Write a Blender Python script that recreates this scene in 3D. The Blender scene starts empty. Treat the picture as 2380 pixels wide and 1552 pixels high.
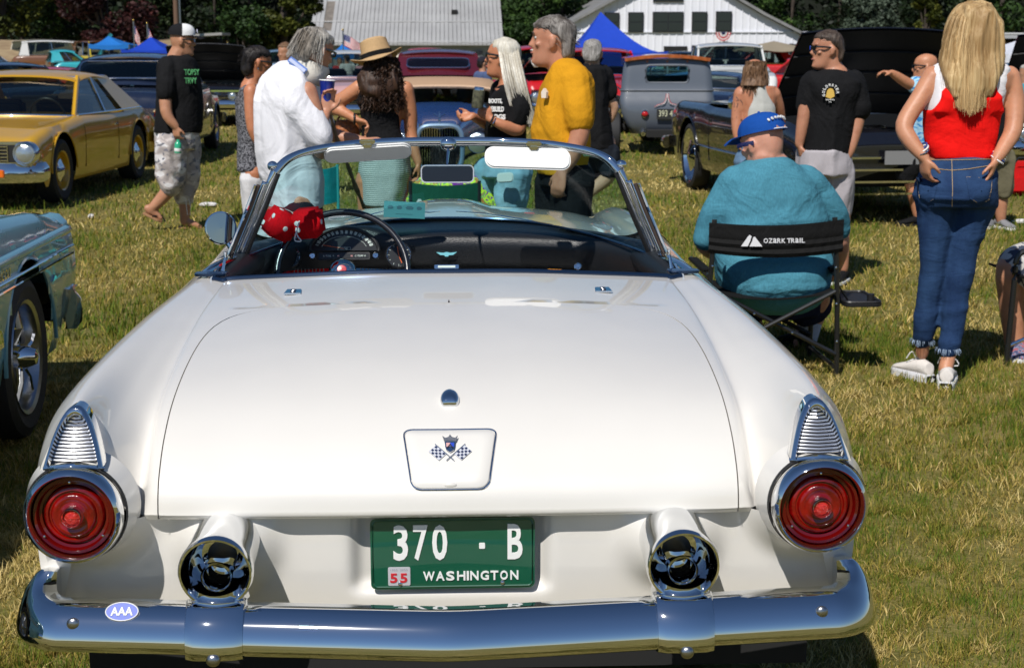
import bpy, bmesh, math, random
import numpy as np
from mathutils import Vector, Matrix, Euler
from mathutils.bvhtree import BVHTree
from math import sin, cos, pi, radians, atan, sqrt, atan2
R = radians
random.seed(7); rng = np.random.default_rng(7)
scn = bpy.context.scene; COL = scn.collection
# ------------------------------------------------------------------ camera
FPX = 3475.0; HC = 1.57; PITCH = atan(664.0/3475.0); YAW = R(2.45)
FW = Vector((sin(YAW)*cos(PITCH), cos(YAW)*cos(PITCH), -sin(PITCH)))
RT = Vector((cos(YAW), -sin(YAW), 0)); UP = RT.cross(FW)
CP = Vector((0, 0, HC))
cd = bpy.data.cameras.new('camera'); cam = bpy.data.objects.new('camera', cd); COL.objects.link(cam)
m = Matrix((RT, UP, -FW)).transposed().to_4x4(); m.translation = CP; cam.matrix_world = m
cd.sensor_width = 36; cd.lens = 36*FPX/2380.0; cd.clip_start = .05; cd.clip_end = 3000
cd.dof.use_dof = True; cd.dof.focus_distance = 3.6; cd.dof.aperture_fstop = 11
scn.camera = cam
# ------------------------------------------------------------------ sky and sun
SUN_EL = R(50); SUN_AZ = R(204)         # clockwise from +Y: behind the camera to the left
w = bpy.data.worlds.new('World'); scn.world = w; w.use_nodes = True
nt = w.node_tree; nt.nodes.clear()
sk = nt.nodes.new('ShaderNodeTexSky'); sk.sky_type = 'NISHITA'; sk.sun_disc = False
sk.sun_elevation = SUN_EL; sk.sun_rotation = SUN_AZ; sk.air_density = 1.0; sk.dust_density = .1; sk.ozone_density = 7.0; sk.altitude = 50
bg = nt.nodes.new('ShaderNodeBackground'); bg.inputs[1].default_value = .068
wo = nt.nodes.new('ShaderNodeOutputWorld'); nt.links.new(sk.outputs[0], bg.inputs[0]); nt.links.new(bg.outputs[0], wo.inputs[0])
sd = bpy.data.lights.new('sun', 'SUN'); so = bpy.data.objects.new('sun', sd); COL.objects.link(so)
sd.energy = 4.8; sd.angle = R(.53); sd.color = (1, .96, .90)
sdir = Vector((sin(SUN_AZ)*cos(SUN_EL), cos(SUN_AZ)*cos(SUN_EL), sin(SUN_EL)))   # towards the sun
so.rotation_euler = sdir.to_track_quat('Z', 'Y').to_euler(); so.location = (-8, -12, 20)
scn.view_settings.view_transform = 'Standard'; scn.view_settings.look = 'None'
scn.view_settings.gamma = 1; scn.view_settings.exposure = 0.0; scn.view_settings.use_curve_mapping = False
scn.render.engine = 'CYCLES'; scn.cycles.max_bounces = 8; scn.cycles.transparent_max_bounces = 16
# ------------------------------------------------------------------ placing helpers (2380-px-wide reading of the view -> world)
def ray(px, py): return FW + RT*((px-1190)/FPX) - UP*((py-776)/FPX)
def at(px, py, y):
    r = ray(px, py); return CP + r*(y/r.y)
def atz(px, py, z):
    r = ray(px, py); return CP + r*((z-HC)/r.z)
def g(px, py): return atz(px, py, 0)
def proj(p):
    d = Vector(p)-CP; k = d.dot(FW); return (1190+FPX*d.dot(RT)/k, 776-FPX*d.dot(UP)/k)
# ------------------------------------------------------------------ materials
MATS = {}
def _new(name):
    m = bpy.data.materials.new(name); m.use_nodes = True; MATS[name] = m
    return m, m.node_tree, m.node_tree.nodes['Principled BSDF']
def c4(c): return (c[0], c[1], c[2], 1)
def coords(nt, scale, kind='Object'):
    tc = nt.nodes.new('ShaderNodeTexCoord'); mp = nt.nodes.new('ShaderNodeMapping')
    mp.inputs['Scale'].default_value = scale if hasattr(scale, '__len__') else (scale,)*3
    nt.links.new(tc.outputs[kind], mp.inputs[0]); return mp.outputs[0]
def noise(nt, vec, sc=1, det=4, rough=.55, dist=0):
    n = nt.nodes.new('ShaderNodeTexNoise'); n.inputs['Scale'].default_value = sc; n.inputs['Detail'].default_value = det
    n.inputs['Roughness'].default_value = rough; n.inputs['Distortion'].default_value = dist
    nt.links.new(vec, n.inputs['Vector']); return n.outputs[0]
def ramp(nt, fac, stops):
    r = nt.nodes.new('ShaderNodeValToRGB'); cr = r.color_ramp
    while len(cr.elements) < len(stops): cr.elements.new(.5)
    for e, (p, c) in zip(cr.elements, stops): e.position = p; e.color = c4(c) if hasattr(c, '__len__') else (c, c, c, 1)
    nt.links.new(fac, r.inputs[0]); return r.outputs[0]
def bump(nt, b, h, strength, dist=.01):
    n = nt.nodes.new('ShaderNodeBump'); n.inputs['Strength'].default_value = strength; n.inputs['Distance'].default_value = dist
    nt.links.new(h, n.inputs['Height']); nt.links.new(n.outputs[0], b.inputs['Normal'])
    return n
def mixc(nt, fac, a, b):
    n = nt.nodes.new('ShaderNodeMix'); n.data_type = 'RGBA'
    if hasattr(fac, 'is_linked') or hasattr(fac, 'node'): nt.links.new(fac, n.inputs[0])
    else: n.inputs[0].default_value = fac
    for k, v in ((6, a), (7, b)):
        if hasattr(v, 'node'): nt.links.new(v, n.inputs[k])
        else: n.inputs[k].default_value = c4(v)
    return n.outputs[2]
def mat(name, col, rough=.5, metal=0, coat=0, var=0, vs=3, bmp=0, bs=40, spec=.5, sub=0, coatr=.03, det=4, bdist=.01):
    if name in MATS: return MATS[name]
    m, nt, b = _new(name)
    b.inputs['Base Color'].default_value = c4(col); b.inputs['Roughness'].default_value = rough
    b.inputs['Metallic'].default_value = metal; b.inputs['Coat Weight'].default_value = coat; b.inputs['Coat Roughness'].default_value = coatr
    b.inputs['Specular IOR Level'].default_value = spec
    if sub: b.inputs['Subsurface Weight'].default_value = sub; b.inputs['Subsurface Radius'].default_value = (.02, .008, .004); b.inputs['Subsurface Scale'].default_value = .5
    if var:
        v = noise(nt, coords(nt, vs), 1, 5)
        lo = tuple(max(0, x*(1-var)) for x in col); hi = tuple(min(1, x*(1+var)) for x in col)
        nt.links.new(ramp(nt, v, [(.3, lo), (.7, hi)]), b.inputs['Base Color'])
    if bmp: bump(nt, b, noise(nt, coords(nt, bs), 1, det), bmp, bdist)
    return m
def paint(name, col, rough=.28, flake=0, dirt=.06, metal=0):
    if name in MATS: return MATS[name]
    m, nt, b = _new(name)
    v = noise(nt, coords(nt, 2.2), 1, 6, .6)
    nt.links.new(ramp(nt, v, [(.3, tuple(x*(1-dirt) for x in col)), (.7, col)]), b.inputs['Base Color'])
    r = noise(nt, coords(nt, 9), 1, 5); nt.links.new(ramp(nt, r, [(.3, rough), (.75, rough+.1)]), b.inputs['Roughness'])
    b.inputs['Coat Weight'].default_value = 1; b.inputs['Coat Roughness'].default_value = .02; b.inputs['Metallic'].default_value = metal
    if flake: bump(nt, b, noise(nt, coords(nt, 900), 1, 1), flake, .001)
    return m
CHROME = None
def chrome():
    m, nt, b = _new('chrome'); b.inputs['Coat Weight'].default_value = .18; b.inputs['Coat Roughness'].default_value = .11; b.inputs['Metallic'].default_value = 1; b.inputs['Base Color'].default_value = (.76, .77, .78, 1)
    r = noise(nt, coords(nt, 14), 1, 6, .65); nt.links.new(ramp(nt, r, [(.35, .008), (.8, .035)]), b.inputs['Roughness'])
    bump(nt, b, noise(nt, coords(nt, 7), 1, 2), .02, .02)
    return m
CHROME = chrome()
DCHROME = mat('dull_chrome', (.42, .42, .43), .28, 1, bmp=.1)
RUBBER = mat('tyre_rubber', (.018, .018, .019), .75, bmp=.25, bs=60, var=.4)
BLACKP = mat('black_plastic', (.012, .012, .013), .45, bmp=.05)
DARK = mat('underbody_dark', (.010, .010, .010), .9)
WHITEP = mat('white_plastic', (.75, .75, .73), .5)
def fabric(name, col, var=.12, weave=420, bmp=.12, rough=.88, fold=.18, fs=5, stretch=(1, 1, 1)):
    if name in MATS: return MATS[name]
    m, nt, b = _new(name); b.inputs['Roughness'].default_value = rough; b.inputs['Specular IOR Level'].default_value = .12
    b.inputs['Sheen Weight'].default_value = 0
    v = noise(nt, coords(nt, (weave*.4, weave*.4, weave*.12)), 1, 3)
    v2 = noise(nt, coords(nt, 4), 1, 3)
    c = ramp(nt, v, [(.3, tuple(x*(1-var) for x in col)), (.7, tuple(min(1, x*(1+var)) for x in col))])
    nt.links.new(mixc(nt, ramp(nt, v2, [(.35, 0), (.75, .35)]), c, tuple(x*.85 for x in col)), b.inputs['Base Color'])
    w1 = noise(nt, coords(nt, tuple(fs*s for s in stretch)), 1, 4, .5, 1.2)
    n1 = bump(nt, b, w1, fold, .07)
    n2 = nt.nodes.new('ShaderNodeBump'); n2.inputs['Strength'].default_value = bmp; n2.inputs['Distance'].default_value = .002
    nt.links.new(noise(nt, coords(nt, weave), 1, 2), n2.inputs['Height']); nt.links.new(n1.outputs[0], n2.inputs['Normal'])
    nt.links.new(n2.outputs[0], b.inputs['Normal'])
    return m
def skin(name, col):
    if name in MATS: return MATS[name]
    col = (col[0]*.97, col[1]*.86, col[2]*.72)
    m, nt, b = _new(name)
    v = noise(nt, coords(nt, 14), 1, 6, .65)
    nt.links.new(ramp(nt, v, [(.25, (col[0]*.82, col[1]*.72, col[2]*.68)), (.5, col), (.8, (min(1, col[0]*1.12), col[1]*1.1, col[2]*1.1))]), b.inputs['Base Color'])
    b.inputs['Roughness'].default_value = .5; b.inputs['Subsurface Weight'].default_value = .12
    b.inputs['Subsurface Radius'].default_value = (.02, .008, .004); b.inputs['Subsurface Scale'].default_value = .5
    bump(nt, b, noise(nt, coords(nt, 90), 1, 4), .12, .003)
    return m
def glass(name, tint=(.78, .90, .90), refl=1.0, rough=.0):
    if name in MATS: return MATS[name]
    m = bpy.data.materials.new(name); m.use_nodes = True; MATS[name] = m; nt = m.node_tree; nt.nodes.clear()
    t = nt.nodes.new('ShaderNodeBsdfTransparent'); t.inputs[0].default_value = c4(tint)
    gl = nt.nodes.new('ShaderNodeBsdfGlossy'); gl.inputs['Roughness'].default_value = rough; gl.inputs[0].default_value = (refl, refl, refl, 1)
    lw = nt.nodes.new('ShaderNodeLayerWeight'); lw.inputs[0].default_value = .5
    pw = nt.nodes.new('ShaderNodeMath'); pw.operation = 'POWER'; pw.inputs[1].default_value = 4; nt.links.new(lw.outputs['Facing'], pw.inputs[0])
    fr = nt.nodes.new('ShaderNodeMath'); fr.operation = 'MULTIPLY_ADD'; fr.inputs[1].default_value = .8; fr.inputs[2].default_value = .028; nt.links.new(pw.outputs[0], fr.inputs[0])
    mx = nt.nodes.new('ShaderNodeMixShader'); o = nt.nodes.new('ShaderNodeOutputMaterial')
    nt.links.new(fr.outputs[0], mx.inputs[0]); nt.links.new(t.outputs[0], mx.inputs[1]); nt.links.new(gl.outputs[0], mx.inputs[2]); nt.links.new(mx.outputs[0], o.inputs[0])
    return m
GLASS = glass('windshield_glass', (.56, .84, .86))
CARGLASS = glass('side_window_glass', (.45, .52, .50), 1)
LENSG = glass('clear_lens', (.92, .94, .95))
# ------------------------------------------------------------------ objects
MW = {}
def tag(o, label=None, cat=None, group=None, kind=None):
    if label: o['label'] = label
    if cat: o['category'] = cat
    if group: o['group'] = group
    if kind: o['kind'] = kind
    return o
def thing(name, label, cat, loc=(0, 0, 0), rz=0, group=None):
    o = bpy.data.objects.new(name, None); COL.objects.link(o); o.location = loc; o.rotation_euler = (0, 0, rz)
    o.empty_display_size = .1
    MW[o.name] = Matrix.Translation(Vector(loc)) @ Matrix.Rotation(rz, 4, 'Z')
    return tag(o, label, cat, group)
def link_mesh(name, me, mt, parent=None, world=False):
    if parent is not None and world: me.transform(MW[parent.name].inverted())
    o = bpy.data.objects.new(name, me); COL.objects.link(o)
    if mt is not None: me.materials.append(mt)
    if parent is not None: o.parent = parent; MW[o.name] = MW[parent.name]
    else: MW[o.name] = Matrix()
    return o
def frame_of(d, up=Vector((0, 0, 1))):
    d = Vector(d).normalized(); a = up.cross(d)
    if a.length < 1e-4: a = Vector((1, 0, 0)).cross(d)
    a.normalize(); return a, d.cross(a).normalized(), d
def catmull(pts, n):
    P = [Vector(p) for p in pts]; out = []
    for i in range(len(P)-1):
        p0 = P[max(i-1, 0)]; p1 = P[i]; p2 = P[i+1]; p3 = P[min(i+2, len(P)-1)]
        for k in range(n):
            t = k/n; out.append(.5*((2*p1)+(p2-p0)*t+(2*p0-5*p1+4*p2-p3)*t*t+(3*p1-p0-3*p2+p3)*t**3))
    out.append(P[-1]); return out
class MB:
    def __init__(s): s.v = []; s.f = []
    def add(s, vs, fs):
        b = len(s.v); s.v += [tuple(x) for x in vs]; s.f += [tuple(b+i for i in f) for f in fs]; return s
    def box(s, c, d, rot=None):
        hx, hy, hz = d[0]/2, d[1]/2, d[2]/2; c = Vector(c)
        vs = [Vector((x, y, z)) for x in (-hx, hx) for y in (-hy, hy) for z in (-hz, hz)]
        if rot is not None: vs = [rot @ v for v in vs]
        return s.add([c+v for v in vs], [(0, 1, 3, 2), (4, 6, 7, 5), (0, 4, 5, 1), (2, 3, 7, 6), (0, 2, 6, 4), (1, 5, 7, 3)])
    def loft(s, rings, closed=True, cap=True, wrap=False):
        n = len(rings[0]); vs = [p for r in rings for p in r]; fs = []
        m = len(rings)
        for j in range(m if wrap else m-1):
            a = j*n; b = ((j+1) % m)*n
            for i in range(n if closed else n-1):
                k = (i+1) % n; fs.append((a+i, a+k, b+k, b+i))
        if cap and closed and not wrap: fs += [tuple(range(n))[::-1], tuple((m-1)*n+i for i in range(n))]
        return s.add(vs, fs)
    def tube(s, pts, r, n=8, cap=True, closed=False, flat=1.0, up=Vector((0, 0, 1))):
        P = [Vector(p) for p in pts]; m = len(P); rs = r if hasattr(r, '__len__') else [r]*m; rings = []
        for i in range(m):
            if closed: d = P[(i+1) % m]-P[i-1]
            else: d = P[min(i+1, m-1)]-P[max(i-1, 0)]
            if d.length < 1e-9: d = Vector((0, 0, 1))
            a, b, _ = frame_of(d, up)
            if i and not closed:
                pass
            rings.append([P[i]+a*(rs[i]*cos(2*pi*k/n))+b*(rs[i]*flat*sin(2*pi*k/n)) for k in range(n)])
        return s.loft(rings, True, cap, closed)
    def lathe(s, prof, o=(0, 0, 0), ax=(0, 0, 1), n=24, cap=False):
        a, b, d = frame_of(ax); o = Vector(o)
        return s.loft([[o+d*h+a*(r*cos(2*pi*k/n))+b*(r*sin(2*pi*k/n)) for k in range(n)] for r, h in prof], True, cap)
    def ell(s, c, r, rot=None, n=12, m=8):
        c = Vector(c); r = r if hasattr(r, '__len__') else (r,)*3; rings = []
        for j in range(m+1):
            t = -pi/2+pi*j/m; t = max(min(t, pi/2-.02), -pi/2+.02); ring = []
            for k in range(n):
                v = Vector((r[0]*cos(t)*cos(2*pi*k/n), r[1]*cos(t)*sin(2*pi*k/n), r[2]*sin(t)))
                ring.append(c+(rot @ v if rot is not None else v))
            rings.append(ring)
        return s.loft(rings)
    def prism(s, poly, o, ex, ey, th):
        o = Vector(o); ex = Vector(ex); ey = Vector(ey); nz = ex.cross(ey).normalized()
        a = [o+ex*x+ey*y for x, y in poly]; n = len(a)
        vs = [p+nz*th/2 for p in a]+[p-nz*th/2 for p in a]
        fs = [tuple(range(n)), tuple(range(2*n-1, n-1, -1))]+[(i, n+i, n+(i+1) % n, (i+1) % n) for i in range(n)]
        return s.add(vs, fs)
    def grid(s, G):
        return s.loft(G, False, False)
    def mesh(s, name, smooth=35, bevel=0, seg=2, thick=0, weld=0):
        me = bpy.data.meshes.new(name); me.from_pydata(s.v, [], s.f)
        bm = bmesh.new(); bm.from_mesh(me)
        if weld: bmesh.ops.remove_doubles(bm, verts=bm.verts, dist=weld)
        if thick:
            bmesh.ops.recalc_face_normals(bm, faces=bm.faces)
            bmesh.ops.solidify(bm, geom=bm.faces[:], thickness=thick)
        bmesh.ops.recalc_face_normals(bm, faces=bm.faces)
        if bevel: bmesh.ops.bevel(bm, geom=[e for e in bm.edges if len(e.link_faces) == 2 and e.calc_face_angle(0) > .6], offset=bevel, segments=seg, affect='EDGES', clamp_overlap=True)
        bm.to_mesh(me); bm.free()
        if smooth:
            me.shade_smooth()
            if smooth < 179: me.set_sharp_from_angle(angle=R(smooth))
        return me
    def build(s, name, mt, parent=None, world=False, **k):
        return link_mesh(name, s.mesh(name, **k), mt, parent, world)
def text(name, body, o, ex, ey, wd, ht, mt, parent=None, world=False, depth=.002, bold=0, slant=0):
    cu = bpy.data.curves.new(name, 'FONT'); cu.body = body; cu.size = 1; cu.extrude = .02; cu.offset = bold; cu.resolution_u = 3; cu.shear = slant
    ob = bpy.data.objects.new('tmp', cu); COL.objects.link(ob)
    dg = bpy.context.evaluated_depsgraph_get(); me = bpy.data.meshes.new_from_object(ob.evaluated_get(dg))
    bpy.data.objects.remove(ob); bpy.data.curves.remove(cu)
    co = np.empty(len(me.vertices)*3); me.vertices.foreach_get('co', co); co = co.reshape(-1, 3)
    mn = co.min(0); mx = co.max(0)
    ex = Vector(ex).normalized(); ey = Vector(ey).normalized(); ez = ex.cross(ey)
    q = (co-(mn+mx)/2)/(mx-mn+1e-9)
    P = np.outer(q[:, 0]*wd, ex)+np.outer(q[:, 1]*ht, ey)+np.outer(q[:, 2]*depth, ez)+np.array(Vector(o))
    me.vertices.foreach_set('co', P.ravel()); me.name = name; me.materials.clear()
    return link_mesh(name, me, mt, parent, world)
def rrect(w_, h_, r, n=5):
    pts = []
    for cx, cy, a0 in ((w_/2-r, h_/2-r, 0), (-w_/2+r, h_/2-r, 90), (-w_/2+r, -h_/2+r, 180), (w_/2-r, -h_/2+r, 270)):
        for k in range(n+1):
            a = R(a0+90*k/n); pts.append((cx+r*cos(a), cy+r*sin(a)))
    return pts
# ================================================================== the white convertible in front
CREAM = paint('cream_white_paint', (.71, .685, .64), .3, dirt=.04)
TRIMB = mat('black_vinyl', (.010, .011, .013), .36, coat=.15, bmp=.25, bs=260, spec=.5, coatr=.3)
VC = (0, 5.0, 0)
car = thing('convertible', 'cream white open two seat convertible filling the foreground, red round tail lamps and chrome bumper', 'car', VC)
def CB(mb, name, mt, par=None, **k): return mb.build(name, mt, par or car, True, **k)
# ---- control net of the upper rear body: rows run forward, columns from the centre line outwards
yc = [2.99, 3.0, 3.03, 3.10, 3.22, 3.40, 3.65, 3.95, 4.28]
zc = [.62, .66, .70, .76, .815, .86, .895, .92, .932]
NET = []
for j in range(9):
    y0, z0 = yc[j], zc[j]
    y3 = y0+[.012, .012, .014, .016, .02, .03, .04, .05, .07][j]; z3 = [.62, .663, .703, .752, .80, .838, .87, .893, .905][j]
    x3 = [.606, .606, .607, .609, .612, .616, .622, .628, .63][j]
    yf = [2.985, 3.03, 3.08, 3.16, 3.28, 3.46, 3.70, 4.0, 4.36][j]
    NET.append([(0, y0, z0), (.22, y0+.003, z0-.001), (.43, (y0*.6+y3*.4), z0*.55+z3*.45), (x3, y3, z3),
        (x3+[.052, .05, .047, .045, .043, .04, .035, .03, .025][j], [3.03, 3.07, 3.11, 3.17, 3.27, 3.45, 3.69, 3.99, 4.345][j], [.625, .672, .708, .748, .79, .825, .858, .884, .90][j]),
        ([.712, .712, .711, .709, .707, .704, .70, .70, .69][j], yf-[0, .0, .0, 0, 0, 0, 0, 0, 0][j], [.735, .757, .775, .795, .817, .843, .868, .889, .903][j]),
        ([.762, .764, .768, .774, .779, .78, .778, .768, .745][j], yf+[.02, .0, -.01, -.01, 0, 0, 0, 0, 0][j], [.853, .856, .858, .861, .866, .872, .88, .89, .90][j]),
        ([.826, .832, .840, .849, .851, .85, .846, .836, .815][j], yf-.005, [.75, .768, .782, .795, .805, .815, .824, .834, .845][j]),
        ([.858, .864, .870, .878, .88, .882, .882, .878, .865][j], yf+[.03,.01,-.01,-.01,-.01,-.01,-.01,-.01,-.01][j], [.645, .66, .67, .68, .69, .70, .71, .715, .72][j]),
        ([.862, .864, .866, .868, .87, .874, .876, .876, .87][j], yf+[.05,.04,0,-.01,-.01,-.01,-.01,-.01,-.01][j], .50),
        ([.84, .84, .834, .836, .838, .84, .84, .84, .84][j], yf+[.06,.05,0,0,0,0,0,0,0][j], .33)])
NET = np.array(NET)
def cr(P, t):
    n = len(P); i = int(min(max(math.floor(t), 0), n-2)); f = t-i
    p1, p2 = P[i], P[i+1]; p0 = P[i-1] if i else 2*p1-p2; p3 = P[i+2] if i+2 < n else 2*p2-p1
    return .5*(2*p1+(p2-p0)*f+(2*p0-5*p1+4*p2-p3)*f*f+(3*p1-p0-3*p2+p3)*f**3)
def S(u, v): return cr(np.array([cr(NET[k], u) for k in range(9)])if False else _rows(u), v)
_cache = {}
def _rows(u):
    k = round(u, 5)
    if k not in _cache: _cache[k] = np.array([cr(NET[j], u) for j in range(9)])
    return _cache[k]
def mirror(Pn, s): return (Pn[0]*s, Pn[1], Pn[2])
VT = 6.75                                   # lid ends here on the centre line
SN = 9.0
ph = [(3*(1-(.92*k/40)**SN)**(1/SN), VT*.92*k/40) for k in range(41)]
ph += [(ph[40][0]*(1-k/34), VT*(1-(ph[40][0]*(1-k/34)/3)**SN)**(1/SN)) for k in range(1, 35)]
def seam(a): return a
def lidgrid(s):
    G = []
    for a in ph:
        U, v = seam(a); U -= .012
        G.append([mirror(S(max(U, 0)*q/22, v), s) for q in range(23)])
    return G
mb = MB()
for s in (1, -1):
    mb.grid(lidgrid(s))
# rolled lower lip of the lid
for s in (1, -1):
    bot = [S(2.985*q/22, 0) for q in range(23)]
    mb.grid([[mirror(p, s) for p in bot], [mirror(p+np.array((0, .006, -.010)), s) for p in bot], [mirror(p+np.array((0, .03, -.013)), s) for p in bot]])
    # turned-down side edge
    ed = [S(max(seam(a)[0]-.012, 0), seam(a)[1]) for a in ph]
    mb.grid([[mirror(p, s) for p in ed], [mirror(p+np.array((0, .004, -.012)), s) for p in ed]])
lid = CB(mb, 'trunk_lid', CREAM, weld=.0004, smooth=60)
lidbvh = BVHTree.FromPolygons([tuple(v) for v in mb.v], mb.f)
def onlid(x, z=None, y=None, off=0):
    if z is not None: h = lidbvh.ray_cast(Vector((x, 2.0, z)), Vector((0, 1, 0)))
    else: h = lidbvh.ray_cast(Vector((x, y, 2)), Vector((0, 0, -1)))
    n = h[1]
    if n.dot(Vector((0, -1, 1))) < 0: n = -n
    return h[0]+n*off, n
# ---- fenders and rear deck
mb = MB()
for s in (1, -1):
    G = []
    for a in ph:
        U, v = seam(a); U += .012
        us = [U+(max(3.0, U)-U)*q/12 for q in range(12)]+[max(3, U)+(10-max(3, U))*q/56 for q in range(57)]
        G.append([mirror(S(u, v), s) for u in us])
    for k in range(1, 15):
        v = VT+.03+(8-VT-.03)*k/14
        us = [3.0*q/12 for q in range(12)]+[3+7*q/56 for q in range(57)]
        G.append([mirror(S(u, v), s) for u in us])
    mb.grid(G)
    ed = [S(seam(a)[0]+.012, seam(a)[1]) for a in ph]
    mb.grid([[mirror(p, s) for p in ed], [mirror(p+np.array((0, .003, -.015)), s) for p in ed]])
    # lip under the lamp corner, from the seam to the lamp
    bot = [S(3.012+1.2*q/10, 0) for q in range(11)]
    mb.grid([[mirror(p, s) for p in bot], [mirror(p+np.array((0, .008, -.012)), s) for p in bot], [mirror(p+np.array((0, .05, -.014)), s) for p in bot]])
for s in (1, -1):
    C0 = [S(4+6*q/40, 0) for q in range(41)]; cen = np.array((.765, 2.998, .62))
    mb.grid([[mirror(p*(1-k)+cen*k, s) for p in C0] for k in (0, .12, .5, .9)])
# ---- body sides beside the cockpit, cowl, hood and front fenders
FR = []
spec = [  # y, inner edge (x,z), crest x,z, shoulder x,z, side x
    (4.36, .69, .903, .745, .90, .815, .845, .865), (4.6, .70, .912, .735, .905, .80, .86, .862), (4.85, .70, .915, .73, .908, .79, .865, .862),
    (5.1, .70, .925, .735, .918, .80, .86, .868), (5.35, .70, .93, .74, .925, .81, .86, .875)]
for y, xi, zi, xc, zcr, xs, zs, xd in spec:
    FR.append([(xi, y, zi), (xc, y, zcr), (xs, y, zs), (xd, y, .72), (.875, y, .5), (.84, y, .33)])
for s in (1, -1):
    A = np.array(FR); G = []
    for j in range(33):
        t = 4*j/32; row = np.array([cr(A[:, k], t) for k in range(6)])
        G.append([mirror(cr(row, 5*q/30), s) for q in range(31)])
    mb.grid(G)
HD = []
for y, z0, zv, zc_, xc, zs, xs, xd in [(5.35, .945, .905, .925, .74, .86, .81, .875), (5.7, .94, .895, .915, .755, .85, .82, .88), (6.2, .915, .87, .895, .765, .83, .835, .885),
        (6.6, .885, .835, .87, .77, .80, .845, .885), (6.95, .84, .78, .835, .775, .77, .85, .88), (7.15, .77, .72, .77, .775, .72, .845, .87), (7.25, .66, .64, .68, .77, .65, .83, .85), (7.28, .45, .45, .48, .76, .46, .80, .82)]:
    HD.append([(0, y, z0), (.25, y, z0-.004), (.5, y, (z0+zv)/2), (.63, y, zv), (.70, y, (zv+zc_)/2+.008), (xc, y, zc_), (xs, y, zs), (xd, y, .68 if zs > .7 else zs-.05), (xd, y, .5 if zs > .5 else .4), (.84, y, .33)])
HD = np.array(HD)
for s in (1, -1):
    G = []
    for j in range(43):
        t = 7*j/42; row = np.array([cr(HD[:, k], t) for k in range(10)])
        ro = []
        for q in range(64):
            p = cr(row, 9*q/63)
            # hood scoop
            b = math.exp(-(p[0]/.155)**4)*(1/(1+math.exp(-(p[1]-5.75)*9)))*(1/(1+math.exp((p[1]-6.85)*9)))*.035
            ro.append((p[0]*s, p[1], p[2]+b))
        G.append(ro)
    mb.grid(G)
body = CB(mb, 'body', CREAM, weld=.0004, smooth=50)
# wheel wells and underbody (dark)
mb = MB(); mb.box((0, 5.1, .33), (1.55, 4.1, .16)); CB(mb, 'underbody', DARK)
# ---- lower rear panel with the number plate recess
xs = [0, .1, .17, .196, .206, .235, .28, .35, .42, .47, .53, .6, .68, .75, .80, .84, .858, .860]
zs = [.612, .60, .57, .53, .49, .45, .42, .39, .36, .33]
def lowy(x, z):
    y = 3.035+.012*(x/.8)**2
    if x > .78: y -= .02*(x-.78)/.08
    if x > .846: y += (x-.846)*2
    y += .035*(.48-z)*(1 if z < .48 else 0)
    rec = 1/(1+math.exp((x-.203)/.007)); rz = 1/(1+math.exp((.438-z)/.006))
    y += .030*rec*rz
    # soft swelling round each exhaust
    d = sqrt((x-.468)**2+(z-.545)**2); y -= .045*math.exp(-(d/.095)**4)
    dl = sqrt((x-.760)**2+(z-.645)**2); y -= .075*math.exp(-(dl/.125)**5)
    return y
mb = MB(); fx = np.interp(np.linspace(0, len(xs)-1, 120), range(len(xs)), xs); fz = np.linspace(.613, .33, 60)
for s in (1, -1): mb.grid([[(x*s, lowy(x, z), z) for x in fx] for z in fz])
CB(mb, 'rear_panel', CREAM, weld=.0004, smooth=70)
mb = MB(); mb.box((0, 3.10, .47), (1.60, .02, .26)); CB(mb, 'inner_panel', DARK)
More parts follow.
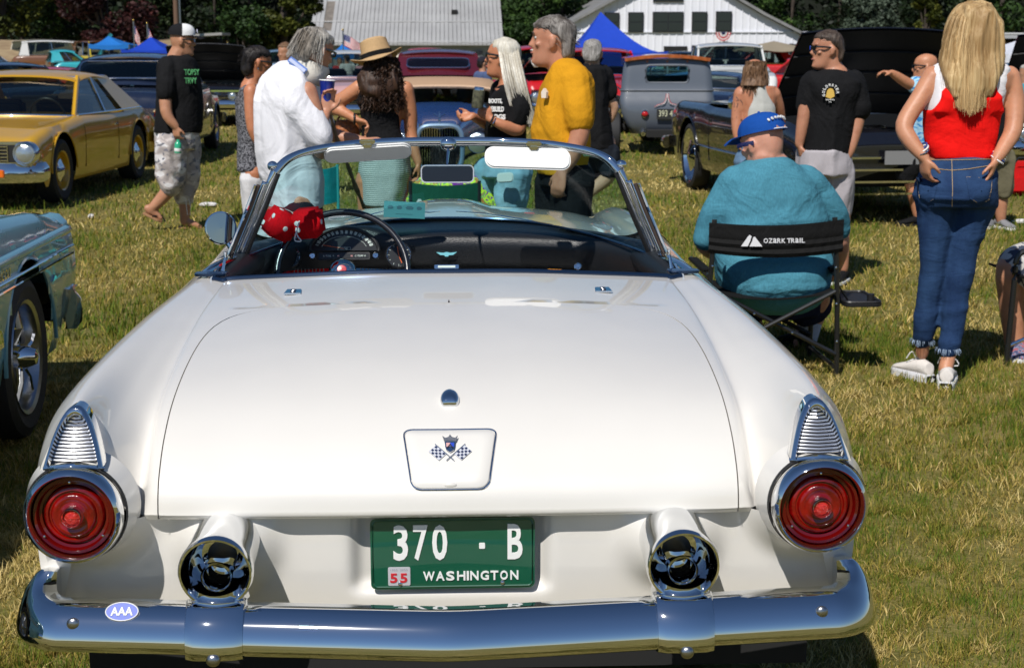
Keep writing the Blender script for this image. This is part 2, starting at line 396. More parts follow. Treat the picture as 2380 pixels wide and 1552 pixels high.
# ---- tail lamps
REDL = mat('red_lens', (.17, .001, .001), .18, coat=1, spec=.4, coatr=.0, var=.75, vs=16, bmp=.35, bs=45)
REDD = mat('deep_red_lens', (.10, .001, .001), .12, coat=1, spec=.4)
for s in (1, -1):
    cx, cz, Y = .760*s, .645, 2.945
    mb = MB(); mb.lathe([(.1035, -.012), (.1045, -.006), (.102, .001)], (cx, Y, cz), (0, -1, 0), 56); CB(mb, 'lamp_gasket', RUBBER)
    mb = MB(); mb.lathe([(.118, -.07), (.110, -.04), (.1042, -.010)], (cx, Y, cz), (0, -1, 0), 56); CB(mb, 'lamp_housing', CREAM)
    mb = MB(); prof = [(.0985, 0), (.1005, .012), (.0985, .026), (.094, .036), (.0885, .040), (.0855, .036), (.083, .020), (.081, .0)]
    mb.lathe(prof, (cx, Y, cz), (0, -1, 0), 64); bz = CB(mb, 'lamp_bezel', CHROME, smooth=60)
    mb = MB(); mb.lathe([(.0835, .004), (.080, .018), (.073, .022), (.069, .012), (.064, .010), (.0635, .0), (.061, .0)], (cx, Y, cz), (0, -1, 0), 64)
    CB(mb, 'lens_rim', REDD, bz, smooth=40)
    mb = MB(); mb.lathe([(.0625, .0), (.0605, .010), (.056, .014), (.051, .0145), (.049, .011), (.046, .011), (.044, .017), (.040, .0195), (.034, .0205), (.031, .018), (.026, .018), (.023, .022), (.001, .022)], (cx, Y, cz), (0, -1, 0), 56)
    CB(mb, 'red_lens', REDL, bz, smooth=60)
    mb = MB(); mb.lathe([(.022, .018), (.0215, .036), (.019, .040), (.0165, .036), (.016, .03)], (cx, Y, cz), (0, -1, 0), 32); CB(mb, 'reflector_ring', CHROME, bz)
    mb = MB(); mb.lathe([(.0162, .032), (.012, .037), (.001, .040)], (cx, Y, cz), (0, -1, 0), 12); CB(mb, 'reflector', mat('reflector_red', (.62, .02, .01), .15, coat=1, bmp=.8, bs=300), bz, smooth=0)
    for a in (92, 215, 325):
        mb = MB(); mb.ell((cx+.071*cos(R(a)), Y-.024, cz+.071*sin(R(a))), (.0028, .002, .0028), n=8, m=5); CB(mb, 'screw', CHROME, bz)
    # pointed backup lamp above: chrome arch with ribbed insert
    def arch(sc, dy=0):
        pts = []
        for k in range(25):
            t = -1+2*k/24; h = 1-abs(t)**2.1
            x = t*.057*sc; z = .742+(.856-.742)*h*(1-.12*(1-sc))*(sc if sc < 1 else 1)
            xx = x*(1-.10*h*0)
            pts.append(Vector((cx+xx, 2.958+(z-.742)*.45+dy, z+(1-sc)*.012)))
        return pts
    outer = arch(1.0, .0); 
    mb = MB(); out0 = [p+Vector((0, .03, 0)) for p in arch(1.02)]
    L = [out0, arch(1.06, -.006), arch(1.02, -.018), arch(.92, -.020), arch(.84, -.012), arch(.81, .006)]
    mb.loft(L, False, False); ah = CB(mb, 'lamp_hood', CHROME, smooth=70)
    mb = MB(); bl = arch(.82, .004); mb.add(bl+[Vector((cx, bl[0].y, .742))], [tuple(range(len(bl)))]); CB(mb, 'lamp_backing', mat('lamp_backing', (.08, .08, .085), .3, 1), ah)
    for k in range(14):
        z = .752+k*.0066; h = min(1, max(0, (z-.742)/.100)); hw = .057*.80*(1-h)**(1/2.1)
        if hw < .006: continue
        mb = MB(); yy = 2.958+(z-.742)*.45-.004
        mb.tube([(cx-hw, yy+.003, z), (cx, yy-.006, z), (cx+hw, yy+.003, z)], .0024, 6); CB(mb, 'lens_rib', mat('rib_silver', (.72, .73, .76), .22, .85), ah)
    mb = MB(); mb.tube([(cx-.060, 2.955, .736), (cx-.03, 2.94, .744), (cx, 2.935, .747), (cx+.03, 2.94, .744), (cx+.060, 2.955, .736)], .0045, 8); CB(mb, 'hood_base', CHROME, ah)
# ---- exhaust outlets, bumper and guards
for s in (1, -1):
    cx = .468*s; ax = Vector((0, -1, -.05)).normalized(); o = Vector((cx, 3.05, .556))
    mb = MB(); mb.lathe([(.0715, -.03), (.0712, .03), (.0714, .07), (.0716, .11)], o, ax, 48); CB(mb, 'exhaust_shroud', CHROME)
    mb = MB(); mb.lathe([(.0722, .10), (.0728, .13), (.0738, .165), (.075, .186), (.0748, .196), (.072, .203), (.068, .203), (.0655, .198), (.064, .185), (.061, .15), (.056, .12), (.042, .10), (.030, .10)], o, ax, 56)
    eb = CB(mb, 'exhaust_bezel', CHROME, smooth=50)
    mb = MB(); mb.lathe([(.026, .06), (.028, .15), (.0315, .180), (.0318, .188), (.029, .192), (.0255, .186), (.024, .06)], o+Vector((0, 0, -.014)), ax, 32); CB(mb, 'tail_pipe', CHROME, eb)
    mb = MB(); mb.lathe([(.0245, .085), (.001, .085)], o+Vector((0, 0, -.014)), ax, 20); CB(mb, 'pipe_bore', DARK, eb)
def bump_path(x):          # plan shape and height of the bumper
    a = abs(x); y = 2.803+.112*(sqrt(a*a+.0016)-.04)
    return y
prof = [(-.035, .475), (-.014, .477), (0, .4755), (.010, .471), (.022, .461), (.033, .450), (.042, .432), (.0475, .416), (.0485, .404), (.045, .394), (.036, .387), (.022, .383), (.0, .381), (-.03, .383)]
def bumper_ring(px_, py_, dirx, diry, zo=0, sc=1, lift=0):
    out = []
    for k, (o_, z) in enumerate(prof):
        zz = .435+(z-.435)*sc+zo
        if lift: zz += lift*max(0, (z-.40)/.087)
        out.append(Vector((px_+dirx*o_, py_+diry*o_, zz)))
    return out
def bpath():
    P = []
    for k in range(-40, 41):
        x = k/40*.772; P.append((x, bump_path(x), 0, -1, 0, 1, 0))
    R_ = []
    cx0, cy0 = .772, bump_path(.772)
    for k in range(1, 15):
        a = 90*k/14; r = .075
        x = cx0+r*sin(R(a)); y = cy0+r*(1-cos(R(a)))*1.2
        R_.append((x, y, sin(R(a)), -cos(R(a)), 0, 1+.0*k, .040*(k/14)**5.0))
    x, y = R_[-1][0], R_[-1][1]
    for k in range(1, 7): R_.append((x+.002*k, y+.022*k, 1, -.0, 0, 1-.015*k, .040-.006*k*k*.25))
    Lf = [(-a, b, -c, d, e, f, g_) for a, b, c, d, e, f, g_ in R_][::-1]
    return Lf+P+R_
mb = MB(); mb.loft([bumper_ring(*q) for q in bpath()], True, True); bp = CB(mb, 'rear_bumper', CHROME, smooth=48)
for s in (1, -1):
    # guard block under the exhaust
    cx = .468*s; hw = .060; y0 = bump_path(cx)
    rings = []
    for x_, ex_ in ((-hw, -.004), (-hw+.004, .010), (-hw+.02, .016), (0, .019), (hw-.02, .016), (hw-.004, .010), (hw, -.004)):
        pr = []
        for k, (o_, z) in enumerate(prof):
            pr.append(Vector((cx+x_, y0-o_-ex_, z+(.004 if z > .44 else -.004 if z < .4 else 0))))
        pr[1].z += .006; pr[2].z += .006; pr[3].z += .004
        rings.append(pr)
    mb = MB(); mb.loft(rings, True, True); gd = CB(mb, 'bumper_guard', CHROME, bp, smooth=50)
    # saddle between the guard and the exhaust
    mb = MB(); rr = []
    for t in np.linspace(0, 1, 9):
        ring = []
        wd = .060*(1-t)+.052*t; z = .480+.024*t; y = y0-.012-.010*t
        for k in range(15):
            a = pi*k/14; ring.append(Vector((cx-wd*cos(a), y+.06-.055*sin(a)**.7, z+.012*t*(abs(cos(a)))**2)))
        rr.append(ring)
    mb.loft(rr, False, False); CB(mb, 'guard_saddle', CHROME, bp)
    mb = MB(); mb.ell((cx, y0-.066, .390), (.014, .008, .013), n=16, m=10); CB(mb, 'bumper_bolt', DCHROME, bp)
    mb = MB(); xb = .752*s; mb.ell((xb, bump_path(xb)-.0335, .445), (.0135, .008, .0135), n=16, m=10); CB(mb, 'bumper_bolt', DCHROME, bp)
mb = MB(); BLUE = mat('club_badge_blue', (.05, .10, .50), .4); xb = -.655; yb = bump_path(xb)
bn = Vector((0, -.86, .5)).normalized(); be = Vector((0, .5, .86))
bo = Vector((xb, yb-.0225, .470))
mb.prism([(.032*cos(2*pi*k/32), .018*sin(2*pi*k/32)) for k in range(32)], bo, (1, 0, 0), be, .0014)
ba = CB(mb, 'club_badge', BLUE, bp)
mb = MB(); mb.tube([bo+Vector((1, 0, 0))*.032*cos(2*pi*k/32)+be*.018*sin(2*pi*k/32)-Vector((0, .0004, 0)) for k in range(32)], .0012, 6, closed=True); CB(mb, 'badge_rim', WHITEP, ba)
text('badge_letters', 'AAA', bo+bn*.0016, (1, 0, 0), be, .044, .017, WHITEP, ba, True, .001, bold=.03)
text('badge_letters', 'MICHIGAN', bo+bn*.0022-be*.0015, (1, 0, 0), be, .018, .0022, BLUE, ba, True, .0006) if False else None
# ---- number plate
PG = paint('plate_green', (.002, .085, .042), .35)
PW = mat('plate_white', (.80, .80, .78), .45)
pc = Vector((0.004, 3.030, .519)); ex = Vector((1, 0, 0)); ez = Vector((0, 0, 1))
mb = MB(); mb.prism(rrect(.348, .156, .012), pc, ex, ez, .003); plate = CB(mb, 'number_plate', PG)
mb = MB(); mb.tube([pc+ex*x+ez*z-Vector((0, .0016, 0)) for x, z in rrect(.338, .146, .010)], .0022, 6, closed=True); CB(mb, 'plate_rim', PG, plate)
f0 = pc+Vector((0, -.0026, 0))
def glyph(ch, cx_, wd_, hh, cz_): text('plate_character', ch, f0+ex*cx_+ez*cz_, ex, ez, wd_, hh, PW, plate, True, .003, bold=.022)
glyph('3', -.110, .031, .078, .025); glyph('7', -.068, .031, .078, .025); glyph('0', -.0275, .032, .078, .025); glyph('B', .132, .032, .078, .025)
mb = MB(); mb.prism(rrect(.0125, .0125, .002), f0+ex*.062+ez*.0165, ex, ez, .003); CB(mb, 'plate_dot', PW, plate)
for k, ch in enumerate('WASHINGTON'):
    wl = [.026, .020, .019, .019, .005, .019, .019, .018, .0175, .0185][k]; xc_ = [-.053, -.029, -.0075, .0155, .0295, .0435, .0655, .0860, .1065, .1285][k]
    text('plate_character', ch, f0+ex*(xc_+.002)+ez*(-.0495), ex, ez, wl*.93, .020, PW, plate, True, .003, bold=.02)
mb = MB(); mb.prism(rrect(.047, .041, .003), f0+ex*(-.114)+ez*(-.0485)-Vector((0, .001, 0)), ex, ez, .0014); tb = CB(mb, 'year_tab', mat('tab_silver', (.62, .62, .66), .4, .3), plate)
RD = mat('sticker_red', (.55, .02, .03), .5)
for k, dx in enumerate((-.0105, .0105)): text('year_digit', '5', f0+ex*(-.115+dx)+ez*(-.052)-Vector((0, .002, 0)), ex, ez, .0155, .021, RD, tb, True, .002, bold=.03)
text('tab_print', '1955  2055', f0+ex*(-.114)+ez*(-.034)-Vector((0, .002, 0)), ex, ez, .036, .0045, mat('tab_print', (.35, .35, .4), .6), tb, True, .0006)
for x in (-.112, .105):
    mb = MB(); mb.ell(f0+ex*x+ez*(-.0655)-Vector((0, .001, 0)), (.0052, .004, .0052), n=12, m=8); CB(mb, 'plate_bolt', CHROME, plate)
# ---- filler door, crest and key cover on the lid
mb = MB()
def trap(k=1.0):
    pts = []; top, bot, h = .101*k, .080*k, .074*k
    P_ = [(-top, h), (top, h), (bot, -h), (-bot, -h)]
    for i in range(4):
        a = Vector(P_[i-1]+(0,)); b = Vector(P_[i]+(0,)); c = Vector(P_[(i+1) % 4]+(0,)); r = .022
        p = b+(a-b).normalized()*r; q = b+(c-b).normalized()*r
        for t in np.linspace(0, 1, 7): pts.append((p*(1-t)**2+b*2*t*(1-t)+q*t*t).to_2d())
        nx = c+(b-c).normalized()*r
        for t in np.linspace(.12, .88, 7): pts.append((q*(1-t)+nx*t).to_2d())
    return pts
# local frame of the door: s runs up the curved lid at x=0
arc = [onlid(0.0001, z=z)[0] for z in np.linspace(.645, .79, 60)]
acc = [0]
for a, b in zip(arc, arc[1:]): acc.append(acc[-1]+(b-a).length)
def lidpt(x, s_, off=0):
    t = s_; z = float(np.interp(t, acc, [p.z for p in arc])); return onlid(x+1e-4, z=z, off=off)[0]
SC_ = .0975
DCX = 0.0
tp = trap()
mb = MB(); mb.tube([lidpt(DCX+x, SC_+y, .0012) for x, y in tp], .0022, 8, closed=True); fd = CB(mb, 'filler_door', CHROME)
mb = MB(); rings = []
for k, off in ((.972, -.002), (.968, .0022), (.955, .0034), (.7, .0036), (.4, .0036), (.1, .0036)):
    rings.append([lidpt(DCX+x*k, SC_+y*k, off) for x, y in tp])
mb.loft(rings, True, False); mb.f.append(tuple(len(mb.v)-len(tp)+i for i in range(len(tp)))); CB(mb, 'door_panel', CREAM, fd, smooth=60)
mb = MB(); q0 = lidpt(0, SC_-.0655, .003); mb.ell(q0, (.014, .004, .006), n=14, m=6); CB(mb, 'finger_notch', CREAM, fd)
def fr(s_):
    a = lidpt(0, s_-.01); b = lidpt(0, s_+.01); e = (b-a).normalized(); return e, Vector((1, 0, 0)).cross(e)
eu, nu = fr(SC_+.012)
if nu.y > 0: nu = -nu
cc = lidpt(0, SC_+.010, .0052)
# crossed chequered flags
NAVY = mat('enamel_navy', (.01, .02, .07), .3, coat=1)
for s in (1, -1):
    d = Vector((s*.70, 0, 0))+eu*.71; d.normalize(); pnorm = (Vector((s*.71, 0, 0))-eu*.70).normalized()
    base = cc-eu*.021-Vector((s*.008, 0, 0))
    mb = MB(); mb.tube([base+nu*.001, base+d*.057+nu*.001], .0011, 6); fl = CB(mb, 'flag_staff', CHROME, fd)
    fo = base+d*.0385+pnorm*.0115
    mb = MB(); mb.prism([(-.0155, -.0105), (.0155, -.0105), (.0155, .0105), (-.0155, .0105)], fo, d, nu.cross(d), .0016); fg = CB(mb, 'chequered_flag', mat('flag_silver', (.62, .64, .70), .3, .3), fd)
    for i in range(5):
        for j in range(4):
            if (i+j) % 2: continue
            mb = MB(); mb.prism([(-.0026, -.0024), (.0026, -.0024), (.0026, .0024), (-.0026, .0024)], fo+d*(i-2)*.0058+nu.cross(d)*(j-1.5)*.0051+nu*.0012, d, nu.cross(d), .0008)
            CB(mb, 'flag_check', NAVY, fg)
sh = [(-.0115, .014), (.0115, .014), (.0105, 0), (.0085, -.008), (0, -.014), (-.0085, -.008), (-.0105, 0)]
so_ = cc+eu*.012+nu*.002
mb = MB(); mb.prism(sh, so_, (1, 0, 0), eu, .003); crest = CB(mb, 'shield_crest', CHROME, fd, bevel=.0006)
mb = MB(); mb.prism([(-.0085, .009), (0, .009), (0, .001), (-.008, -.001)], so_+nu*.0020, (1, 0, 0), eu, .0008); CB(mb, 'enamel_field', mat('enamel_pink', (.62, .35, .33), .3, coat=1), crest)
mb = MB(); mb.prism([(0, .009), (.0085, .009), (.008, -.001), (0, .001)], so_+nu*.0020, (1, 0, 0), eu, .0008); CB(mb, 'enamel_field', mat('enamel_blue', (.02, .06, .45), .3, coat=1), crest)
mb = MB(); mb.prism([(-.007, -.004), (0, .007), (.007, -.004), (.0045, -.004), (0, .003), (-.0045, -.004)], so_+nu*.0026, (1, 0, 0), eu, .0008); CB(mb, 'chevron', mat('enamel_black', (.01, .01, .01), .3, coat=1), crest)
mb = MB(); mb.prism([(-.0165, .027), (-.0105, .0215), (-.004, .0235), (0, .030), (.004, .0235), (.0105, .0215), (.0165, .027), (.0125, .013), (-.0125, .013)], so_+nu*.001, (1, 0, 0), eu, .004); CB(mb, 'crown', DCHROME, crest, bevel=.0005)
# key cover
kp, kn = onlid(0.0001, y=3.205, off=.001); ke = Vector((1, 0, 0)).cross(kn) * -1
if ke.z < 0: ke = -ke
mb = MB(); ky = [(.0205*cos(a)*(1+.10*-sin(a)), .030*sin(a)+(.002 if sin(a) > 0 else 0)) for a in [2*pi*k/28 for k in range(28)]]
ky = [(x*(1 if abs(x) < .02 else 1), max(y, -.024)) for x, y in ky]
mb.loft([[kp+Vector((1, 0, 0))*x*q+ke*y*q+kn*h for x, y in ky] for q, h in ((1.03, -.002), (1.03, .003), (.93, .010), (.7, .0145), (.3, .017), (.05, .0172))], True, True)
CB(mb, 'key_cover', CHROME, smooth=70)
# ---- deck fittings
for s in (1, -1):
    p = at(1036+s*342, 684, 4.12); p = Vector((s*.428, 4.06, 0)); z = float(S(2.0, 7.35)[2])+.003
    mb = MB(); mb.prism([(-.024, -.030), (.024, -.030), (.020, .030), (-.020, .030)], (s*.425, 4.06, z), (1, 0, 0), (0, 1, .04), .004); hc_ = CB(mb, 'hinge_cap', CHROME, bevel=.0015)
    for dy in (-.01, .012):
        mb = MB(); mb.ell((s*.425, 4.06+dy, z+.003), (.008, .005, .003), n=10, m=6); CB(mb, 'cap_stud', DCHROME, hc_)
# ---- cockpit opening: trim rim, inner walls, seats
NAV = mat('dark_blue_trim', (.012, .03, .07), .22, .6, coat=.6)
edge = [S(3.0*q/20, 8) for q in range(21)]+[S(3+2.0*q/10, 8) for q in range(1, 11)]
side = [np.array((xi, y, zi)) for y, xi, zi, *_ in spec]
def sm(pts, s, dz=0, dx=0): return [Vector((p[0]*s+dx*s, p[1], p[2]+dz)) for p in pts]
rim = sm(edge, -1, .004)[::-1]+sm(edge, 1, .004)[1:]
mb = MB(); mb.tube(rim, .0075, 8); CB(mb, 'cockpit_rim', NAV)
for s in (1, -1):
    mb = MB(); mb.tube(sm(side, s, .004), .008, 8); CB(mb, 'door_sill_trim', CHROME)
mb = MB()
rear = sm(edge, -1)[::-1]+sm(edge, 1)[1:]
mb.grid([rear, [p+Vector((0, .03, -.04)) for p in rear], [p+Vector((0, .05, -.55)) for p in rear]])
for s in (1, -1):
    sd_ = sm(side, s); mb.grid([sd_, [p+Vector((-.03*s, 0, -.04)) for p in sd_], [p+Vector((-.04*s, 0, -.5)) for p in sd_]])
mb.box((0, 4.85, .40), (1.4, 1.1, .02)); CB(mb, 'cockpit_lining', TRIMB, smooth=40)
SEATW = fabric('seat_white_vinyl', (.62, .62, .60), .05, 200, .05, .5, .1)
mb = MB(); mb.box((0, 4.50, .66), (1.28, .14, .42), Matrix.Rotation(R(10), 3, 'X')); CB(mb, 'seat_back', SEATW, bevel=.05, seg=4)
mb = MB(); mb.box((0, 4.75, .50), (1.28, .42, .14)); CB(mb, 'seat_cushion', SEATW, bevel=.04, seg=3)
# ---- dash
def dashrow(x):
    a = abs(x); yb = 5.40-.34*(a/.66)**2.2
    return yb
mb = MB(); G = []
for k in range(-34, 35):
    x = k/34*.70; a = abs(x)/.70; yb = dashrow(x); fw = .0 if a < .0 else 0
    z0 = .955-.035*a**2
    yf = 5.13-.42*max(0, (a-.62)/.38)**1.5
    hood = .030*math.exp(-((x+.345)/.125)**4)
    P_ = [(x, yb+.02, z0), (x, yb-.05, z0+.002), (x, yf+.10, z0-.006+hood*.4), (x, yf+.045, z0-.012+hood), (x, yf+.012, z0-.025+hood*.9), (x, yf, z0-.050), (x, yf+.002, z0-.085), (x, yf+.014, z0-.125), (x, yf+.045, z0-.155), (x, yf+.07, z0-.19), (x, yf+.08, z0-.40)]
    G.append([tuple(cr(np.array(P_), t)) for t in np.linspace(0, 10, 41)])
mb.grid(G); dash = CB(mb, 'dashboard', TRIMB, smooth=60)
for s in (1, -1):
    # padded corner running back from the dash to the rear corner of the cockpit
    mb = MB(); P_ = [Vector((s*x, y, z)) for x, y, z in ((.70, 4.42, .865), (.695, 4.6, .868), (.675, 4.78, .872), (.655, 4.92, .885), (.62, 5.02, .895), (.58, 5.1, .89))]
    pts = catmull(P_, 5); n = len(pts); mb.tube(pts, [.030+.025*sin(pi*min(1, i/(n-1)*1.1)) for i in range(n)], 12); CB(mb, 'padded_corner', TRIMB, smooth=179)
mb = MB(); mb.box((0, 5.19, .775), (1.25, .012, .05)); CB(mb, 'pleated_trim', mat('pleated_silver', (.55, .56, .57), .3, .8, bmp=.6, bs=160), dash)
# speedometer, gauges
IV = mat('dial_ivory', (.62, .72, .66), .5); ORG = mat('needle_orange', (.8, .16, .05), .5); DIAL = mat('dial_black', (.012, .013, .014), .3)
cg = at(800, 583, 5.075); sx = Vector((1, 0, 0)); sz = Vector((0, .30, .954))
sn = sx.cross(sz)
mb = MB(); sw, shh = .112, .074
dome = [(sw*cos(pi*k/30), shh*sin(pi*k/30)) for k in range(31)]
mb.prism(dome, cg, sx, sz, .012); spd = CB(mb, 'speedometer', DIAL, dash)
mb = MB(); mb.tube([cg+sx*x*1.05+sz*y*1.07-Vector((0, .008, 0)) for x, y in dome], .0065, 8); CB(mb, 'speedometer_bezel', BLACKP, spd)
for k in range(16):
    a = pi-(.10*pi+.80*pi*k/15); r0, r1 = .80, .97
    p = cg+sx*sw*.86*cos(a)+sz*shh*.86*sin(a)+sn*.0066
    dd = (sx*sw*cos(a)+sz*shh*sin(a)).normalized(); tt = sn.cross(dd)
    if k == 0: text('speed_numeral', '0', p, -tt*-1 if False else tt*-1, dd, .004, .011, IV, spd, True, .0006)
    else: text('speed_numeral', str(k*10), p, -tt, dd, .0085, .0125, IV, spd, True, .0006, bold=.04)
for k in range(46):
    a = pi-(.10*pi+.80*pi*k/45); p = cg+sx*sw*.70*cos(a)+sz*shh*.66*sin(a)+sn*.0066
    mb = MB(); mb.box(p, (.0014, .0006, .0024)); CB(mb, 'dial_tick', IV, spd)
mb = MB(); a = pi*.88; mb.tube([cg+sn*.008+sz*.006, cg+sx*sw*.7*cos(a)+sz*shh*.7*sin(a)+sn*.008], .0010, 5); CB(mb, 'needle', ORG, spd)
mb = MB(); o_ = cg+sz*.007+sn*.0068; mb.tube([o_+sx*x+sz*y for x, y in rrect(.044, .008, .001, 1)], .0005, 4, closed=True); CB(mb, 'odometer_frame', IV, spd)
text('odometer_digits', '55120', o_+sn*.0004, sx, sz, .024, .005, IV, spd, True, .0005)
pb = cg-sz*.018-Vector((0, .004, 0))
mb = MB(); mb.prism(rrect(.176, .026, .006), pb, sx, sz, .010); ipn = CB(mb, 'warning_lamp_panel', BLACKP, dash, bevel=.001)
mb = MB(); mb.prism(rrect(.165, .016, .002), pb+sn*.0055, sx, sz, .002); CB(mb, 'gauge_window', DIAL, ipn)
for t, dx in (('E  FUEL  F', -.052), ('C TEMP H', .055)): text('gauge_print', t, pb+sx*dx+sn*.0068, sx, sz, .036, .006, IV, ipn, True, .0004)
for dx in (-.019, .026):
    mb = MB(); mb.box(pb+sx*dx+sn*.0068, (.007, .001, .005)); CB(mb, 'tell_tale', mat('tell_tale_red', (.5, .25, .25), .4), ipn)
for dx in (-.108, .108):
    mb = MB(); mb.lathe([(.013, 0), (.012, .010), (.009, .014), (.008, .008), (.001, .008)], pb+sx*dx*.99+sn*.002, sn, 18); CB(mb, 'dash_knob', CHROME, dash)
for (px, py, rr_, ndl) in ((672, 597, .036, 40), (927, 593, .040, 15)):
    gc = at(px, py, 5.06)
    mb = MB(); mb.lathe([(rr_*1.12, -.02), (rr_*1.14, .006), (rr_*1.05, .010), (rr_*.98, .004)], gc, sn, 32); gz = CB(mb, 'round_gauge', BLACKP, dash)
    mb = MB(); mb.lathe([(rr_, .002), (.0005, .002)], gc, sn, 28); CB(mb, 'gauge_face', DIAL, gz)
    mb = MB(); mb.tube([gc+sx*rr_*cos(2*pi*k/32)+sz*rr_*sin(2*pi*k/32)+sn*.006 for k in range(32)], .0014, 5, closed=True); CB(mb, 'gauge_ring', CHROME, gz)
    for k in range(12):
        a = 2*pi*k/12; mb = MB(); p1 = gc+(sx*cos(a)+sz*sin(a))*rr_*.80+sn*.004; p2 = gc+(sx*cos(a)+sz*sin(a))*rr_*(.92)+sn*.004
        mb.tube([p1, p2], .0009, 4); CB(mb, 'dial_tick', IV, gz)
    for nd in ((40,), (100, 290))[ndl == 15]:
        mb = MB(); a = R(nd); mb.tube([gc+sn*.005-(sx*cos(a)+sz*sin(a))*rr_*.5*(ndl == 40), gc+(sx*cos(a)+sz*sin(a))*rr_*.75+sn*.005], .0013, 5); CB(mb, 'needle', ORG if ndl == 15 else IV, gz)
# bird emblem on the dash (generic wing shape), radio slot, lock
bc = at(1038, 590, 5.12); TQ = mat('turquoise_enamel', (.20, .55, .60), .3, .3, coat=.6)
mb = MB(); mb.prism([(-.036, .006), (-.012, .0035), (0, .0065), (.012, .0035), (.036, .006), (.022, -.004), (.008, -.005), (.005, -.0095), (-.005, -.0095), (-.008, -.005), (-.022, -.004)], bc, sx, sz, .003); CB(mb, 'wing_emblem', TQ, dash)
rc_ = at(1038, 620, 5.12)
mb = MB(); mb.prism(rrect(.084, .014, .003), rc_, sx, sz, .006); rd = CB(mb, 'dash_tray', CHROME, dash, bevel=.001)
mb = MB(); mb.prism(rrect(.06, .007, .001), rc_+sn*.003, sx, sz, .003); CB(mb, 'tray_pull', IV, rd)
lc_ = at(1343, 620, 5.10); mb = MB(); mb.lathe([(.014, 0), (.013, .005), (.010, .006), (.009, .003), (.006, .003), (.005, .007), (.0005, .007)], lc_, sn, 20); CB(mb, 'glovebox_lock', CHROME, dash)
mb = MB(); dc_ = at(1290, 632, 5.02); mb.add([dc_+Vector(q) for q in ((-.075, 0, -.005), (-.02, .02, .004), (.02, .02, .002), (.09, 0, -.010), (0, -.04, -.02))], [(0, 1, 4), (1, 2, 4), (2, 3, 4)])
o_ = mb.build('orange_cloth', fabric('orange_cloth', (.75, .28, .01)), None, thick=.004); tag(o_, 'folded orange cloth lying in the open cockpit under the black dash', 'cloth')
# steering wheel
wc = Vector((-.352, 4.93, .838)); wn = Vector((0, -.80, .42)).normalized(); wa, wb_, _ = frame_of(wn)
sw_ = []
mb = MB(); mb.tube([wc+wa*.216*cos(2*pi*k/64)+wb_*.216*sin(2*pi*k/64) for k in range(64)], .0115, 12, closed=True); swl = CB(mb, 'steering_wheel', mat('wheel_black', (.012, .012, .016), .22, coat=.7), smooth=179)
mb = MB(); mb.lathe([(.045, -.03), (.048, 0), (.046, .012), (.034, .026), (.018, .033), (.001, .035)], wc, wn, 32); hub = CB(mb, 'wheel_hub', CHROME, swl)
mb = MB(); mb.lathe([(.016, .034), (.014, .037), (.001, .038)], wc, wn, 24); CB(mb, 'hub_crest', mat('hub_red', (.5, .03, .04), .3, coat=1), swl)
for s in (1, -1):
    for kk, dz in ((0, 0),):
        e = Vector((s, 0, 0)); mb = MB(); mb.loft([[wc+e*t+wb_*w_*c_+wn*(.01-.02*(t/.2)+h_) for c_, h_ in ((-1, 0), (0, .006), (1, 0), (0, -.006))] for t, w_ in ((.04, .014), (.12, .013), (.20, .010))]); sp = CB(mb, 'spoke', CHROME, swl)
        for q in range(9):
            mb = MB(); t = .062+q*.012; mb.tube([wc+e*t-wb_*.012+wn*(.012-.1*t*.2), wc+e*t+wb_*.012+wn*(.012-.1*t*.2)], .0016, 4); CB(mb, 'spoke_rib', BLACKP, sp)
mb = MB(); mb.tube([wc, wc-wn*.35], .022, 12); CB(mb, 'steering_column', BLACKP, swl)
# ---- windshield frame, glass
HL = [at(1036, 333, 4.93)]
def mk(px, py, y): p = at(px, py, y); return Vector((abs(p.x), p.y, p.z))
half = [Vector((0, 4.95, 1.272)), Vector((.16, 4.94, 1.271)), Vector((.32, 4.895, 1.265)), Vector((.44, 4.83, 1.250)), Vector((.505, 4.785, 1.228)), Vector((.545, 4.76, 1.19))]
post = [Vector((.545, 4.76, 1.19)), Vector((.562, 4.76, 1.15)), Vector((.60, 4.775, 1.06)), Vector((.655, 4.80, .94)), Vector((.672, 4.81, .90))]
hh = catmull(half, 6); pp = catmull(post, 6)
full = [Vector((-p.x, p.y, p.z)) for p in hh][::-1]+hh[1:]
mb = MB(); rings = []
for i, p in enumerate(full):
    d = (full[min(i+1, len(full)-1)]-full[max(i-1, 0)]).normalized(); out = Vector((0, 1, 0)).cross(d); 
    if out.z < 0: out = -out
    bk = Vector((0, -1, 0))
    rings.append([p+out*a+bk*b for a, b in ((.011, .000), (.0115, .008), (.009, .015), (.002, .018), (-.009, .018), (-.016, .014), (-.018, .006), (-.017, -.005), (-.003, -.013), (.006, -.011))])
mb.loft(rings, True, True); hdr = CB(mb, 'windshield_header', CHROME, smooth=50)
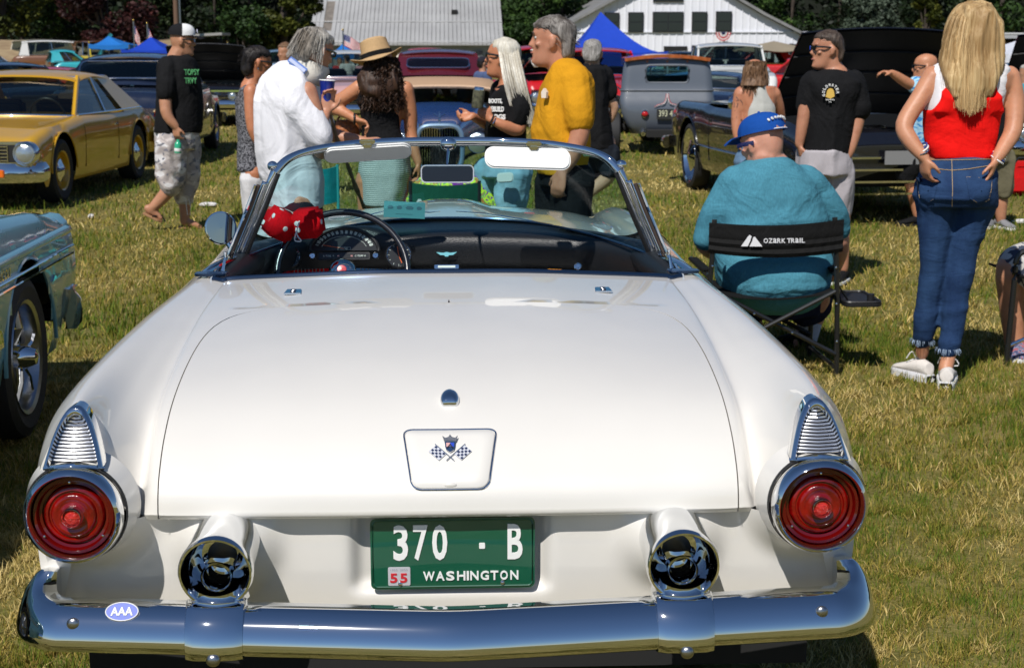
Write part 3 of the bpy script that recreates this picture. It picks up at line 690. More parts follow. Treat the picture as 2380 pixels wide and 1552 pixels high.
for s in (1, -1):
    P_ = [Vector((p.x*s, p.y, p.z)) for p in pp]
    mb = MB(); mb.tube(P_, .013, 10, up=Vector((0, 1, 0))); CB(mb, 'windshield_post', CHROME, smooth=179)
    mb = MB(); mb.tube([p+Vector((.021*s, -.012, -.012)) for p in P_[4:]], .0095, 8, up=Vector((0, 1, 0))); CB(mb, 'vent_channel', CHROME, smooth=179)
    mb = MB(); mb.tube([p+Vector((.036*s, -.030, -.012)) for p in P_[5:]], .0065, 6, up=Vector((0, 1, 0))); CB(mb, 'vent_seal', mat('brown_seal', (.06, .04, .03), .6))
    mb = MB(); mb.tube([p+Vector((.045*s, -.038, -.012)) for p in P_[5:]], .005, 6, up=Vector((0, 1, 0))); CB(mb, 'vent_edge', CHROME)
    mb = MB(); mb.tube([p+Vector((-.014*s, -.004, 0)) for p in P_[2:]], .008, 8, up=Vector((0, 1, 0))); CB(mb, 'glass_seal', BLACKP)
    # chrome foot running back to the corner of the cockpit
    F_ = catmull([Vector((s*.672, 4.80, .905)), Vector((s*.685, 4.73, .915)), Vector((s*.70, 4.60, .920)), Vector((s*.715, 4.50, .918)), Vector((s*.725, 4.41, .912))], 5)
    mb = MB(); mb.tube(F_, [.022-.008*i/(len(F_)-1) for i in range(len(F_))], 10, flat=.5); ft = CB(mb, 'sill_moulding', CHROME)
    mb = MB(); mb.prism(rrect(.095, .045, .012), (s*.70, 4.40, .916), (1, 0, 0), (0, 1, .03), .008); CB(mb, 'corner_bracket', NAV, bevel=.002)
    mb = MB(); mb.tube([(s*.675, 4.46, .915), (s*.668, 4.47, .955), (s*.667, 4.47, .972)], [.007, .004, .005], 8); CB(mb, 'top_latch_pin', CHROME)
    mb = MB(); mb.ell((s*.552, 4.755, 1.205), (.017, .013, .016), n=12, m=8); CB(mb, 'corner_cap', CHROME)
tops = [p+Vector((0, 0, -.012)) for p in full]
def base_at(t):   # t in -1..1
    a = abs(t); return Vector((t*.665, 5.40-.585*a**3.0, .957-.055*a**2))
G = []
ntop = len(tops)
for i, p in enumerate(tops):
    t = p.x/.545; b = base_at(max(-1, min(1, t*.985)))
    row = []
    for k in range(13):
        q = k/12; bow = .05*sin(pi*q)*(1-abs(t)**3); c = p.lerp(b, q); c.y += bow*.5; row.append(c)
    G.append(row)
for s, at_ in ((1, 1), (-1, 0)):
    ext = [Vector((p.x*s, p.y, p.z)) for p in pp[2:]]
    # close the sides down to the post
    rows = []
    for j, p in enumerate(ext):
        q = j/(len(ext)-1); row = G[-1] if at_ else G[0]; rows.append(p)
    G2 = [[(G[-1] if at_ else G[0])[k] for k in range(13)], [ext[min(len(ext)-1, round(k/12*(len(ext)-1)))] for k in range(13)]]
    if at_: mbg2 = G2
    else: mbg1 = G2
mb = MB(); mb.grid(G); mb.grid(mbg2); mb.grid(mbg1); CB(mb, 'windshield_glass', GLASS, smooth=179, weld=.0005)
bl = [base_at(k/20)+Vector((0, -.004, .004)) for k in range(-20, 21)]
mb = MB(); mb.tube(bl, .007, 8); CB(mb, 'glass_base_seal', BLACKP)
mb = MB(); mb.tube([p+Vector((0, .022, .001)) for p in bl], .007, 8, flat=.5); CB(mb, 'cowl_trim', mat('teal_trim', (.05, .20, .21), .3, coat=.6))
mb = MB(); mb.tube([Vector((p.x*.97, p.y-.012, p.z+.008)) for p in bl], .0045, 6); CB(mb, 'dash_edge_trim', NAV)
# visors, mirror
VG = mat('visor_white', (.74, .74, .72), .55, bmp=.1, bs=300)
for px0, px1, py0, py1, tl, y, w_ in ((755, 955, 328, 352, 3, 4.88, .0), (1128, 1325, 345, 392, -2, 4.84, 1)):
    c = at((px0+px1)/2, (py0+py1)/2, y); W_ = (px1-px0)/3475*4.9; 
    if w_: eyv = Vector((0, -.35, -.94)); hh_ = .072
    else: eyv = Vector((0, -.97, -.20)); hh_ = .13; c += Vector((0, -.02, -.018))
    exv = Vector((cos(R(tl)), .0, sin(R(tl))))
    if not w_: exv = Vector((.995, .10, .055)).normalized(); hh_ = .075; eyv = Vector((0, .72, -.69)); c += Vector((0, .02, -.004))
    mb = MB(); mb.prism(rrect(W_, hh_, .03, 6), c, exv, eyv, .014); vz = CB(mb, 'sun_visor', VG, bevel=.005, seg=3)
    bc2 = c-eyv*hh_*.5+Vector((.02 if w_ else .0, 0, .012))
    mb = MB(); mb.box(bc2, (.05, .02, .016)); mb.box(bc2+Vector((0, -.01, -.012)), (.03, .014, .014)); CB(mb, 'visor_clip', CHROME, bevel=.004)
mb = MB(); mb.box(at(1370, 360, 4.86), (.045, .014, .010)); CB(mb, 'header_latch', CHROME, bevel=.003)
mp = at(1040, 404, 4.84); 
mb = MB(); mb.prism(rrect(.172, .058, .016, 5), mp, (1, 0, .0), Vector((0, -.10, .995)), .014); rm = CB(mb, 'rear_view_mirror', CHROME, bevel=.003)
mb = MB(); mb.prism(rrect(.164, .050, .013, 5), mp+Vector((0, -.0085, 0)), (1, 0, 0), Vector((0, -.10, .995)), .002); CB(mb, 'mirror_glass', mat('mirror_dark', (.035, .045, .06), .05, .9), rm)
hc2 = at(1042, 335, 4.915)
mb = MB(); mb.ell(hc2, (.027, .018, .024), n=16, m=10); CB(mb, 'mirror_mount', CHROME, rm)
mb = MB(); mb.tube([hc2+Vector((0, 0, -.01)), mp+Vector((0, .03, .04)), mp+Vector((0, .01, .01))], [.006, .004, .004], 8); CB(mb, 'mirror_stem', CHROME, rm)
# door mirror
dm = at(513, 530, 4.78)
dn = Vector((.45, -.86, .10)).normalized(); 
mb = MB(); mb.lathe([(.001, -.035), (.03, -.030), (.048, -.012), (.053, 0), (.052, .004), (.048, .0045)], dm, dn, 36); sm_ = CB(mb, 'door_mirror', CHROME)
mb = MB(); mb.lathe([(.0495, .003), (.001, .0035)], dm, dn, 32); CB(mb, 'mirror_glass', mat('mirror_bright', (.55, .55, .56), .02, 1), sm_)
mb = MB(); mb.tube([dm-dn*.03, at(536, 575, 4.80), at(532, 592, 4.80)], [.008, .009, .014], 10); CB(mb, 'mirror_arm', CHROME, sm_)
# wipers
for pts in ([(945, 492, 5.50), (1000, 495, 5.49), (1022, 492, 5.47)], [(1060, 492, 5.5), (1130, 497, 5.48), (1200, 508, 5.44), (1285, 522, 5.36)], [(800, 515, 5.42), (860, 500, 5.45), (905, 488, 5.46)]):
    mb = MB(); mb.tube([at(*p) for p in pts], [.004]+[.006]*(len(pts)-2)+[.003], 6, flat=.6); CB(mb, 'wiper', CHROME)
mb = MB(); c = at(1420, 517, 5.22); 
# wheels (barely seen under the body)
for sx_, yy in ((-.72, 3.85), (.72, 3.85), (-.72, 6.42), (.72, 6.42)):
    mb = MB(); mb.lathe([(.22, -.08), (.30, -.085), (.335, -.06), (.335, .06), (.30, .085), (.22, .08)], (sx_, yy, .335), (1, 0, 0), 28, True); wh = CB(mb, 'wheel', RUBBER)
    mb = MB(); mb.lathe([(.21, -.06), (.20, .0), (.21, .06)], (sx_, yy, .335), (1, 0, 0), 24, True); CB(mb, 'rim', CHROME, wh)
# ---- the dice hanging in the cockpit
def die(px, py, y, rot, lab, pips):
    c = at(px, py, y); a = .092
    t = thing('fuzzy_die', lab, 'fuzzy die', c-Vector((0, 0, a/2)), 0, 'pair of red fuzzy dice hung behind the windshield')
    rm_ = Euler(rot).to_matrix()
    RDF = fabric('plush_red', (.62, .004, .010), .2, 700, .6, .9, .05)
    mb = MB(); mb.box(c, (a, a, a), rm_); mb.build('cube', RDF, t, True, bevel=.012, seg=3, smooth=179)
    for ax_, uv in pips:
        n = rm_ @ Vector(ax_); u = rm_ @ Vector((ax_[1], ax_[2], ax_[0])); v = n.cross(u)
        for p, q in uv:
            mb = MB(); mb.lathe([(.0085, -.002), (.0085, .0015), (.007, .0022), (.0005, .0024)], c+n*a/2+u*p*a+v*q*a, n, 14); mb.build('pip', WHITEP, t, True)
    return t, c
d1, p1_ = die(650, 520, 4.97, (R(18), R(24), R(38)), 'red fuzzy die left of its twin, turned to show one pip on its shaded face', [((0, -1, 0), [(0, 0)]), ((-1, 0, 0), [(-.22, .2), (.22, -.2)]), ((0, 0, 1), [(0, .2)])])
d2, p2_ = die(716, 518, 4.97, (R(8), R(-6), R(-14)), 'red fuzzy die half behind the steering wheel rim with two pips side by side', [((0, -1, 0), [(.24, .12), (.24, -.12)]), ((1, 0, 0), [(0, 0)])])
mb = MB(); cpts = catmull([p1_+Vector((.02, -.02, .035)), p1_+Vector((.05, 0, .01)), at(690, 545, 4.9), at(700, 560, 4.9), at(685, 558, 4.9), at(690, 535, 4.9), p2_+Vector((-.02, -.02, .03))], 6)
o_ = mb.tube(cpts, .0022, 6).build('dice_string', WHITEP); tag(o_, 'white string looped between the two red fuzzy dice', 'string')
# card standing against the windshield
cc_ = at(940, 488, 5.30)
TC = mat('teal_card', (.05, .22, .24), .6); TD = mat('teal_card_print', (.02, .10, .13), .6)
ch = Matrix.Rotation(R(3), 3, 'Y')
exx = ch @ Vector((1, 0, 0)); ezz = ch @ Vector((0, .25, .968))
ct = thing('dash_card', 'teal printed card standing on the dash against the windshield', 'card', cc_-Vector((0, 0, .03)))
mb = MB(); mb.prism([(-.073, -.029), (.073, -.029), (.073, .029), (-.073, .029)], cc_, exx, ezz, .0016); mb.build('card', TC, ct, True)
cn = exx.cross(ezz)
for k, (dx, w_, h_) in enumerate(((-.05, .022, .012), (-.018, .020, .012), (.018, .030, .012), (.052, .020, .012))):
    mb = MB(); mb.prism([(-w_/2, 0), (-w_/4, h_*.5), (w_/4, h_*.5), (w_/2, 0), (w_/3, -h_*.5), (-w_/3, -h_*.5)], cc_+exx*dx+ezz*.008+cn*.0012, exx, ezz, .0006); mb.build('printed_mark', TD, ct, True)
mb = MB(); mb.tube([cc_+exx*(-.03+.06*k/8)+ezz*(-.016+.001*(k % 2))+cn*.0014 for k in range(9)], .0006, 4); mb.build('printed_line', TD, ct, True)
# ================================================================== ground and grass
def ground():
    m, nt, b = _new('turf'); b.inputs['Roughness'].default_value = .95; b.inputs['Specular IOR Level'].default_value = .1
    c = coords(nt, 1)
    n1 = noise(nt, c, .55, 5, .6, .4); n2 = noise(nt, c, 7, 6, .7); n3 = noise(nt, c, 60, 3, .6)
    a = ramp(nt, n1, [(.36, (.085, .085, .010)), (.50, (.15, .12, .02)), (.66, (.24, .165, .05))])
    d = ramp(nt, n2, [(.3, (.035, .045, .012)), (.5, (.13, .13, .035)), (.72, (.30, .23, .10))])
    mx = mixc(nt, .55, a, d)
    nt.links.new(mixc(nt, ramp(nt, n3, [(.35, 0), (.8, .5)]), mx, (.33, .27, .12)), b.inputs['Base Color'])
    bump(nt, b, n2, .9, .05)
    mb = MB(); xs = np.concatenate([-np.geomspace(700, 4, 14), np.linspace(-3, 3, 7), np.geomspace(4, 700, 14)])
    ys = np.concatenate([[-400, -60, -12], np.linspace(-4, 30, 40), np.geomspace(34, 900, 14)])
    mb.grid([[(x, y, .018*sin(x*.9+y*.5)*cos(y*.35) if abs(x) < 40 and abs(y) < 60 else 0) for x in xs] for y in ys])
    o = mb.build('ground', m, None); tag(o, 'mown field of dry patchy grass', None, None, 'structure')
ground()
def gz(x, y): return .018*np.sin(x*.9+y*.5)*np.cos(y*.35)-.004
def pnoise(x, y, f, seed):
    r = np.random.default_rng(seed); o = np.zeros_like(x)
    for k in range(14):
        a = r.uniform(0, 2*pi); q = f*r.uniform(.5, 1.8); o += np.sin((x*cos(a)+y*sin(a))*q*2*pi+r.uniform(0, 6.28))
    return o/sqrt(14)*1.4
def grass():
    m, nt, b = _new('grass_blades'); b.inputs['Roughness'].default_value = .75; b.inputs['Specular IOR Level'].default_value = .25
    at_ = nt.nodes.new('ShaderNodeAttribute'); at_.attribute_name = 'tone'
    cr_ = ramp(nt, at_.outputs['Fac'], [(0, (.034, .078, .005)), (.28, (.09, .14, .010)), (.48, (.19, .17, .020)), (.7, (.33, .235, .055)), (1, (.56, .44, .18))])
    nt.links.new(cr_, b.inputs['Base Color'])
    b.inputs['Subsurface Weight'].default_value = 0
    X = []; Y = []; Z = []; L = []; W = []
    rg = np.random.default_rng(3)
    for y0, y1, n, ln, wd in ((2.35, 3.4, 110000, .032, .0022), (3.4, 5, 160000, .035, .0026), (5, 8, 150000, .042, .0038), (8, 13, 90000, .05, .007), (13, 22, 60000, .05, .012), (22, 45, 40000, .055, .024)):
        y = rg.uniform(y0, y1, n); hw = y*.40+.7; x = rg.uniform(-1, 1, n)*hw+y*.05
        keep = ~((np.abs(x) < .80) & (y > 3.0) & (y < 7.2))
        x, y = x[keep], y[keep]; X.append(x); Y.append(y); L.append(np.full(len(x), ln)); W.append(np.full(len(x), wd))
    x = np.concatenate(X); y = np.concatenate(Y); ln = np.concatenate(L); wd = np.concatenate(W); n = len(x)
    # clumping: pull blades towards clump centres
    x += .03*pnoise(x, y, 3, 5); y += .03*pnoise(x, y, 3, 6)
    patch = pnoise(x, y, .45, 1); fine = pnoise(x, y, 5.5, 2)
    tone = np.clip(.51+.15*patch+.10*fine+rg.normal(0, .17, n), 0, 1)
    ln = ln*rg.uniform(.3, 1.5, n)**1.3*(1+.35*fine.clip(-1, 1))*np.where(tone < .4, 1.15, .8)
    a = rg.uniform(0, 2*pi, n); lean = np.where(tone > .55, rg.uniform(.5, 1.6, n), rg.uniform(.1, .9, n))
    z = gz(x, y); dx = np.cos(a); dy = np.sin(a); b_ = rg.uniform(0, 2*pi, n); wx = np.cos(b_)*wd*.5; wy = np.sin(b_)*wd*.5
    h1 = ln*np.cos(lean*.5)*.55; r1 = ln*np.sin(lean*.5)*.55; h2 = h1+ln*np.cos(lean)*.45; r2 = r1+ln*np.sin(lean)*.5
    V = np.empty((n, 5, 3))
    V[:, 0] = np.stack([x-wx, y-wy, z], 1); V[:, 1] = np.stack([x+wx, y+wy, z], 1)
    V[:, 2] = np.stack([x+dx*r1+wx*.8, y+dy*r1+wy*.8, z+h1], 1); V[:, 3] = np.stack([x+dx*r1-wx*.8, y+dy*r1-wy*.8, z+h1], 1)
    V[:, 4] = np.stack([x+dx*r2, y+dy*r2, z+h2], 1)
    me = bpy.data.meshes.new('grass'); me.vertices.add(n*5); me.vertices.foreach_set('co', V.ravel())
    base = np.arange(n)*5
    loops = np.stack([base, base+1, base+2, base+3, base+3, base+2, base+4], 1).ravel()
    me.loops.add(n*7); me.loops.foreach_set('vertex_index', loops)
    st = (np.arange(n)*7)[:, None]+np.array([0, 4]); tot = np.tile([4, 3], n)
    me.polygons.add(n*2); me.polygons.foreach_set('loop_start', st.ravel()); me.polygons.foreach_set('loop_total', tot)
    me.update(calc_edges=True)
    at2 = me.attributes.new('tone', 'FLOAT', 'POINT'); at2.data.foreach_set('value', np.repeat(tone, 5))
    me.materials.append(m); o = bpy.data.objects.new('grass', me); COL.objects.link(o)
    tag(o, 'short trampled grass, green mixed with dry straw', 'grass', None, 'stuff')
grass()
# ================================================================== other vehicles
def wheel(t, x, y, r, w_, rim, cap_, k=.62, style='cap', tyre=None):
    s = 1 if x > 0 else -1; o = (x, y, r)
    mb = MB(); mb.lathe([(r*k, -w_*.42*s), (r*.86, -w_*.5*s), (r*.97, -w_*.42*s), (r, -w_*.2*s), (r, w_*.2*s), (r*.97, w_*.42*s), (r*.86, w_*.5*s), (r*k, w_*.42*s)], o, (1, 0, 0), 28); wh = mb.build('wheel', tyre or RUBBER, t)
    mb = MB(); mb.lathe([(r*k*1.02, w_*.40*s), (r*k, w_*.46*s), (r*k*.93, w_*.42*s), (r*k*.86, w_*.18*s), (r*k*.5, w_*.14*s), (.001, w_*.14*s)], o, (1, 0, 0), 28); rm_ = mb.build('rim', rim, wh)
    if style == 'cap': mb = MB(); mb.lathe([(r*k*.62, w_*.16*s), (r*k*.58, w_*.34*s), (r*k*.35, w_*.42*s), (r*k*.2, w_*.5*s), (.001, w_*.52*s)], o, (1, 0, 0), 24); mb.build('hubcap', cap_, wh)
    else:
        mb = MB(); mb.lathe([(r*.17, w_*.14*s), (r*.16, w_*.38*s), (r*.09, w_*.62*s), (.001, w_*.66*s)], o, (1, 0, 0), 20); mb.build('hub', cap_, wh)
        for q in range(5):
            a = 2*pi*q/5+.3; d = Vector((0, cos(a), sin(a))); mb = MB(); mb.tube([Vector(o)+Vector((w_*.24*s, 0, 0))+d*r*.12, Vector(o)+Vector((w_*.30*s, 0, 0))+d*r*k*.5, Vector(o)+Vector((w_*.22*s, 0, 0))+d*r*k*.92], [r*.08, r*.075, r*.10], 8, flat=.5); mb.build('spoke', cap_, wh)
    return wh
STD = dict(L=4.7, W=1.84, zh=.90, zd=.90, zb=.93, zr=1.36, yc=.62, yf=.18, yb=-.75, yr=-1.25, wb=2.82, wr=.33, ww=.20, gb=.2, zs=.26, tw=.86, rw=.66, fo=.0, nose=.72, tail=.72, bulge=0, wf=.93)
def auto(label, mt, loc, rz, cat='car', name='car', roofm=None, front='classic', rear='classic', top=True, hood_open=False, rim=None, capm=None, style='cap', trim=True, res=.07, lo=False, glassm=None, extra=None, group=None, scale=1.0, doors=True, **kw):
    D = dict(STD); D.update(kw); L, W = D['L'], D['W']/2; t = thing(name, label, cat, loc, rz, group); 
    if scale != 1: t.scale = (scale,)*3
    yF, yR = L/2, -L/2; wyf = D['wb']/2+D['fo']; wyr = -D['wb']/2+D['fo']; ar = D['wr']+.07
    def top_z(y):
        pts = [(yR, D['tail']), (yR+.12, D['zd']-.05), (yR+.45, D['zd']), (D['yr'], D['zd']+.01), (D['yr']+.3, D['zb']), (D['yc'], D['zb']), (D['yc']+.4, D['zh']+.015), (yF-.5, D['zh']-.03), (yF-.12, D['zh']-.10), (yF, D['nose'])]
        return float(np.interp(y, [p[0] for p in pts], [p[1] for p in pts]))
    def half_w(y): return W*float(np.interp(y, [yR, yR+.15, yR+.6, -.3, yF-.7, yF-.15, yF], [D['tw'], .93, .985, 1.0, max(.985, D['wf']), D['wf'], D['tw']]))
    cut = (lambda y: D.get('bed') and y < D['yr']-.05)
    ys = np.arange(yR, yF+.001, L/max(8, round(L/res))); nq = 16; G = []
    for y in ys:
        z = top_z(y); w_ = half_w(y); zb_ = D['zs']+(.08 if y > yF-.3 or y < yR+.3 else 0)
        cs = [(0, z+.018), (w_*.35, z+.015), (w_*.62, z+.004), (w_*.80, z-.004+D['bulge']*.5), (w_*.90, z+D['bulge']-.005), (w_*.965, z-.045+D['bulge']), (w_*.995, z-.12), (w_, z-.22), (w_*1.0, (z+zb_)*.5), (w_*.985, zb_+.12), (w_*.95, zb_)]
        A = np.array(cs); row = [cr(A, 10*q/nq*1.0) for q in range(nq+1)]
        G.append([(p[0], y, p[1]) for p in row])
    mb = MB(); ny = len(ys); open_c = not top or D.get('cabin')
    for s in (1, -1):
        base = len(mb.v)
        V = []
        for j in range(ny):
            for q in range(nq+1):
                x, y, z = G[j][q]
                if q > 6:
                    for wy in (wyf, wyr):
                        d = sqrt((y-wy)**2+(z-D['wr'])**2)
                        if abs(d-ar) < res*.75 and z > D['wr']-.12: y = wy+(y-wy)*ar/d; z = D['wr']+(z-D['wr'])*ar/d
                V.append((x*s, y, z))
        mb.v += V
        for j in range(ny-1):
            for q in range(nq):
                ids = [base+j*(nq+1)+q, base+j*(nq+1)+q+1, base+(j+1)*(nq+1)+q+1, base+(j+1)*(nq+1)+q]
                c = sum((Vector(mb.v[i]) for i in ids), Vector())/4
                if q > 5 and any(sqrt((c.y-wy)**2+(c.z-D['wr'])**2) < ar*.985 for wy in (wyf, wyr)): continue
                if q <= nq*.42 and ((not top and D['yr']-.0 < c.y < D['yc']+.10) or (hood_open and D['yc']+.35 < c.y < yF-.22) or (D.get('bed') and c.y < D['yr']-.1 and c.y > yR+.1)): continue
                mb.f.append(tuple(ids))
    for j, sg in ((0, -1), (ny-1, 1)):
        ring = [Vector((p[0], p[1], p[2])) for p in G[j]]; full = [Vector((-p.x, p.y, p.z)) for p in ring[::-1]]+ring[1:]; c = Vector((0, G[j][0][1]+sg*.03, .55))
        mb.loft([full, [p.lerp(c, .06)+Vector((0, sg*.03, 0)) for p in full], [p.lerp(c, .5)+Vector((0, sg*.02, 0)) for p in full], [p.lerp(c, .97) for p in full]], False, False)
    body = mb.build('body', mt, t, smooth=42, weld=.002)
    mb = MB(); mb.box((0, 0, D['zs']+.14), (W*1.7, L*.9, .14)); mb.box((0, wyf, .5), (W*1.62, ar*1.9, .35)); mb.box((0, wyr, .5), (W*1.62, ar*1.9, .35)); mb.build('underbody', DARK, t)
    for wy in (wyf, wyr):
        for s in (1, -1):
            wheel(t, s*(W-D['ww']*.5-.015), wy, D['wr'], D['ww'], rim or DCHROME, capm or CHROME, style=style, k=D.get('rk', .62))
            if not lo:
                mb = MB(); mb.tube([(s*(W*.995), wy+ar*cos(a), D['wr']+ar*sin(a)) for a in np.linspace(.0, pi, 22)], .009, 6); mb.build('wheel_arch_lip', CHROME if D.get('chromearch') else mt, body)
    RM = roofm or mt; zb, zr = D['zb'], D['zr']; rw = D['rw']; bw = D.get('bw', W*.86)
    def frame(pA, pB, bow=.0, n=9):
        return [Vector((pA[0]+(pB[0]-pA[0])*k/(n-1), pA[1]+(pB[1]-pA[1])*k/(n-1)+bow*sin(pi*k/(n-1)), pA[2]+(pB[2]-pA[2])*k/(n-1)+.02*sin(pi*k/(n-1)))) for k in range(n)]
    GL = glassm or CARGLASS
    wsb = frame((-bw, D['yc'], zb), (bw, D['yc'], zb), .14); wst = frame((-rw, D['yf'], zr-.05), (rw, D['yf'], zr-.05), .07)
    if top or D.get('ws'):
        mb = MB(); mb.grid([[a.lerp(b_, k/5) for k in range(6)] for a, b_ in zip(wsb, wst)]); wsg = mb.build('windshield', GL, t, smooth=179)
        if trim:
            mb = MB(); mb.tube([*wsb, *wst[::-1]], .016, 6, closed=True); mb.build('windshield_trim', CHROME, wsg)
    if top:
        rb = frame((-bw, D['yr'], zb), (bw, D['yr'], zb), -.12); rt = frame((-rw, D['yb'], zr-.05), (rw, D['yb'], zr-.05), -.05)
        mb = MB(); G2 = [[a.lerp(b_, k/5) for k in range(6)] for a, b_ in zip(rb, rt)]; sw_ = D.get('rgw', 1.0)
        if sw_ < 1:
            mb2 = MB(); mb2.grid(G2); mb2.build('rear_panel', RM, t)
            c0 = (rb[4]+rt[4])/2; dn_ = (rt[4]-rb[4]).normalized(); hh_ = (rt[4]-rb[4]).length*D.get('rgh', .5)
            mb.prism(rrect(2*bw*sw_, hh_, min(.10, hh_*.35), 5), c0+dn_*D.get('rgz', .03)-Vector((0, .035, 0)), (1, 0, 0), dn_, .02); rg_ = mb.build('rear_window', GL if not D.get('rdark') else mat('window_dark', (.012, .014, .016), .05, coat=1), t)
            if trim:
                o_ = c0+dn_*D.get('rgz', .03)-Vector((0, .048, 0)); mb = MB(); mb.tube([o_+Vector((1, 0, 0))*x+dn_*y for x, y in rrect(2*bw*sw_, hh_, min(.10, hh_*.35), 5)], .012, 6, closed=True); mb.build('window_trim', CHROME, rg_)
        else:
            mb.grid(G2); rg_ = mb.build('rear_window', GL, t, smooth=179)
            if trim: mb = MB(); mb.tube([*rb, *rt[::-1]], .014, 6, closed=True); mb.build('window_trim', CHROME, rg_)
        mb = MB(); G3 = []
        for k in range(13):
            f = k/12; y = D['yb']-.06+(D['yf']+.10-D['yb']+.06)*f; zc_ = zr+.035*sin(pi*f)**.7-.02*(1-sin(pi*f)); G3.append([(rw*1.06*sin(a), y+(.05 if f > .5 else -.05)*cos(a)*(abs(f-.5)*2)**4, zc_-.085*(1-cos(a*.98))**1.0) for a in np.linspace(-pi/2, pi/2, 15)])
        mb.grid(G3); rf = mb.build('roof', RM, t, thick=.02, smooth=60)
        for s in (1, -1):
            A0, A1 = Vector((s*bw, D['yc'], zb)), Vector((s*rw, D['yf'], zr-.045)); C0, C1 = Vector((s*bw, D['yr']+.05, zb)), Vector((s*rw, D['yb'], zr-.045))
            mb = MB(); mb.grid([[A0.lerp(A1, k/4), Vector((s*(W*.93), C0.y, zb)).lerp(C1, k/4)] for k in range(5)]); sg_ = mb.build('side_window', GL, t)
            mb = MB(); mb.tube([A0, A1], .026, 6); mb.build('front_pillar', mt, t)
            cp = D.get('cp', .30); mb = MB(); e = Vector((0, cp, 0)); C0 = Vector((s*(W*.93-.01), C0.y, zb)); mb.loft([[C0+Vector((s*.02, -.05, -.02)), C0+Vector((s*.03, cp*1.3, -.02)), C0+Vector((-s*.05, 0, -.02))], [C1+Vector((s*.02, -.03, 0)), C1+e*.6+Vector((s*.02, 0, 0)), C1+Vector((-s*.05, 0, 0))]]); mb.build('rear_pillar', RM, t)
            if doors:
                mid = .42; mb = MB(); mb.tube([A0.lerp(Vector((s*W*.93, C0.y, zb)), mid)+Vector((s*.01, 0, 0)), A1.lerp(C1, mid)+Vector((s*.01, 0, 0))], .016, 6); mb.build('door_pillar', CHROME if trim else mt, t)
            if trim: mb = MB(); mb.tube([Vector((s*(W*.90), D['yc']-.02, zb+.012)), Vector((s*(W*.945), (D['yc']+D['yr'])/2, zb+.012)), Vector((s*(W*.93), D['yr']+.1, zb+.012))], .012, 6); mb.build('belt_trim', CHROME, t)
    # cabin: interior shade put into colour, so it looks dark through the glass
    mb = MB(); mb.box((0, (D['yc']+D['yr'])/2, .5), (W*1.5, D['yc']-D['yr']-.1, .25)); mb.box((0, D['yc']-.12, zb-.10), (W*1.6, .25, .16)); mb.build('cabin', D.get('intm') or TRIMB, t)
    for yy in ((D['yc']-.95), (D['yr']+.25)):
        if yy < D['yr']+.1: continue
        for s in (1, -1): mb = MB(); mb.box((s*W*.42, yy, zb-.06), (W*.68, .16, .42), Matrix.Rotation(R(-10), 3, 'X')); mb.build('seat', D.get('seatm') or D.get('intm') or TRIMB, t, bevel=.04)
    if not lo:
        mb = MB(); c = Vector((-W*.42, D['yc']-.35, zb+.0)); mb.tube([c+Vector((.19*cos(a), .05*sin(a), .18*sin(a))) for a in [2*pi*k/24 for k in range(24)]], .012, 6, closed=True); mb.build('steering_wheel', BLACKP, t)
        # seams and handles
        for s in (1, -1):
            for yy in (D['yc']+.02, D['yc']-1.18):
                w_ = half_w(yy); tz = top_z(yy); mb = MB(); mb.tube([(s*(w_*q+.001), yy, z) for q, z in ((.965, tz-.045), (.995, tz-.12), (1.0, tz-.22), (1.0, .55), (.987, D['zs']+.12))], .004, 4); mb.build('door_seam', DARK, body)
            mb = MB(); mb.tube([(s*(W+.02), D['yc']-1.05, zb-.13), (s*(W+.03), D['yc']-.95, zb-.13)], .012, 6); mb.build('door_handle', CHROME, t)
    if hood_open:
        hp = Vector((0, D['yc']+.42, zb+.03)); Lh = yF-.3-(D['yc']+.35); an = D.get('ha', 52); G4 = []
        for k in range(9):
            f = k/8; G4.append([hp+Vector((x*W*.84*(1-.06*f), f*Lh*cos(R(an)), f*Lh*sin(R(an))-.05*x*x-.05*f*f)) for x in np.linspace(-1, 1, 13)])
        mb = MB(); mb.grid(G4); hd = mb.build('hood', mt, t, thick=.015, smooth=60)
        mb = MB(); mb.grid([[p+Vector((0, .02, -.02)) for p in r] for r in G4]); mb.build('hood_liner', BLACKP, hd, smooth=60)
        for k in (2, 4, 6): mb = MB(); mb.tube([p+Vector((0, .03, -.03)) for p in G4[k]], .012, 5); mb.build('hood_brace', BLACKP, hd)
        mb = MB(); mb.box((0, (D['yc']+yF)/2+.1, .62), (W*1.4, Lh, .25)); eng = mb.build('engine', DARK, t)
        for k in range(10): mb = MB(); mb.lathe([(.03+.03*(k % 3), 0), (.04+.03*(k % 3), .1), (.001, .11)], (W*(-.6+1.2*((k*37) % 10)/10), D['yc']+.6+.09*k, .74), (0, 0, 1), 12); mb.build('engine_part', CHROME if k % 2 else DCHROME, eng)
        mb = MB(); mb.lathe([(.001, .10), (.12, .10), (.17, .08), (.17, .04), (.10, 0)], (0, D['yc']+.9, .76), (0, 0, 1), 20); mb.build('air_cleaner', CHROME, eng)
    # ---- front
    fy = yF+.03; nz = D['nose']
    def lampf(x, z, r, y=None):
        y = fy if y is None else y
        mb = MB(); mb.lathe([(r*1.18, -.10), (r*1.2, .01), (r*1.08, .03), (r*.98, .012)], (x, y+.035, z), (0, 1, 0), 24); b_ = mb.build('headlight', CHROME, t)
        mb = MB(); mb.lathe([(r, .008), (r*.8, .025), (r*.4, .036), (.001, .04)], (x, y+.035, z), (0, 1, 0), 24); mb.build('lens', mat('headlight_glass', (.55, .60, .62), .08, .75, coat=1, bmp=.3, bs=120), b_)
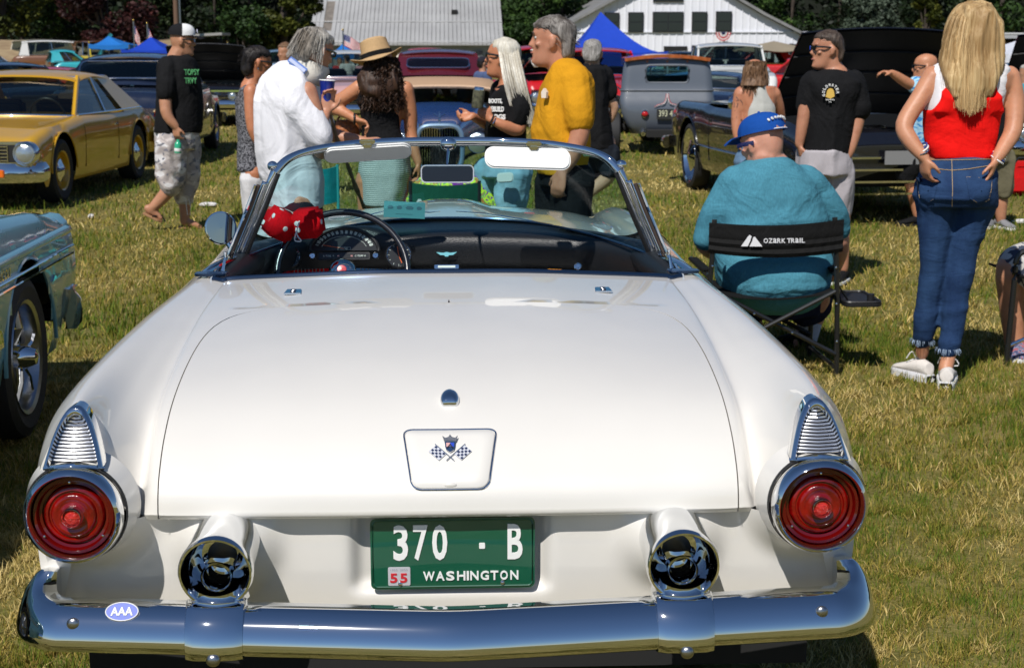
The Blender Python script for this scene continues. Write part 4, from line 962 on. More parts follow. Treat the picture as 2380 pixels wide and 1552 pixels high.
    def bumper(y, z, sg, h=.13, wr_=.14):
        ring = []
        P_ = [(-W*1.0, y-sg*wr_*1.6), (-W*.99, y-sg*.08), (-W*.90, y+sg*.0), (-W*.5, y+sg*.05), (0, y+sg*.06), (W*.5, y+sg*.05), (W*.90, y), (W*.99, y-sg*.08), (W*1.0, y-sg*wr_*1.6)]
        for i, (x, yy) in enumerate(P_):
            dx = -1 if i < 2 else 1 if i > 6 else 0; dy = 0 if dx else sg
            ring.append([Vector((x+dx*a, yy+dy*a, z+b_)) for a, b_ in ((-.03, h*.5), (.01, h*.5), (.04, h*.28), (.05, 0), (.045, -h*.3), (.015, -h*.5), (-.03, -h*.5))])
        mb = MB(); mb.loft(ring, True, True); return mb.build('bumper', D.get('bumpm') or CHROME, t, smooth=40)
    if front in ('classic', 'nova', 'quad', 'truck'):
        gw = W*1.25 if front != 'nova' else W*1.42; gz_ = nz-.10; gh = .17 if front != 'truck' else .24
        mb = MB(); mb.box((0, fy+.0, gz_), (W*(1.94 if front == 'nova' else 1.74), .05, gh+.06)); mb.build('grille_surround', D.get('surr') or CHROME, t, bevel=.015)
        mb = MB(); mb.box((0, fy+.022, gz_), (W*(1.88 if front == 'nova' else 1.68), .03, gh)); gr = mb.build('grille', DARK, t)
        for k in range(5): mb = MB(); mb.box((0, fy+.042, gz_-gh*.4+gh*.8*k/4), (gw, .014, .010)); mb.build('grille_bar', CHROME, gr)
        for k in range(17 if front == 'nova' else 0): mb = MB(); mb.box((-gw/2+gw*k/16, fy+.042, gz_), (.008, .014, gh*.95)); mb.build('grille_bar', CHROME, gr)
        if front == 'quad':
            for s in (1, -1):
                for q in (.80, .60): lampf(s*W*q, gz_, .075)
        else:
            for s in (1, -1): lampf(s*W*D.get('lx', .76), gz_, .10)
        bm_ = bumper(fy, D.get('bz', .46), 1, D.get('bh', .15)); bz_ = D.get('bz', .46)
        if front == 'nova':
            for s in (1, -1): mb = MB(); mb.box((s*W*.60, fy+.10, bz_), (.15, .03, .075)); mb.build('turn_lamp', mat('amber_lens', (.75, .14, .01), .2, coat=1), bm_, bevel=.006)
            mb = MB(); mb.box((0, fy+.102, bz_), (.5, .02, .05)); mb.build('plate_recess', DARK, bm_)
            for s in (1, -1): mb = MB(); mb.box((s*(W*.955), yF-.22, .62), (.02, .12, .035)); mb.build('marker_lamp', MATS['amber_lens'], t)
    if rear == 'classic':
        for s in (1, -1):
            mb = MB(); mb.box((s*W*.72, yR-.02, D['tail']-.08), (W*.28, .06, .11)); tl = mb.build('tail_lamp', CHROME, t, bevel=.015); mb = MB(); mb.box((s*W*.72, yR-.045, D['tail']-.08), (W*.24, .04, .08)); mb.build('lens', mat('tail_red', (.45, .01, .01), .15, coat=1), tl, bevel=.01)
        bumper(yR-.03, .46, -1, .14)
    if D.get('plate_r'):
        mb = MB(); mb.box((0, yR-.08, D.get('pz', .55)), (.32, .012, .15)); pl = mb.build('number_plate', D['plate_r'][1], t, bevel=.003)
        text('plate_text', D['plate_r'][0], (0, yR-.09, D.get('pz', .55)+.01), (1, 0, 0), (0, 0, 1), .26, .09, D['plate_r'][2], pl, False, .004)
    if extra: extra(t, D, body, top_z, half_w)
    return t
def gp(px, py): p = g(px, py); return p
def two(fr_, re_):
    """middle and heading from where a front and a rear wheel meet the ground"""
    a, b_ = g(*fr_), g(*re_); d = (a-b_); return (a+b_)/2, atan2(-d.x, d.y), d.length
GOLD = paint('gold_metallic_paint', (.66, .36, .006), .3, flake=.12, metal=.1)
PALEBL = paint('light_turquoise_paint', (.16, .36, .42), .25, metal=.15, flake=.08)
NAVYP = paint('dark_navy_paint', (.008, .014, .035), .25); BLKP = paint('black_paint', (.006, .006, .008), .2); REDP = paint('red_paint', (.50, .010, .012), .25)
MAROON = paint('maroon_paint', (.09, .006, .010), .25); GREYP = paint('satin_grey_paint', (.085, .10, .125), .5); BLUEP = paint('medium_blue_paint', (.02, .06, .20), .22)
WHITEC = paint('white_car_paint', (.66, .66, .64), .3); TEALP = paint('teal_truck_paint', (.03, .36, .42), .3); YELP = paint('yellow_truck_paint', (.62, .48, .02), .3); BRNP = paint('brown_paint', (.16, .06, .02), .3); CRMP = paint('cream_jeep_paint', (.62, .57, .45), .3); ROSEP = paint('dusty_rose_paint', (.50, .30, .30), .3); LIME = paint('pale_lime_paint', (.20, .26, .06), .3); SILB = paint('silver_blue_paint', (.16, .26, .38), .3, metal=.3)
# gold coupe, front left corner towards us
def side_of(W_, fr_, re_):   # centre line from the two near side wheels
    m_, hd_, ln = two(fr_, re_); return m_, hd_
m_, hd_ = side_of(1.8, (152, 464), (297, 420))
hv = Vector((-sin(hd_), cos(hd_), 0)); rv = Vector((hv.y, -hv.x, 0))
ctr = m_+rv*(.80)      # its left side faces us: centre lies to its right
auto('gold two door coupe at the left, grille and round headlight towards the camera', GOLD, (ctr.x, ctr.y, 0), hd_, front='nova', zh=.80, zd=.84, zb=.85, zr=1.30, zs=.20, bz=.37, bh=.19, lx=.89, wf=.99, L=4.50, yc=.70, yf=.12, yb=-.85, yr=-1.75, cp=.62, nose=.66, wb=2.78, fo=.05, wr=.33, ww=.22, rim=GOLD, D=0, tw=.975, bulge=.015, intm=mat('black_cabin', (.012, .012, .012), .7))
# pale turquoise coupe, near left: front wing only
def falcon(t, D, body, tz, hw):
    W = D['W']/2; L = D['L']; x = W
    A = [Vector((x*.985+.004, -L/2+.3, .70)), Vector((x+.012, 0, .705)), Vector((x+.008, L/2-.8, .70)), Vector((x*.99+.006, L/2-.10, .69))]
    mb = MB(); mb.tube(catmull(A, 8), .012, 8, flat=.6); mb.build('side_moulding', CHROME, t)
    mb = MB(); mb.tube([a+Vector((.002, 0, -.035)) for a in catmull(A, 8)], .006, 6); mb.build('side_moulding', CHROME, t)
    B = [Vector((x*.985-.01, -L/2+.3, .775)), Vector((x+.004, 0, .78)), Vector((x+.0, L/2-.8, .775)), Vector((x*.99, L/2-.15, .77))]
    mb = MB(); mb.tube(catmull(B, 8), .022, 8); mb.build('body_crease', PALEBL, body, smooth=179)
    text('fender_script', 'Falcon', (x+.022, L/2-1.36, .745), (0, 1, 0), (.0, 0, 1), .22, .055, CHROME, t, False, .006, slant=.35)
    mb = MB(); mb.prism([(-.05, -.05), (-.03, .0), (-.045, .06), (-.015, .03), (.02, .02), (.045, -.02), (.04, -.05)], (x+.012, L/2-1.42, .52), (0, 1, 0), (0, 0, 1), .014); mb.build('fender_badge', CHROME, t, bevel=.003)
    mb = MB(); mb.prism([(-.04, -.012), (0, .014), (.04, .008), (.03, -.014)], (x*.985+.012, L/2-.50, .60), (0, 1, 0), (0, 0, 1), .02); mb.build('fender_ornament', CHROME, t, bevel=.004)
fx_ = Vector((-1.742-.82, 4.62, 0))
auto('pale turquoise coupe cut by the left edge, chrome spoked wheel and front wing showing', PALEBL, fx_, R(1.2), zh=.885, zb=.91, zr=1.33, L=4.6, bz=.41, bh=.18, W=1.80, wb=2.78, fo=.02, wr=.335, ww=.21, style='mag', rk=.70, front='classic', res=.045, extra=falcon, bulge=.035, nose=.80, tw=.985, wf=1.0)
# navy sedan from behind
p = at(322, 300, 22.2)
auto('dark navy old sedan seen from behind beside the man in camo shorts', NAVYP, (p.x, 22.6, 0), R(2), L=4.9, W=1.86, zd=1.02, zb=1.05, zr=1.47, rw=.62, yc=.6, yf=.25, yb=-.95, yr=-1.35, rgw=.80, rgh=.62, tail=.80, bulge=.0)
p = at(480, 300, 31.0)
auto('black car with pale lime lip and raised hood behind the trucker cap man', BLKP, (p.x, 33.2, 0), R(180), hood_open=True, surr=LIME, front='quad', ha=38, L=5.0, W=2.0, zh=.92)
p = at(806, 250, 29)
auto('dusty rose car with a white roof beyond the neck brace man', ROSEP, (p.x, 30.5, 0), R(186), roofm=WHITEC, zr=1.5, zb=1.0, zh=.95, lo=True)
p = at(1018, 200, 26.5)
auto('dark maroon sedan with rounded roof behind the tan soft top', MAROON, (p.x, 28.5, 0), R(0), zd=1.0, zb=1.08, zr=1.52, rw=.68, rgw=.70, rgh=.42, yb=-.8, yr=-1.5, lo=True)
# red pickup with raised hood, red cars
p = at(1250, 240, 30)
auto('red pickup with raised hood right of the woman with pale hair', REDP, (p.x+.3, 32, 0), R(188), 'pickup truck', 'pickup_truck', hood_open=True, front='truck', zh=1.02, zb=1.08, zr=1.6, ha=20, zs=.4, wr=.37, yr=-.6, yb=-.5, bed=True, lo=True)
p = at(1408, 220, 28)
auto('bright red car behind the walking man in black', REDP, (p.x, 30, 0), R(182), front='quad', zr=1.55, zb=1.05, zh=1.0, lo=True)
p = at(1365, 200, 40)
auto('red car with its hood raised under the big blue canopy', REDP, (p.x, 40, 0), R(184), hood_open=True, ha=48, lo=True, zr=1.5)
p = at(972, 130, 50)
auto('bright red car far off in front of the grey barn', REDP, (p.x, 50, 0), R(90), lo=True, zr=1.55, zb=1.1, zh=1.0)
p = at(1692, 200, 36)
auto('white roofed car with wide windshield behind the brown haired woman', WHITEC, (p.x, 36, 0), R(176), zr=1.66, zb=1.15, zh=1.05, lo=True, rw=.74, wr=.38)
p = at(1668, 230, 25)
auto('dark blue fastback beside the satin grey sedan', NAVYP, (p.x+.2, 27, 0), R(-20), lo=True, zr=1.14, zb=.88, zd=.85, zh=.8)
p = at(1760, 200, 38)
auto('red car with a finned rear partly hidden by the raised black hood', REDP, (p.x+1.0, 37, 0), R(60), lo=True)
# blue roadster with tan top
def roadster():
    p = at(1022, 330, 16.6); t = thing('hot_rod', 'blue open wheeled roadster with tan soft top and tall chrome edged grille', 'hot rod', (p.x, 16.6, 0), R(180))
    Z = lambda py, y=0: at(1022, py, 16.6+y).z
    # local: +y towards the camera
    mb = MB(); rr = []
    for y, w_, z0, z1 in ((.0, .235, .22, .74), (-.35, .30, .25, .80), (-.9, .42, .27, .90), (-1.3, .56, .28, .96), (-2.0, .68, .28, .98), (-2.8, .66, .28, .96), (-3.3, .50, .35, .85)):
        rr.append([(w_*math.copysign(abs(cos(a))**.55, cos(a)), y, (z0+z1)/2+(z1-z0)/2*math.copysign(abs(sin(a))**.6, sin(a))) for a in [2*pi*k/24 for k in range(24)]])
    mb.loft(rr); mb.build('body', BLUEP, t, smooth=60)
    sh = [(.25*math.copysign(abs(cos(a))**.5, cos(a)), .48+.27*math.copysign(abs(sin(a))**.7, sin(a))+.015*cos(a*2)) for a in [2*pi*k/40 for k in range(40)]]
    mb = MB(); mb.tube([(x, .03, z) for x, z in sh], .028, 8, closed=True); gs = mb.build('grille_shell', SILB, t)
    mb = MB(); mb.add([(x, .0, z) for x, z in sh], [tuple(range(40))]); mb.build('radiator', DARK, gs)
    for k in range(17):
        x = -.22+.44*k/16; mb = MB(); mb.tube([(x, .03, .24), (x, .035, .48), (x, .03, .735-.02*cos(x*14))], .006, 5); mb.build('grille_bar', CHROME, gs)
    mb = MB(); mb.tube([(-.21, .045, .70), (-.1, .05, .715), (0, .05, .70), (.1, .05, .715), (.21, .045, .70)], .006, 5); mb.build('grille_trim', CHROME, gs)
    mb = MB(); mb.ell((0, .02, .79), (.016, .04, .03)); mb.tube([(0, .02, .80), (0, -.05, .88)], [.010, .004], 6); mb.tube([(-.06, -.03, .86), (0, .02, .82), (.06, -.03, .86)], .006, 6); mb.build('radiator_mascot', CHROME, t)
    for s in (1, -1):
        mb = MB(); mb.lathe([(.02, -.14), (.08, -.10), (.115, -.02), (.122, .0), (.115, .012)], (s*.42, .03, .545), (0, 1, 0), 24); hl = mb.build('headlight', CHROME, t)
        mb = MB(); mb.lathe([(.112, .006), (.08, .022), (.04, .03), (.001, .032)], (s*.42, .03, .545), (0, 1, 0), 24); mb.build('lens', mat('headlight_glass', (.55, .60, .62), .08, .75, coat=1, bmp=.3, bs=120), hl)
        pts = catmull([(s*.82, .25, .30), (s*.80, .15, .55), (s*.78, -.15, .70), (s*.78, -.55, .60), (s*.76, -1.0, .35)], 5); mb = MB(); mb.tube(pts, .10, 10, flat=.3, up=Vector((1, 0, 0))); mb.build('fender', BLUEP, t)
        for y, r in ((-.15, .33), (-2.7, .36)): wheel(t, s*.74, y, r, .18, DCHROME, CHROME)
    mb = MB(); mb.box((0, -1.25, 1.02), (1.18, .03, .16)); mb.build('windshield', CARGLASS, t)
    mb = MB(); mb.tube([(-.6, -1.25, .93), (-.6, -1.25, 1.13), (.6, -1.25, 1.13), (.6, -1.25, .93)], .016, 6); mb.build('windshield_frame', BLUEP, t)
    TAN = fabric('tan_canvas', (.38, .25, .16), .08); mb = MB(); rr = []
    for y, w_, z in ((-1.12, .66, 1.13), (-1.2, .68, 1.19), (-1.6, .70, 1.235), (-2.2, .68, 1.22), (-2.5, .64, 1.10), (-2.7, .60, .98)): rr.append([(w_*x, y, z-.05*abs(x)**3-(.05 if abs(x) > .99 else 0)) for x in np.linspace(-1, 1, 15)])
    mb.grid(rr); tp_ = mb.build('soft_top', TAN, t, thick=.03)
    mb = MB(); mb.tube([(x*.68, -1.10, 1.13-.05*abs(x)**3) for x in np.linspace(-1, 1, 13)], .022, 6); mb.build('top_edge', fabric('tan_canvas_light', (.55, .38, .26), .08), tp_)
roadster()
# satin grey sedan from behind
def greyrod():
    p = at(1548, 330, 22.6); t = thing('hot_rod', 'satin grey chopped sedan with orange slatted roof seen from behind', 'hot rod', (p.x, 22.6, 0), R(-5))
    mb = MB(); rr = []
    prof_ = [(.30, .52, -.0), (.42, .60, -.09), (.62, .68, -.13), (.80, .705, -.10), (.93, .69, -.02), (.96, .69, -.01), (1.0, .685, 0), (1.25, .66, .03), (1.40, .62, .06)]
    for z, w_, yb in prof_:
        ring = []
        for k in range(41):
            a = -1+2*k/40; x = w_*math.copysign(min(1, abs(a)*1.18)**1.0, a); y = yb+(.0 if abs(a) < .72 else .32*((abs(a)-.72)/.28)**2.2); ring.append((x, y, z))
        rr.append([(-w_, yb+2.0, z)]+ring+[(w_, yb+2.0, z)])
    # window hole between z 1.03 and 1.27
    def zrow(z): 
        A = np.array([[q for pt in r for q in pt] for r in rr]); return [tuple(np.array([np.interp(z, [q[0] for q in prof_], A[:, i]) for i in range(A.shape[1])]).reshape(-1, 3)[k]) for k in range(len(rr[0]))]
    ZS = [.30, .36, .42, .5, .62, .72, .80, .87, .93, .96, 1.0, 1.06, 1.10, 1.15, 1.2, 1.27, 1.31, 1.36, 1.40]; RW = [zrow(z) for z in ZS]; n = len(RW[0]); base = 0
    for r in RW: mb.v += [tuple(v) for v in r]
    for j in range(len(RW)-1):
        for k in range(n-1):
            c = (Vector(RW[j][k])+Vector(RW[j+1][k+1]))/2
            if 1.06 < c.z < 1.31 and abs(c.x) < .31 and c.y < .4: continue
            if 1.06 < c.z < 1.31 and c.y > .5: continue
            mb.f.append((j*n+k, j*n+k+1, (j+1)*n+k+1, (j+1)*n+k))
    bd = mb.build('body', GREYP, t, smooth=50)
    mb = MB(); mb.tube([Vector(v)+Vector((0, -.008, 0)) for v in zrow(.945)], .016, 6); mb.build('belt_moulding', GREYP, bd)
    mb = MB(); mb.tube([(x, .02, 1.185+z) for x, z in rrect(.64, .26, .06)], .018, 6, closed=True); mb.build('window_frame', GREYP, bd)
    mb = MB(); mb.prism(rrect(.62, .24, .05), (0, .03, 1.185), (1, 0, 0), (0, 0, 1), .004); mb.build('rear_window', GLASS, t)
    WD = mat('varnished_wood', (.34, .09, .02), .3, coat=.8, var=.4, vs=12)
    mb = MB(); G = [[(x*.64*(1-.0*f), -.02+2.1*f, 1.42+.055*(1-x*x)-.0*f) for x in np.linspace(-1, 1, 13)] for f in (0, .5, 1)]; mb.grid(G); rf = mb.build('roof', WD, t, thick=.05)
    for k in range(6): mb = MB(); mb.box((0, .1+.34*k, 1.39), (1.2, .05, .03)); mb.build('roof_slat', WD, rf)
    for x in (-.3, 0, .3): mb = MB(); mb.box((x, 1.0, 1.37), (.03, 1.9, .03)); mb.build('roof_rail', WD, rf)
    mb = MB(); mb.box((0, .9, 1.0), (1.0, .12, .3)); mb.box((0, 1.0, .55), (1.2, 1.6, .3)); mb.build('cabin', TRIMB, t)
    for s in (1, -1):
        wheel(t, s*.80, .12, .31, .22, REDP, CHROME, k=.52); wheel(t, s*.80, 2.75, .34, .18, REDP, CHROME, k=.52)
        mb = MB(); mb.lathe([(.055, -.04), (.058, .012), (.05, .02)], (s*.33, -.13, .60), (0, -1, 0), 20); lb = mb.build('tail_lamp', CHROME, t); mb = MB(); mb.ell((s*.33, -.15, .60), (.048, .02, .038)); mb.build('lens', mat('tail_red', (.45, .01, .01), .15, coat=1), lb)
    mb = MB(); mb.box((.0, -.155, .60), (.31, .012, .15)); pl = mb.build('number_plate', mat('plate_black', (.02, .02, .018), .5), t); text('plate_text', '393 42', (0, -.165, .61), (1, 0, 0), (0, 0, 1), .25, .09, mat('plate_cream', (.6, .6, .42), .5), pl, False, .004)
    WP = mat('pinstripe_white', (.6, .58, .58), .5); RP = mat('pinstripe_red', (.4, .06, .07), .5)
    for s in (1, -1):
        for q, mt in ((0, WP), (1, RP)):
            pts = catmull([(s*(.003+.012*q), -.115, .90), (s*(.012+.012*q), -.125, .83), (s*(.04+.02*q), -.142, .76), (s*(.12+.02*q), -.142, .735), (s*(.19), -.138, .70)], 5); mb = MB(); mb.tube(pts, .0055, 5); mb.build('pinstripe', mt, bd)
    mb = MB(); mb.box((0, .9, .32), (.6, 2.6, .10)); mb.tube([(-.75, .25, .38), (.75, .25, .38)], .06, 10); mb.build('chassis', DARK, t)
    for x in (-.35, .3, .42): mb = MB(); mb.tube([(x, -.1, .30), (x, .3, .33)], .035, 10); mb.build('exhaust_pipe', CHROME, t)
greyrod()
# black open car with raised hood on the right
m_, hd_, ln = two((1762, 494), (1610, 438))
hv = Vector((-sin(hd_), cos(hd_), 0)); rv = Vector((hv.y, -hv.x, 0)); ctr = m_-rv*(.0)
def blackx(t, D, body, tz, hw):
    for s in (1, -1):
        mb = MB(); mb.tube([(s*(D['W']/2+.004), -D['L']/2+1.45, .52), (s*(D['W']/2+.01), 0, .52), (s*(D['W']/2+.006), D['L']/2-.5, .52)], .018, 6, flat=.4); mb.build('side_moulding', CHROME, t)
    for s in (1, -1):
        c = Vector((s*(D['W']/2+.02), D['yc']-.1, D['zb']+.09)); mb = MB(); mb.lathe([(.001, -.05), (.05, -.04), (.075, 0), (.07, .01)], c, (0, -1, 0), 20); dm_ = mb.build('door_mirror', CHROME, t); mb = MB(); mb.tube([c, c+Vector((-s*.03, .12, -.10))], .008, 6); mb.build('mirror_arm', CHROME, dm_)
    mb = MB(); fy = D['L']/2
    for k in range(4): mb2 = MB(); mb2.box((0, fy+.05+.01*(3-k), .30+.105*k), (D['W']*.92, .03, .018)); mb2.build('grille_bar', CHROME, t)
    mb2 = MB(); mb2.box((.05, fy+.11, .62), (.32, .01, .12)); mb2.build('number_plate', mat('plate_grey', (.2, .2, .2), .5), t)
ctr = m_+Vector((.93*cos(hd_), .93*sin(hd_), 0))*(-1)
ctr2 = m_-rv*.93 if (m_-rv*.93).x > m_.x else m_+rv*.93
auto('black open topped car with its hood raised and large polished wheels at the right', BLKP, (ctr2.x, ctr2.y, 0), hd_, top=False, hood_open=True, front='none', L=5.1, W=1.98, wb=max(2.6, ln), wr=.37, rk=.82, rim=CHROME, zh=.93, zb=.94, zd=.95, yc=.75, yr=-.75, ha=46, extra=blackx, bulge=.02, seatm=mat('grey_vinyl', (.10, .10, .11), .4), fo=-.05)
# far left group
def far_auto(px, py, Y, rz, lab, mt, **k):
    p = at(px, py, Y); return auto(lab, mt, (p.x, Y, 0), rz, lo=True, **k)
far_auto(72, 130, 74, R(150), 'cream boxy off roader with black soft top frame at the far left', CRMP, cat='off roader', name='off_roader', zr=1.95, zb=1.25, zh=1.15, zd=1.25, L=4.2, wr=.40, zs=.5, yf=.35, rw=.76, yc=.55, yb=-1.6, yr=-1.8, nose=1.0, tail=1.1)
far_auto(150, 140, 52, R(-72), 'teal pickup with its dark hood raised high at the far left', TEALP, cat='pickup truck', name='pickup_truck', hood_open=True, ha=62, zr=1.5, zb=1.12, zh=1.05, zs=.42, wr=.4, yr=-.5, yb=-.4, bed=True, front='truck')
far_auto(150, 125, 70, R(-80), 'brown and white roofed off roader beside the yellow one', BRNP, cat='off roader', name='off_roader', roofm=WHITEC, zr=1.9, zb=1.25, zh=1.15, zd=1.25, L=4.4, wr=.4, zs=.5, rw=.76, yf=.35, yb=-1.7, yr=-1.9, nose=1.0, tail=1.1)
far_auto(243, 128, 66, R(-150), 'yellow boxy off roader left of the blue canopies', YELP, cat='off roader', name='off_roader', roofm=BRNP, zr=1.88, zb=1.25, zh=1.15, zd=1.25, L=4.2, wr=.4, zs=.5, rw=.76, yf=.35, yb=-1.6, yr=-1.8, nose=1.0, tail=1.1)
far_auto(-105, 155, 34, R(88), 'white and pale blue car behind the gold coupe, far left', WHITEC, zr=1.45, zb=1.02)
far_auto(10, 180, 27, R(215), 'dark blue hood glinting in the sun just behind the gold coupe', NAVYP, zr=1.3, zb=.95, zh=.95)
far_auto(95, 170, 33, R(80), 'low red sports car behind the gold coupe', REDP, zr=1.15, zb=.98, zh=.98, zd=.98)
far_auto(345, 132, 70, R(92), 'white car far off under the left blue canopies', WHITEC, zr=1.6, zb=1.15)
far_auto(520, 128, 60, R(88), 'turquoise car far off behind the raised black hood', TEALP, zr=1.5)
far_auto(640, 140, 55, R(95), 'pale blue car far off behind the speckled top woman', SILB, zr=1.5, zb=1.05)
far_auto(1760, 150, 46, R(85), 'bright red car far off below the tan umbrella', REDP, zr=1.5, zb=1.1)
far_auto(1660, 150, 50, R(95), 'white car with dark roof in front of the white barn', WHITEC, zr=1.7, zb=1.2, roofm=NAVYP)
far_auto(2420, 240, 19, R(172), 'black car with white fender and round headlight at the right edge', BLKP, front='quad', hood_open=True, surr=WHITEC)
far_auto(2372, 160, 36, R(120), 'dark blue car far off at the right edge', NAVYP, zr=1.45)
far_auto(1560, 150, 44, R(85), 'dark car behind the roof of the satin grey sedan', BLKP, zr=1.45)
far_auto(870, 150, 44, R(92), 'pale cream car far off behind the tan hat', CRMP, zr=1.45)
# ================================================================== people: bodies and clothes are fused into one smooth surface each
def vnoise(P, f, seed):
    r = np.random.default_rng(seed); o = np.zeros(len(P))
    for k in range(10):
        d = r.normal(size=3); d /= np.linalg.norm(d); q = f*r.uniform(.6, 1.7)
        o += np.sin(P @ (d*q)+r.uniform(0, 6.28)+1.3*np.sin(P @ (r.normal(size=3)*f*.4)))
    return o/4.5
def fused(mb, name, mt, parent, voxel=.009, it=6, folds=0, ff=18, seed=1, squash=(1, 1, .45), clipz=None):
    me = mb.mesh(name, smooth=0)
    o = bpy.data.objects.new(name, me); COL.objects.link(o)
    md = o.modifiers.new('r', 'REMESH'); md.mode = 'VOXEL'; md.voxel_size = voxel; md.use_smooth_shade = True
    if it: ms = o.modifiers.new('s', 'SMOOTH'); ms.factor = .5; ms.iterations = it
    dg = bpy.context.evaluated_depsgraph_get(); m2 = bpy.data.meshes.new_from_object(o.evaluated_get(dg))
    bpy.data.objects.remove(o); bpy.data.meshes.remove(me); m2.name = name
    if folds:
        n = len(m2.vertices); co = np.empty(n*3); m2.vertices.foreach_get('co', co); co = co.reshape(-1, 3)
        no = np.empty(n*3); m2.vertices.foreach_get('normal', no); no = no.reshape(-1, 3)
        h = vnoise(co*np.array(squash), ff, seed); h = np.clip(1-np.abs(h)*2.6, -.35, 1)
        h2 = vnoise(co*np.array(squash), ff*2.3, seed+5)*.35
        co = co+no*((h+h2)*folds*1.7)[:, None]; m2.vertices.foreach_set('co', co.ravel())
    m2.shade_smooth()
    return link_mesh(name, m2, mt, parent)
def rings(mb, spec, n=20, sq=2.0, twist=0):
    """spec rows: (centre xyz, half width x, half depth y[, superellipse power])"""
    R_ = []
    for row in spec:
        c, a, b = row[:3]; e = row[3] if len(row) > 3 else sq; ring = []
        for k in range(n):
            t = 2*pi*k/n; ct, st = cos(t), sin(t)
            ring.append(Vector((c[0]+a*math.copysign(abs(ct)**(2/e), ct), c[1]+b*math.copysign(abs(st)**(2/e), st), c[2])))
        R_.append(ring)
    mb.loft(R_); return mb
def limb(mb, pts, rs, n=12, sub=4):
    P = catmull(pts, sub); R_ = np.interp(np.linspace(0, len(pts)-1, len(P)), range(len(pts)), rs)
    mb.tube(P, list(R_), n, up=Vector((.13, .99, .05)))
    for p, r in ((P[0], R_[0]), (P[-1], R_[-1])): mb.ell(p, r*.99, n=10, m=6)
def head(mb, c, yaw, pitch=0, k=1.0, fem=False):
    """c = centre of the skull; faces +y when yaw = 0 (positive turns left). returns transform"""
    M = Matrix.Translation(Vector(c)) @ Matrix.Rotation(yaw, 4, 'Z') @ Matrix.Rotation(pitch, 4, 'X') @ Matrix.Scale(k, 4)
    h = MB()
    prof = [  # z, front y, back y, half width
        (-.125, .055, -.02, .020), (-.117, .083, -.045, .038), (-.100, .092, -.060, .050), (-.080, .090, -.068, .057), (-.055, .086, -.078, .063),
        (-.030, .088, -.090, .068), (-.005, .086, -.097, .072), (.020, .088, -.101, .0745), (.045, .091, -.102, .076), (.070, .086, -.098, .073),
        (.092, .068, -.084, .063), (.108, .040, -.058, .044), (.117, .010, -.025, .020)]
    R_ = []
    for z, f, b, w_ in prof:
        ring = []
        for q in range(24):
            t = 2*pi*q/24; x = w_*cos(t)*(1-.12*max(0, sin(t))**2*(1 if z < 0 else .4)); y = (f+b)/2+(f-b)/2*sin(t); ring.append((x, y, z))
        R_.append(ring)
    h.loft(R_)
    h.loft([[(-.007, .078, .022), (.007, .078, .022), (.006, .092, .024), (-.006, .092, .024)], [(-.012, .08, -.005), (.012, .08, -.005), (.007, .104, -.002), (-.007, .104, -.002)],
            [(-.019, .08, -.024), (.019, .08, -.024), (.010, .116, -.020), (-.010, .116, -.020)], [(-.016, .08, -.034), (.016, .08, -.034), (.008, .103, -.031), (-.008, .103, -.031)]])
    h.ell((0, .084, .036), (.045, .012, .009)); h.ell((0, .088, -.052), (.022, .0095, .0055)); h.ell((0, .087, -.064), (.019, .0095, .006)); h.ell((0, .084, -.098), (.020, .014, .014))
    for s in (1, -1):
        h.ell((s*.044, .066, -.015), (.018, .014, .014)); 
        h.ell((s*.082, -.008, -.006), (.009, .018, .031), Euler((R(-10), 0, R(-18*s))).to_matrix()); h.ell((s*.088, -.012, .006), (.006, .016, .020)); h.ell((s*.075, .0, -.028), (.007, .010, .012))
    mb.add([M @ Vector(v) for v in h.v], h.f)
    return M
def eyes(M, t, closed=False):
    W_ = mat('eye_white', (.45, .42, .38), .3); I_ = mat('eye_iris', (.05, .06, .07), .2); L_ = mat('lip_tone', (.42, .14, .12), .5); B_ = mat('brow_hair', (.10, .07, .05), .9)
    for s in (1, -1):
        mb = MB(); mb.ell(M @ Vector((s*.031, .0750, .016)), .0088, n=12, m=8); e = mb.build('eye', W_, t)
        mb = MB(); mb.ell(M @ Vector((s*.031, .0812, .016)), .0042, n=10, m=6); mb.build('iris', I_, e)
        mb = MB(); mb.tube([M @ Vector((s*.014, .094, .037)), M @ Vector((s*.03, .093, .042)), M @ Vector((s*.047, .083, .037))], [.0025, .0035, .0018], 6); mb.build('eyebrow', B_, t)
    mb = MB(); mb.tube([M @ Vector((-.022, .088, -.058)), M @ Vector((-.008, .0975, -.0555)), M @ Vector((0, .0985, -.057)), M @ Vector((.008, .0975, -.0555)), M @ Vector((.022, .088, -.058))], [.001, .004, .0045, .004, .001], 6); mb.build('lips', L_, t)
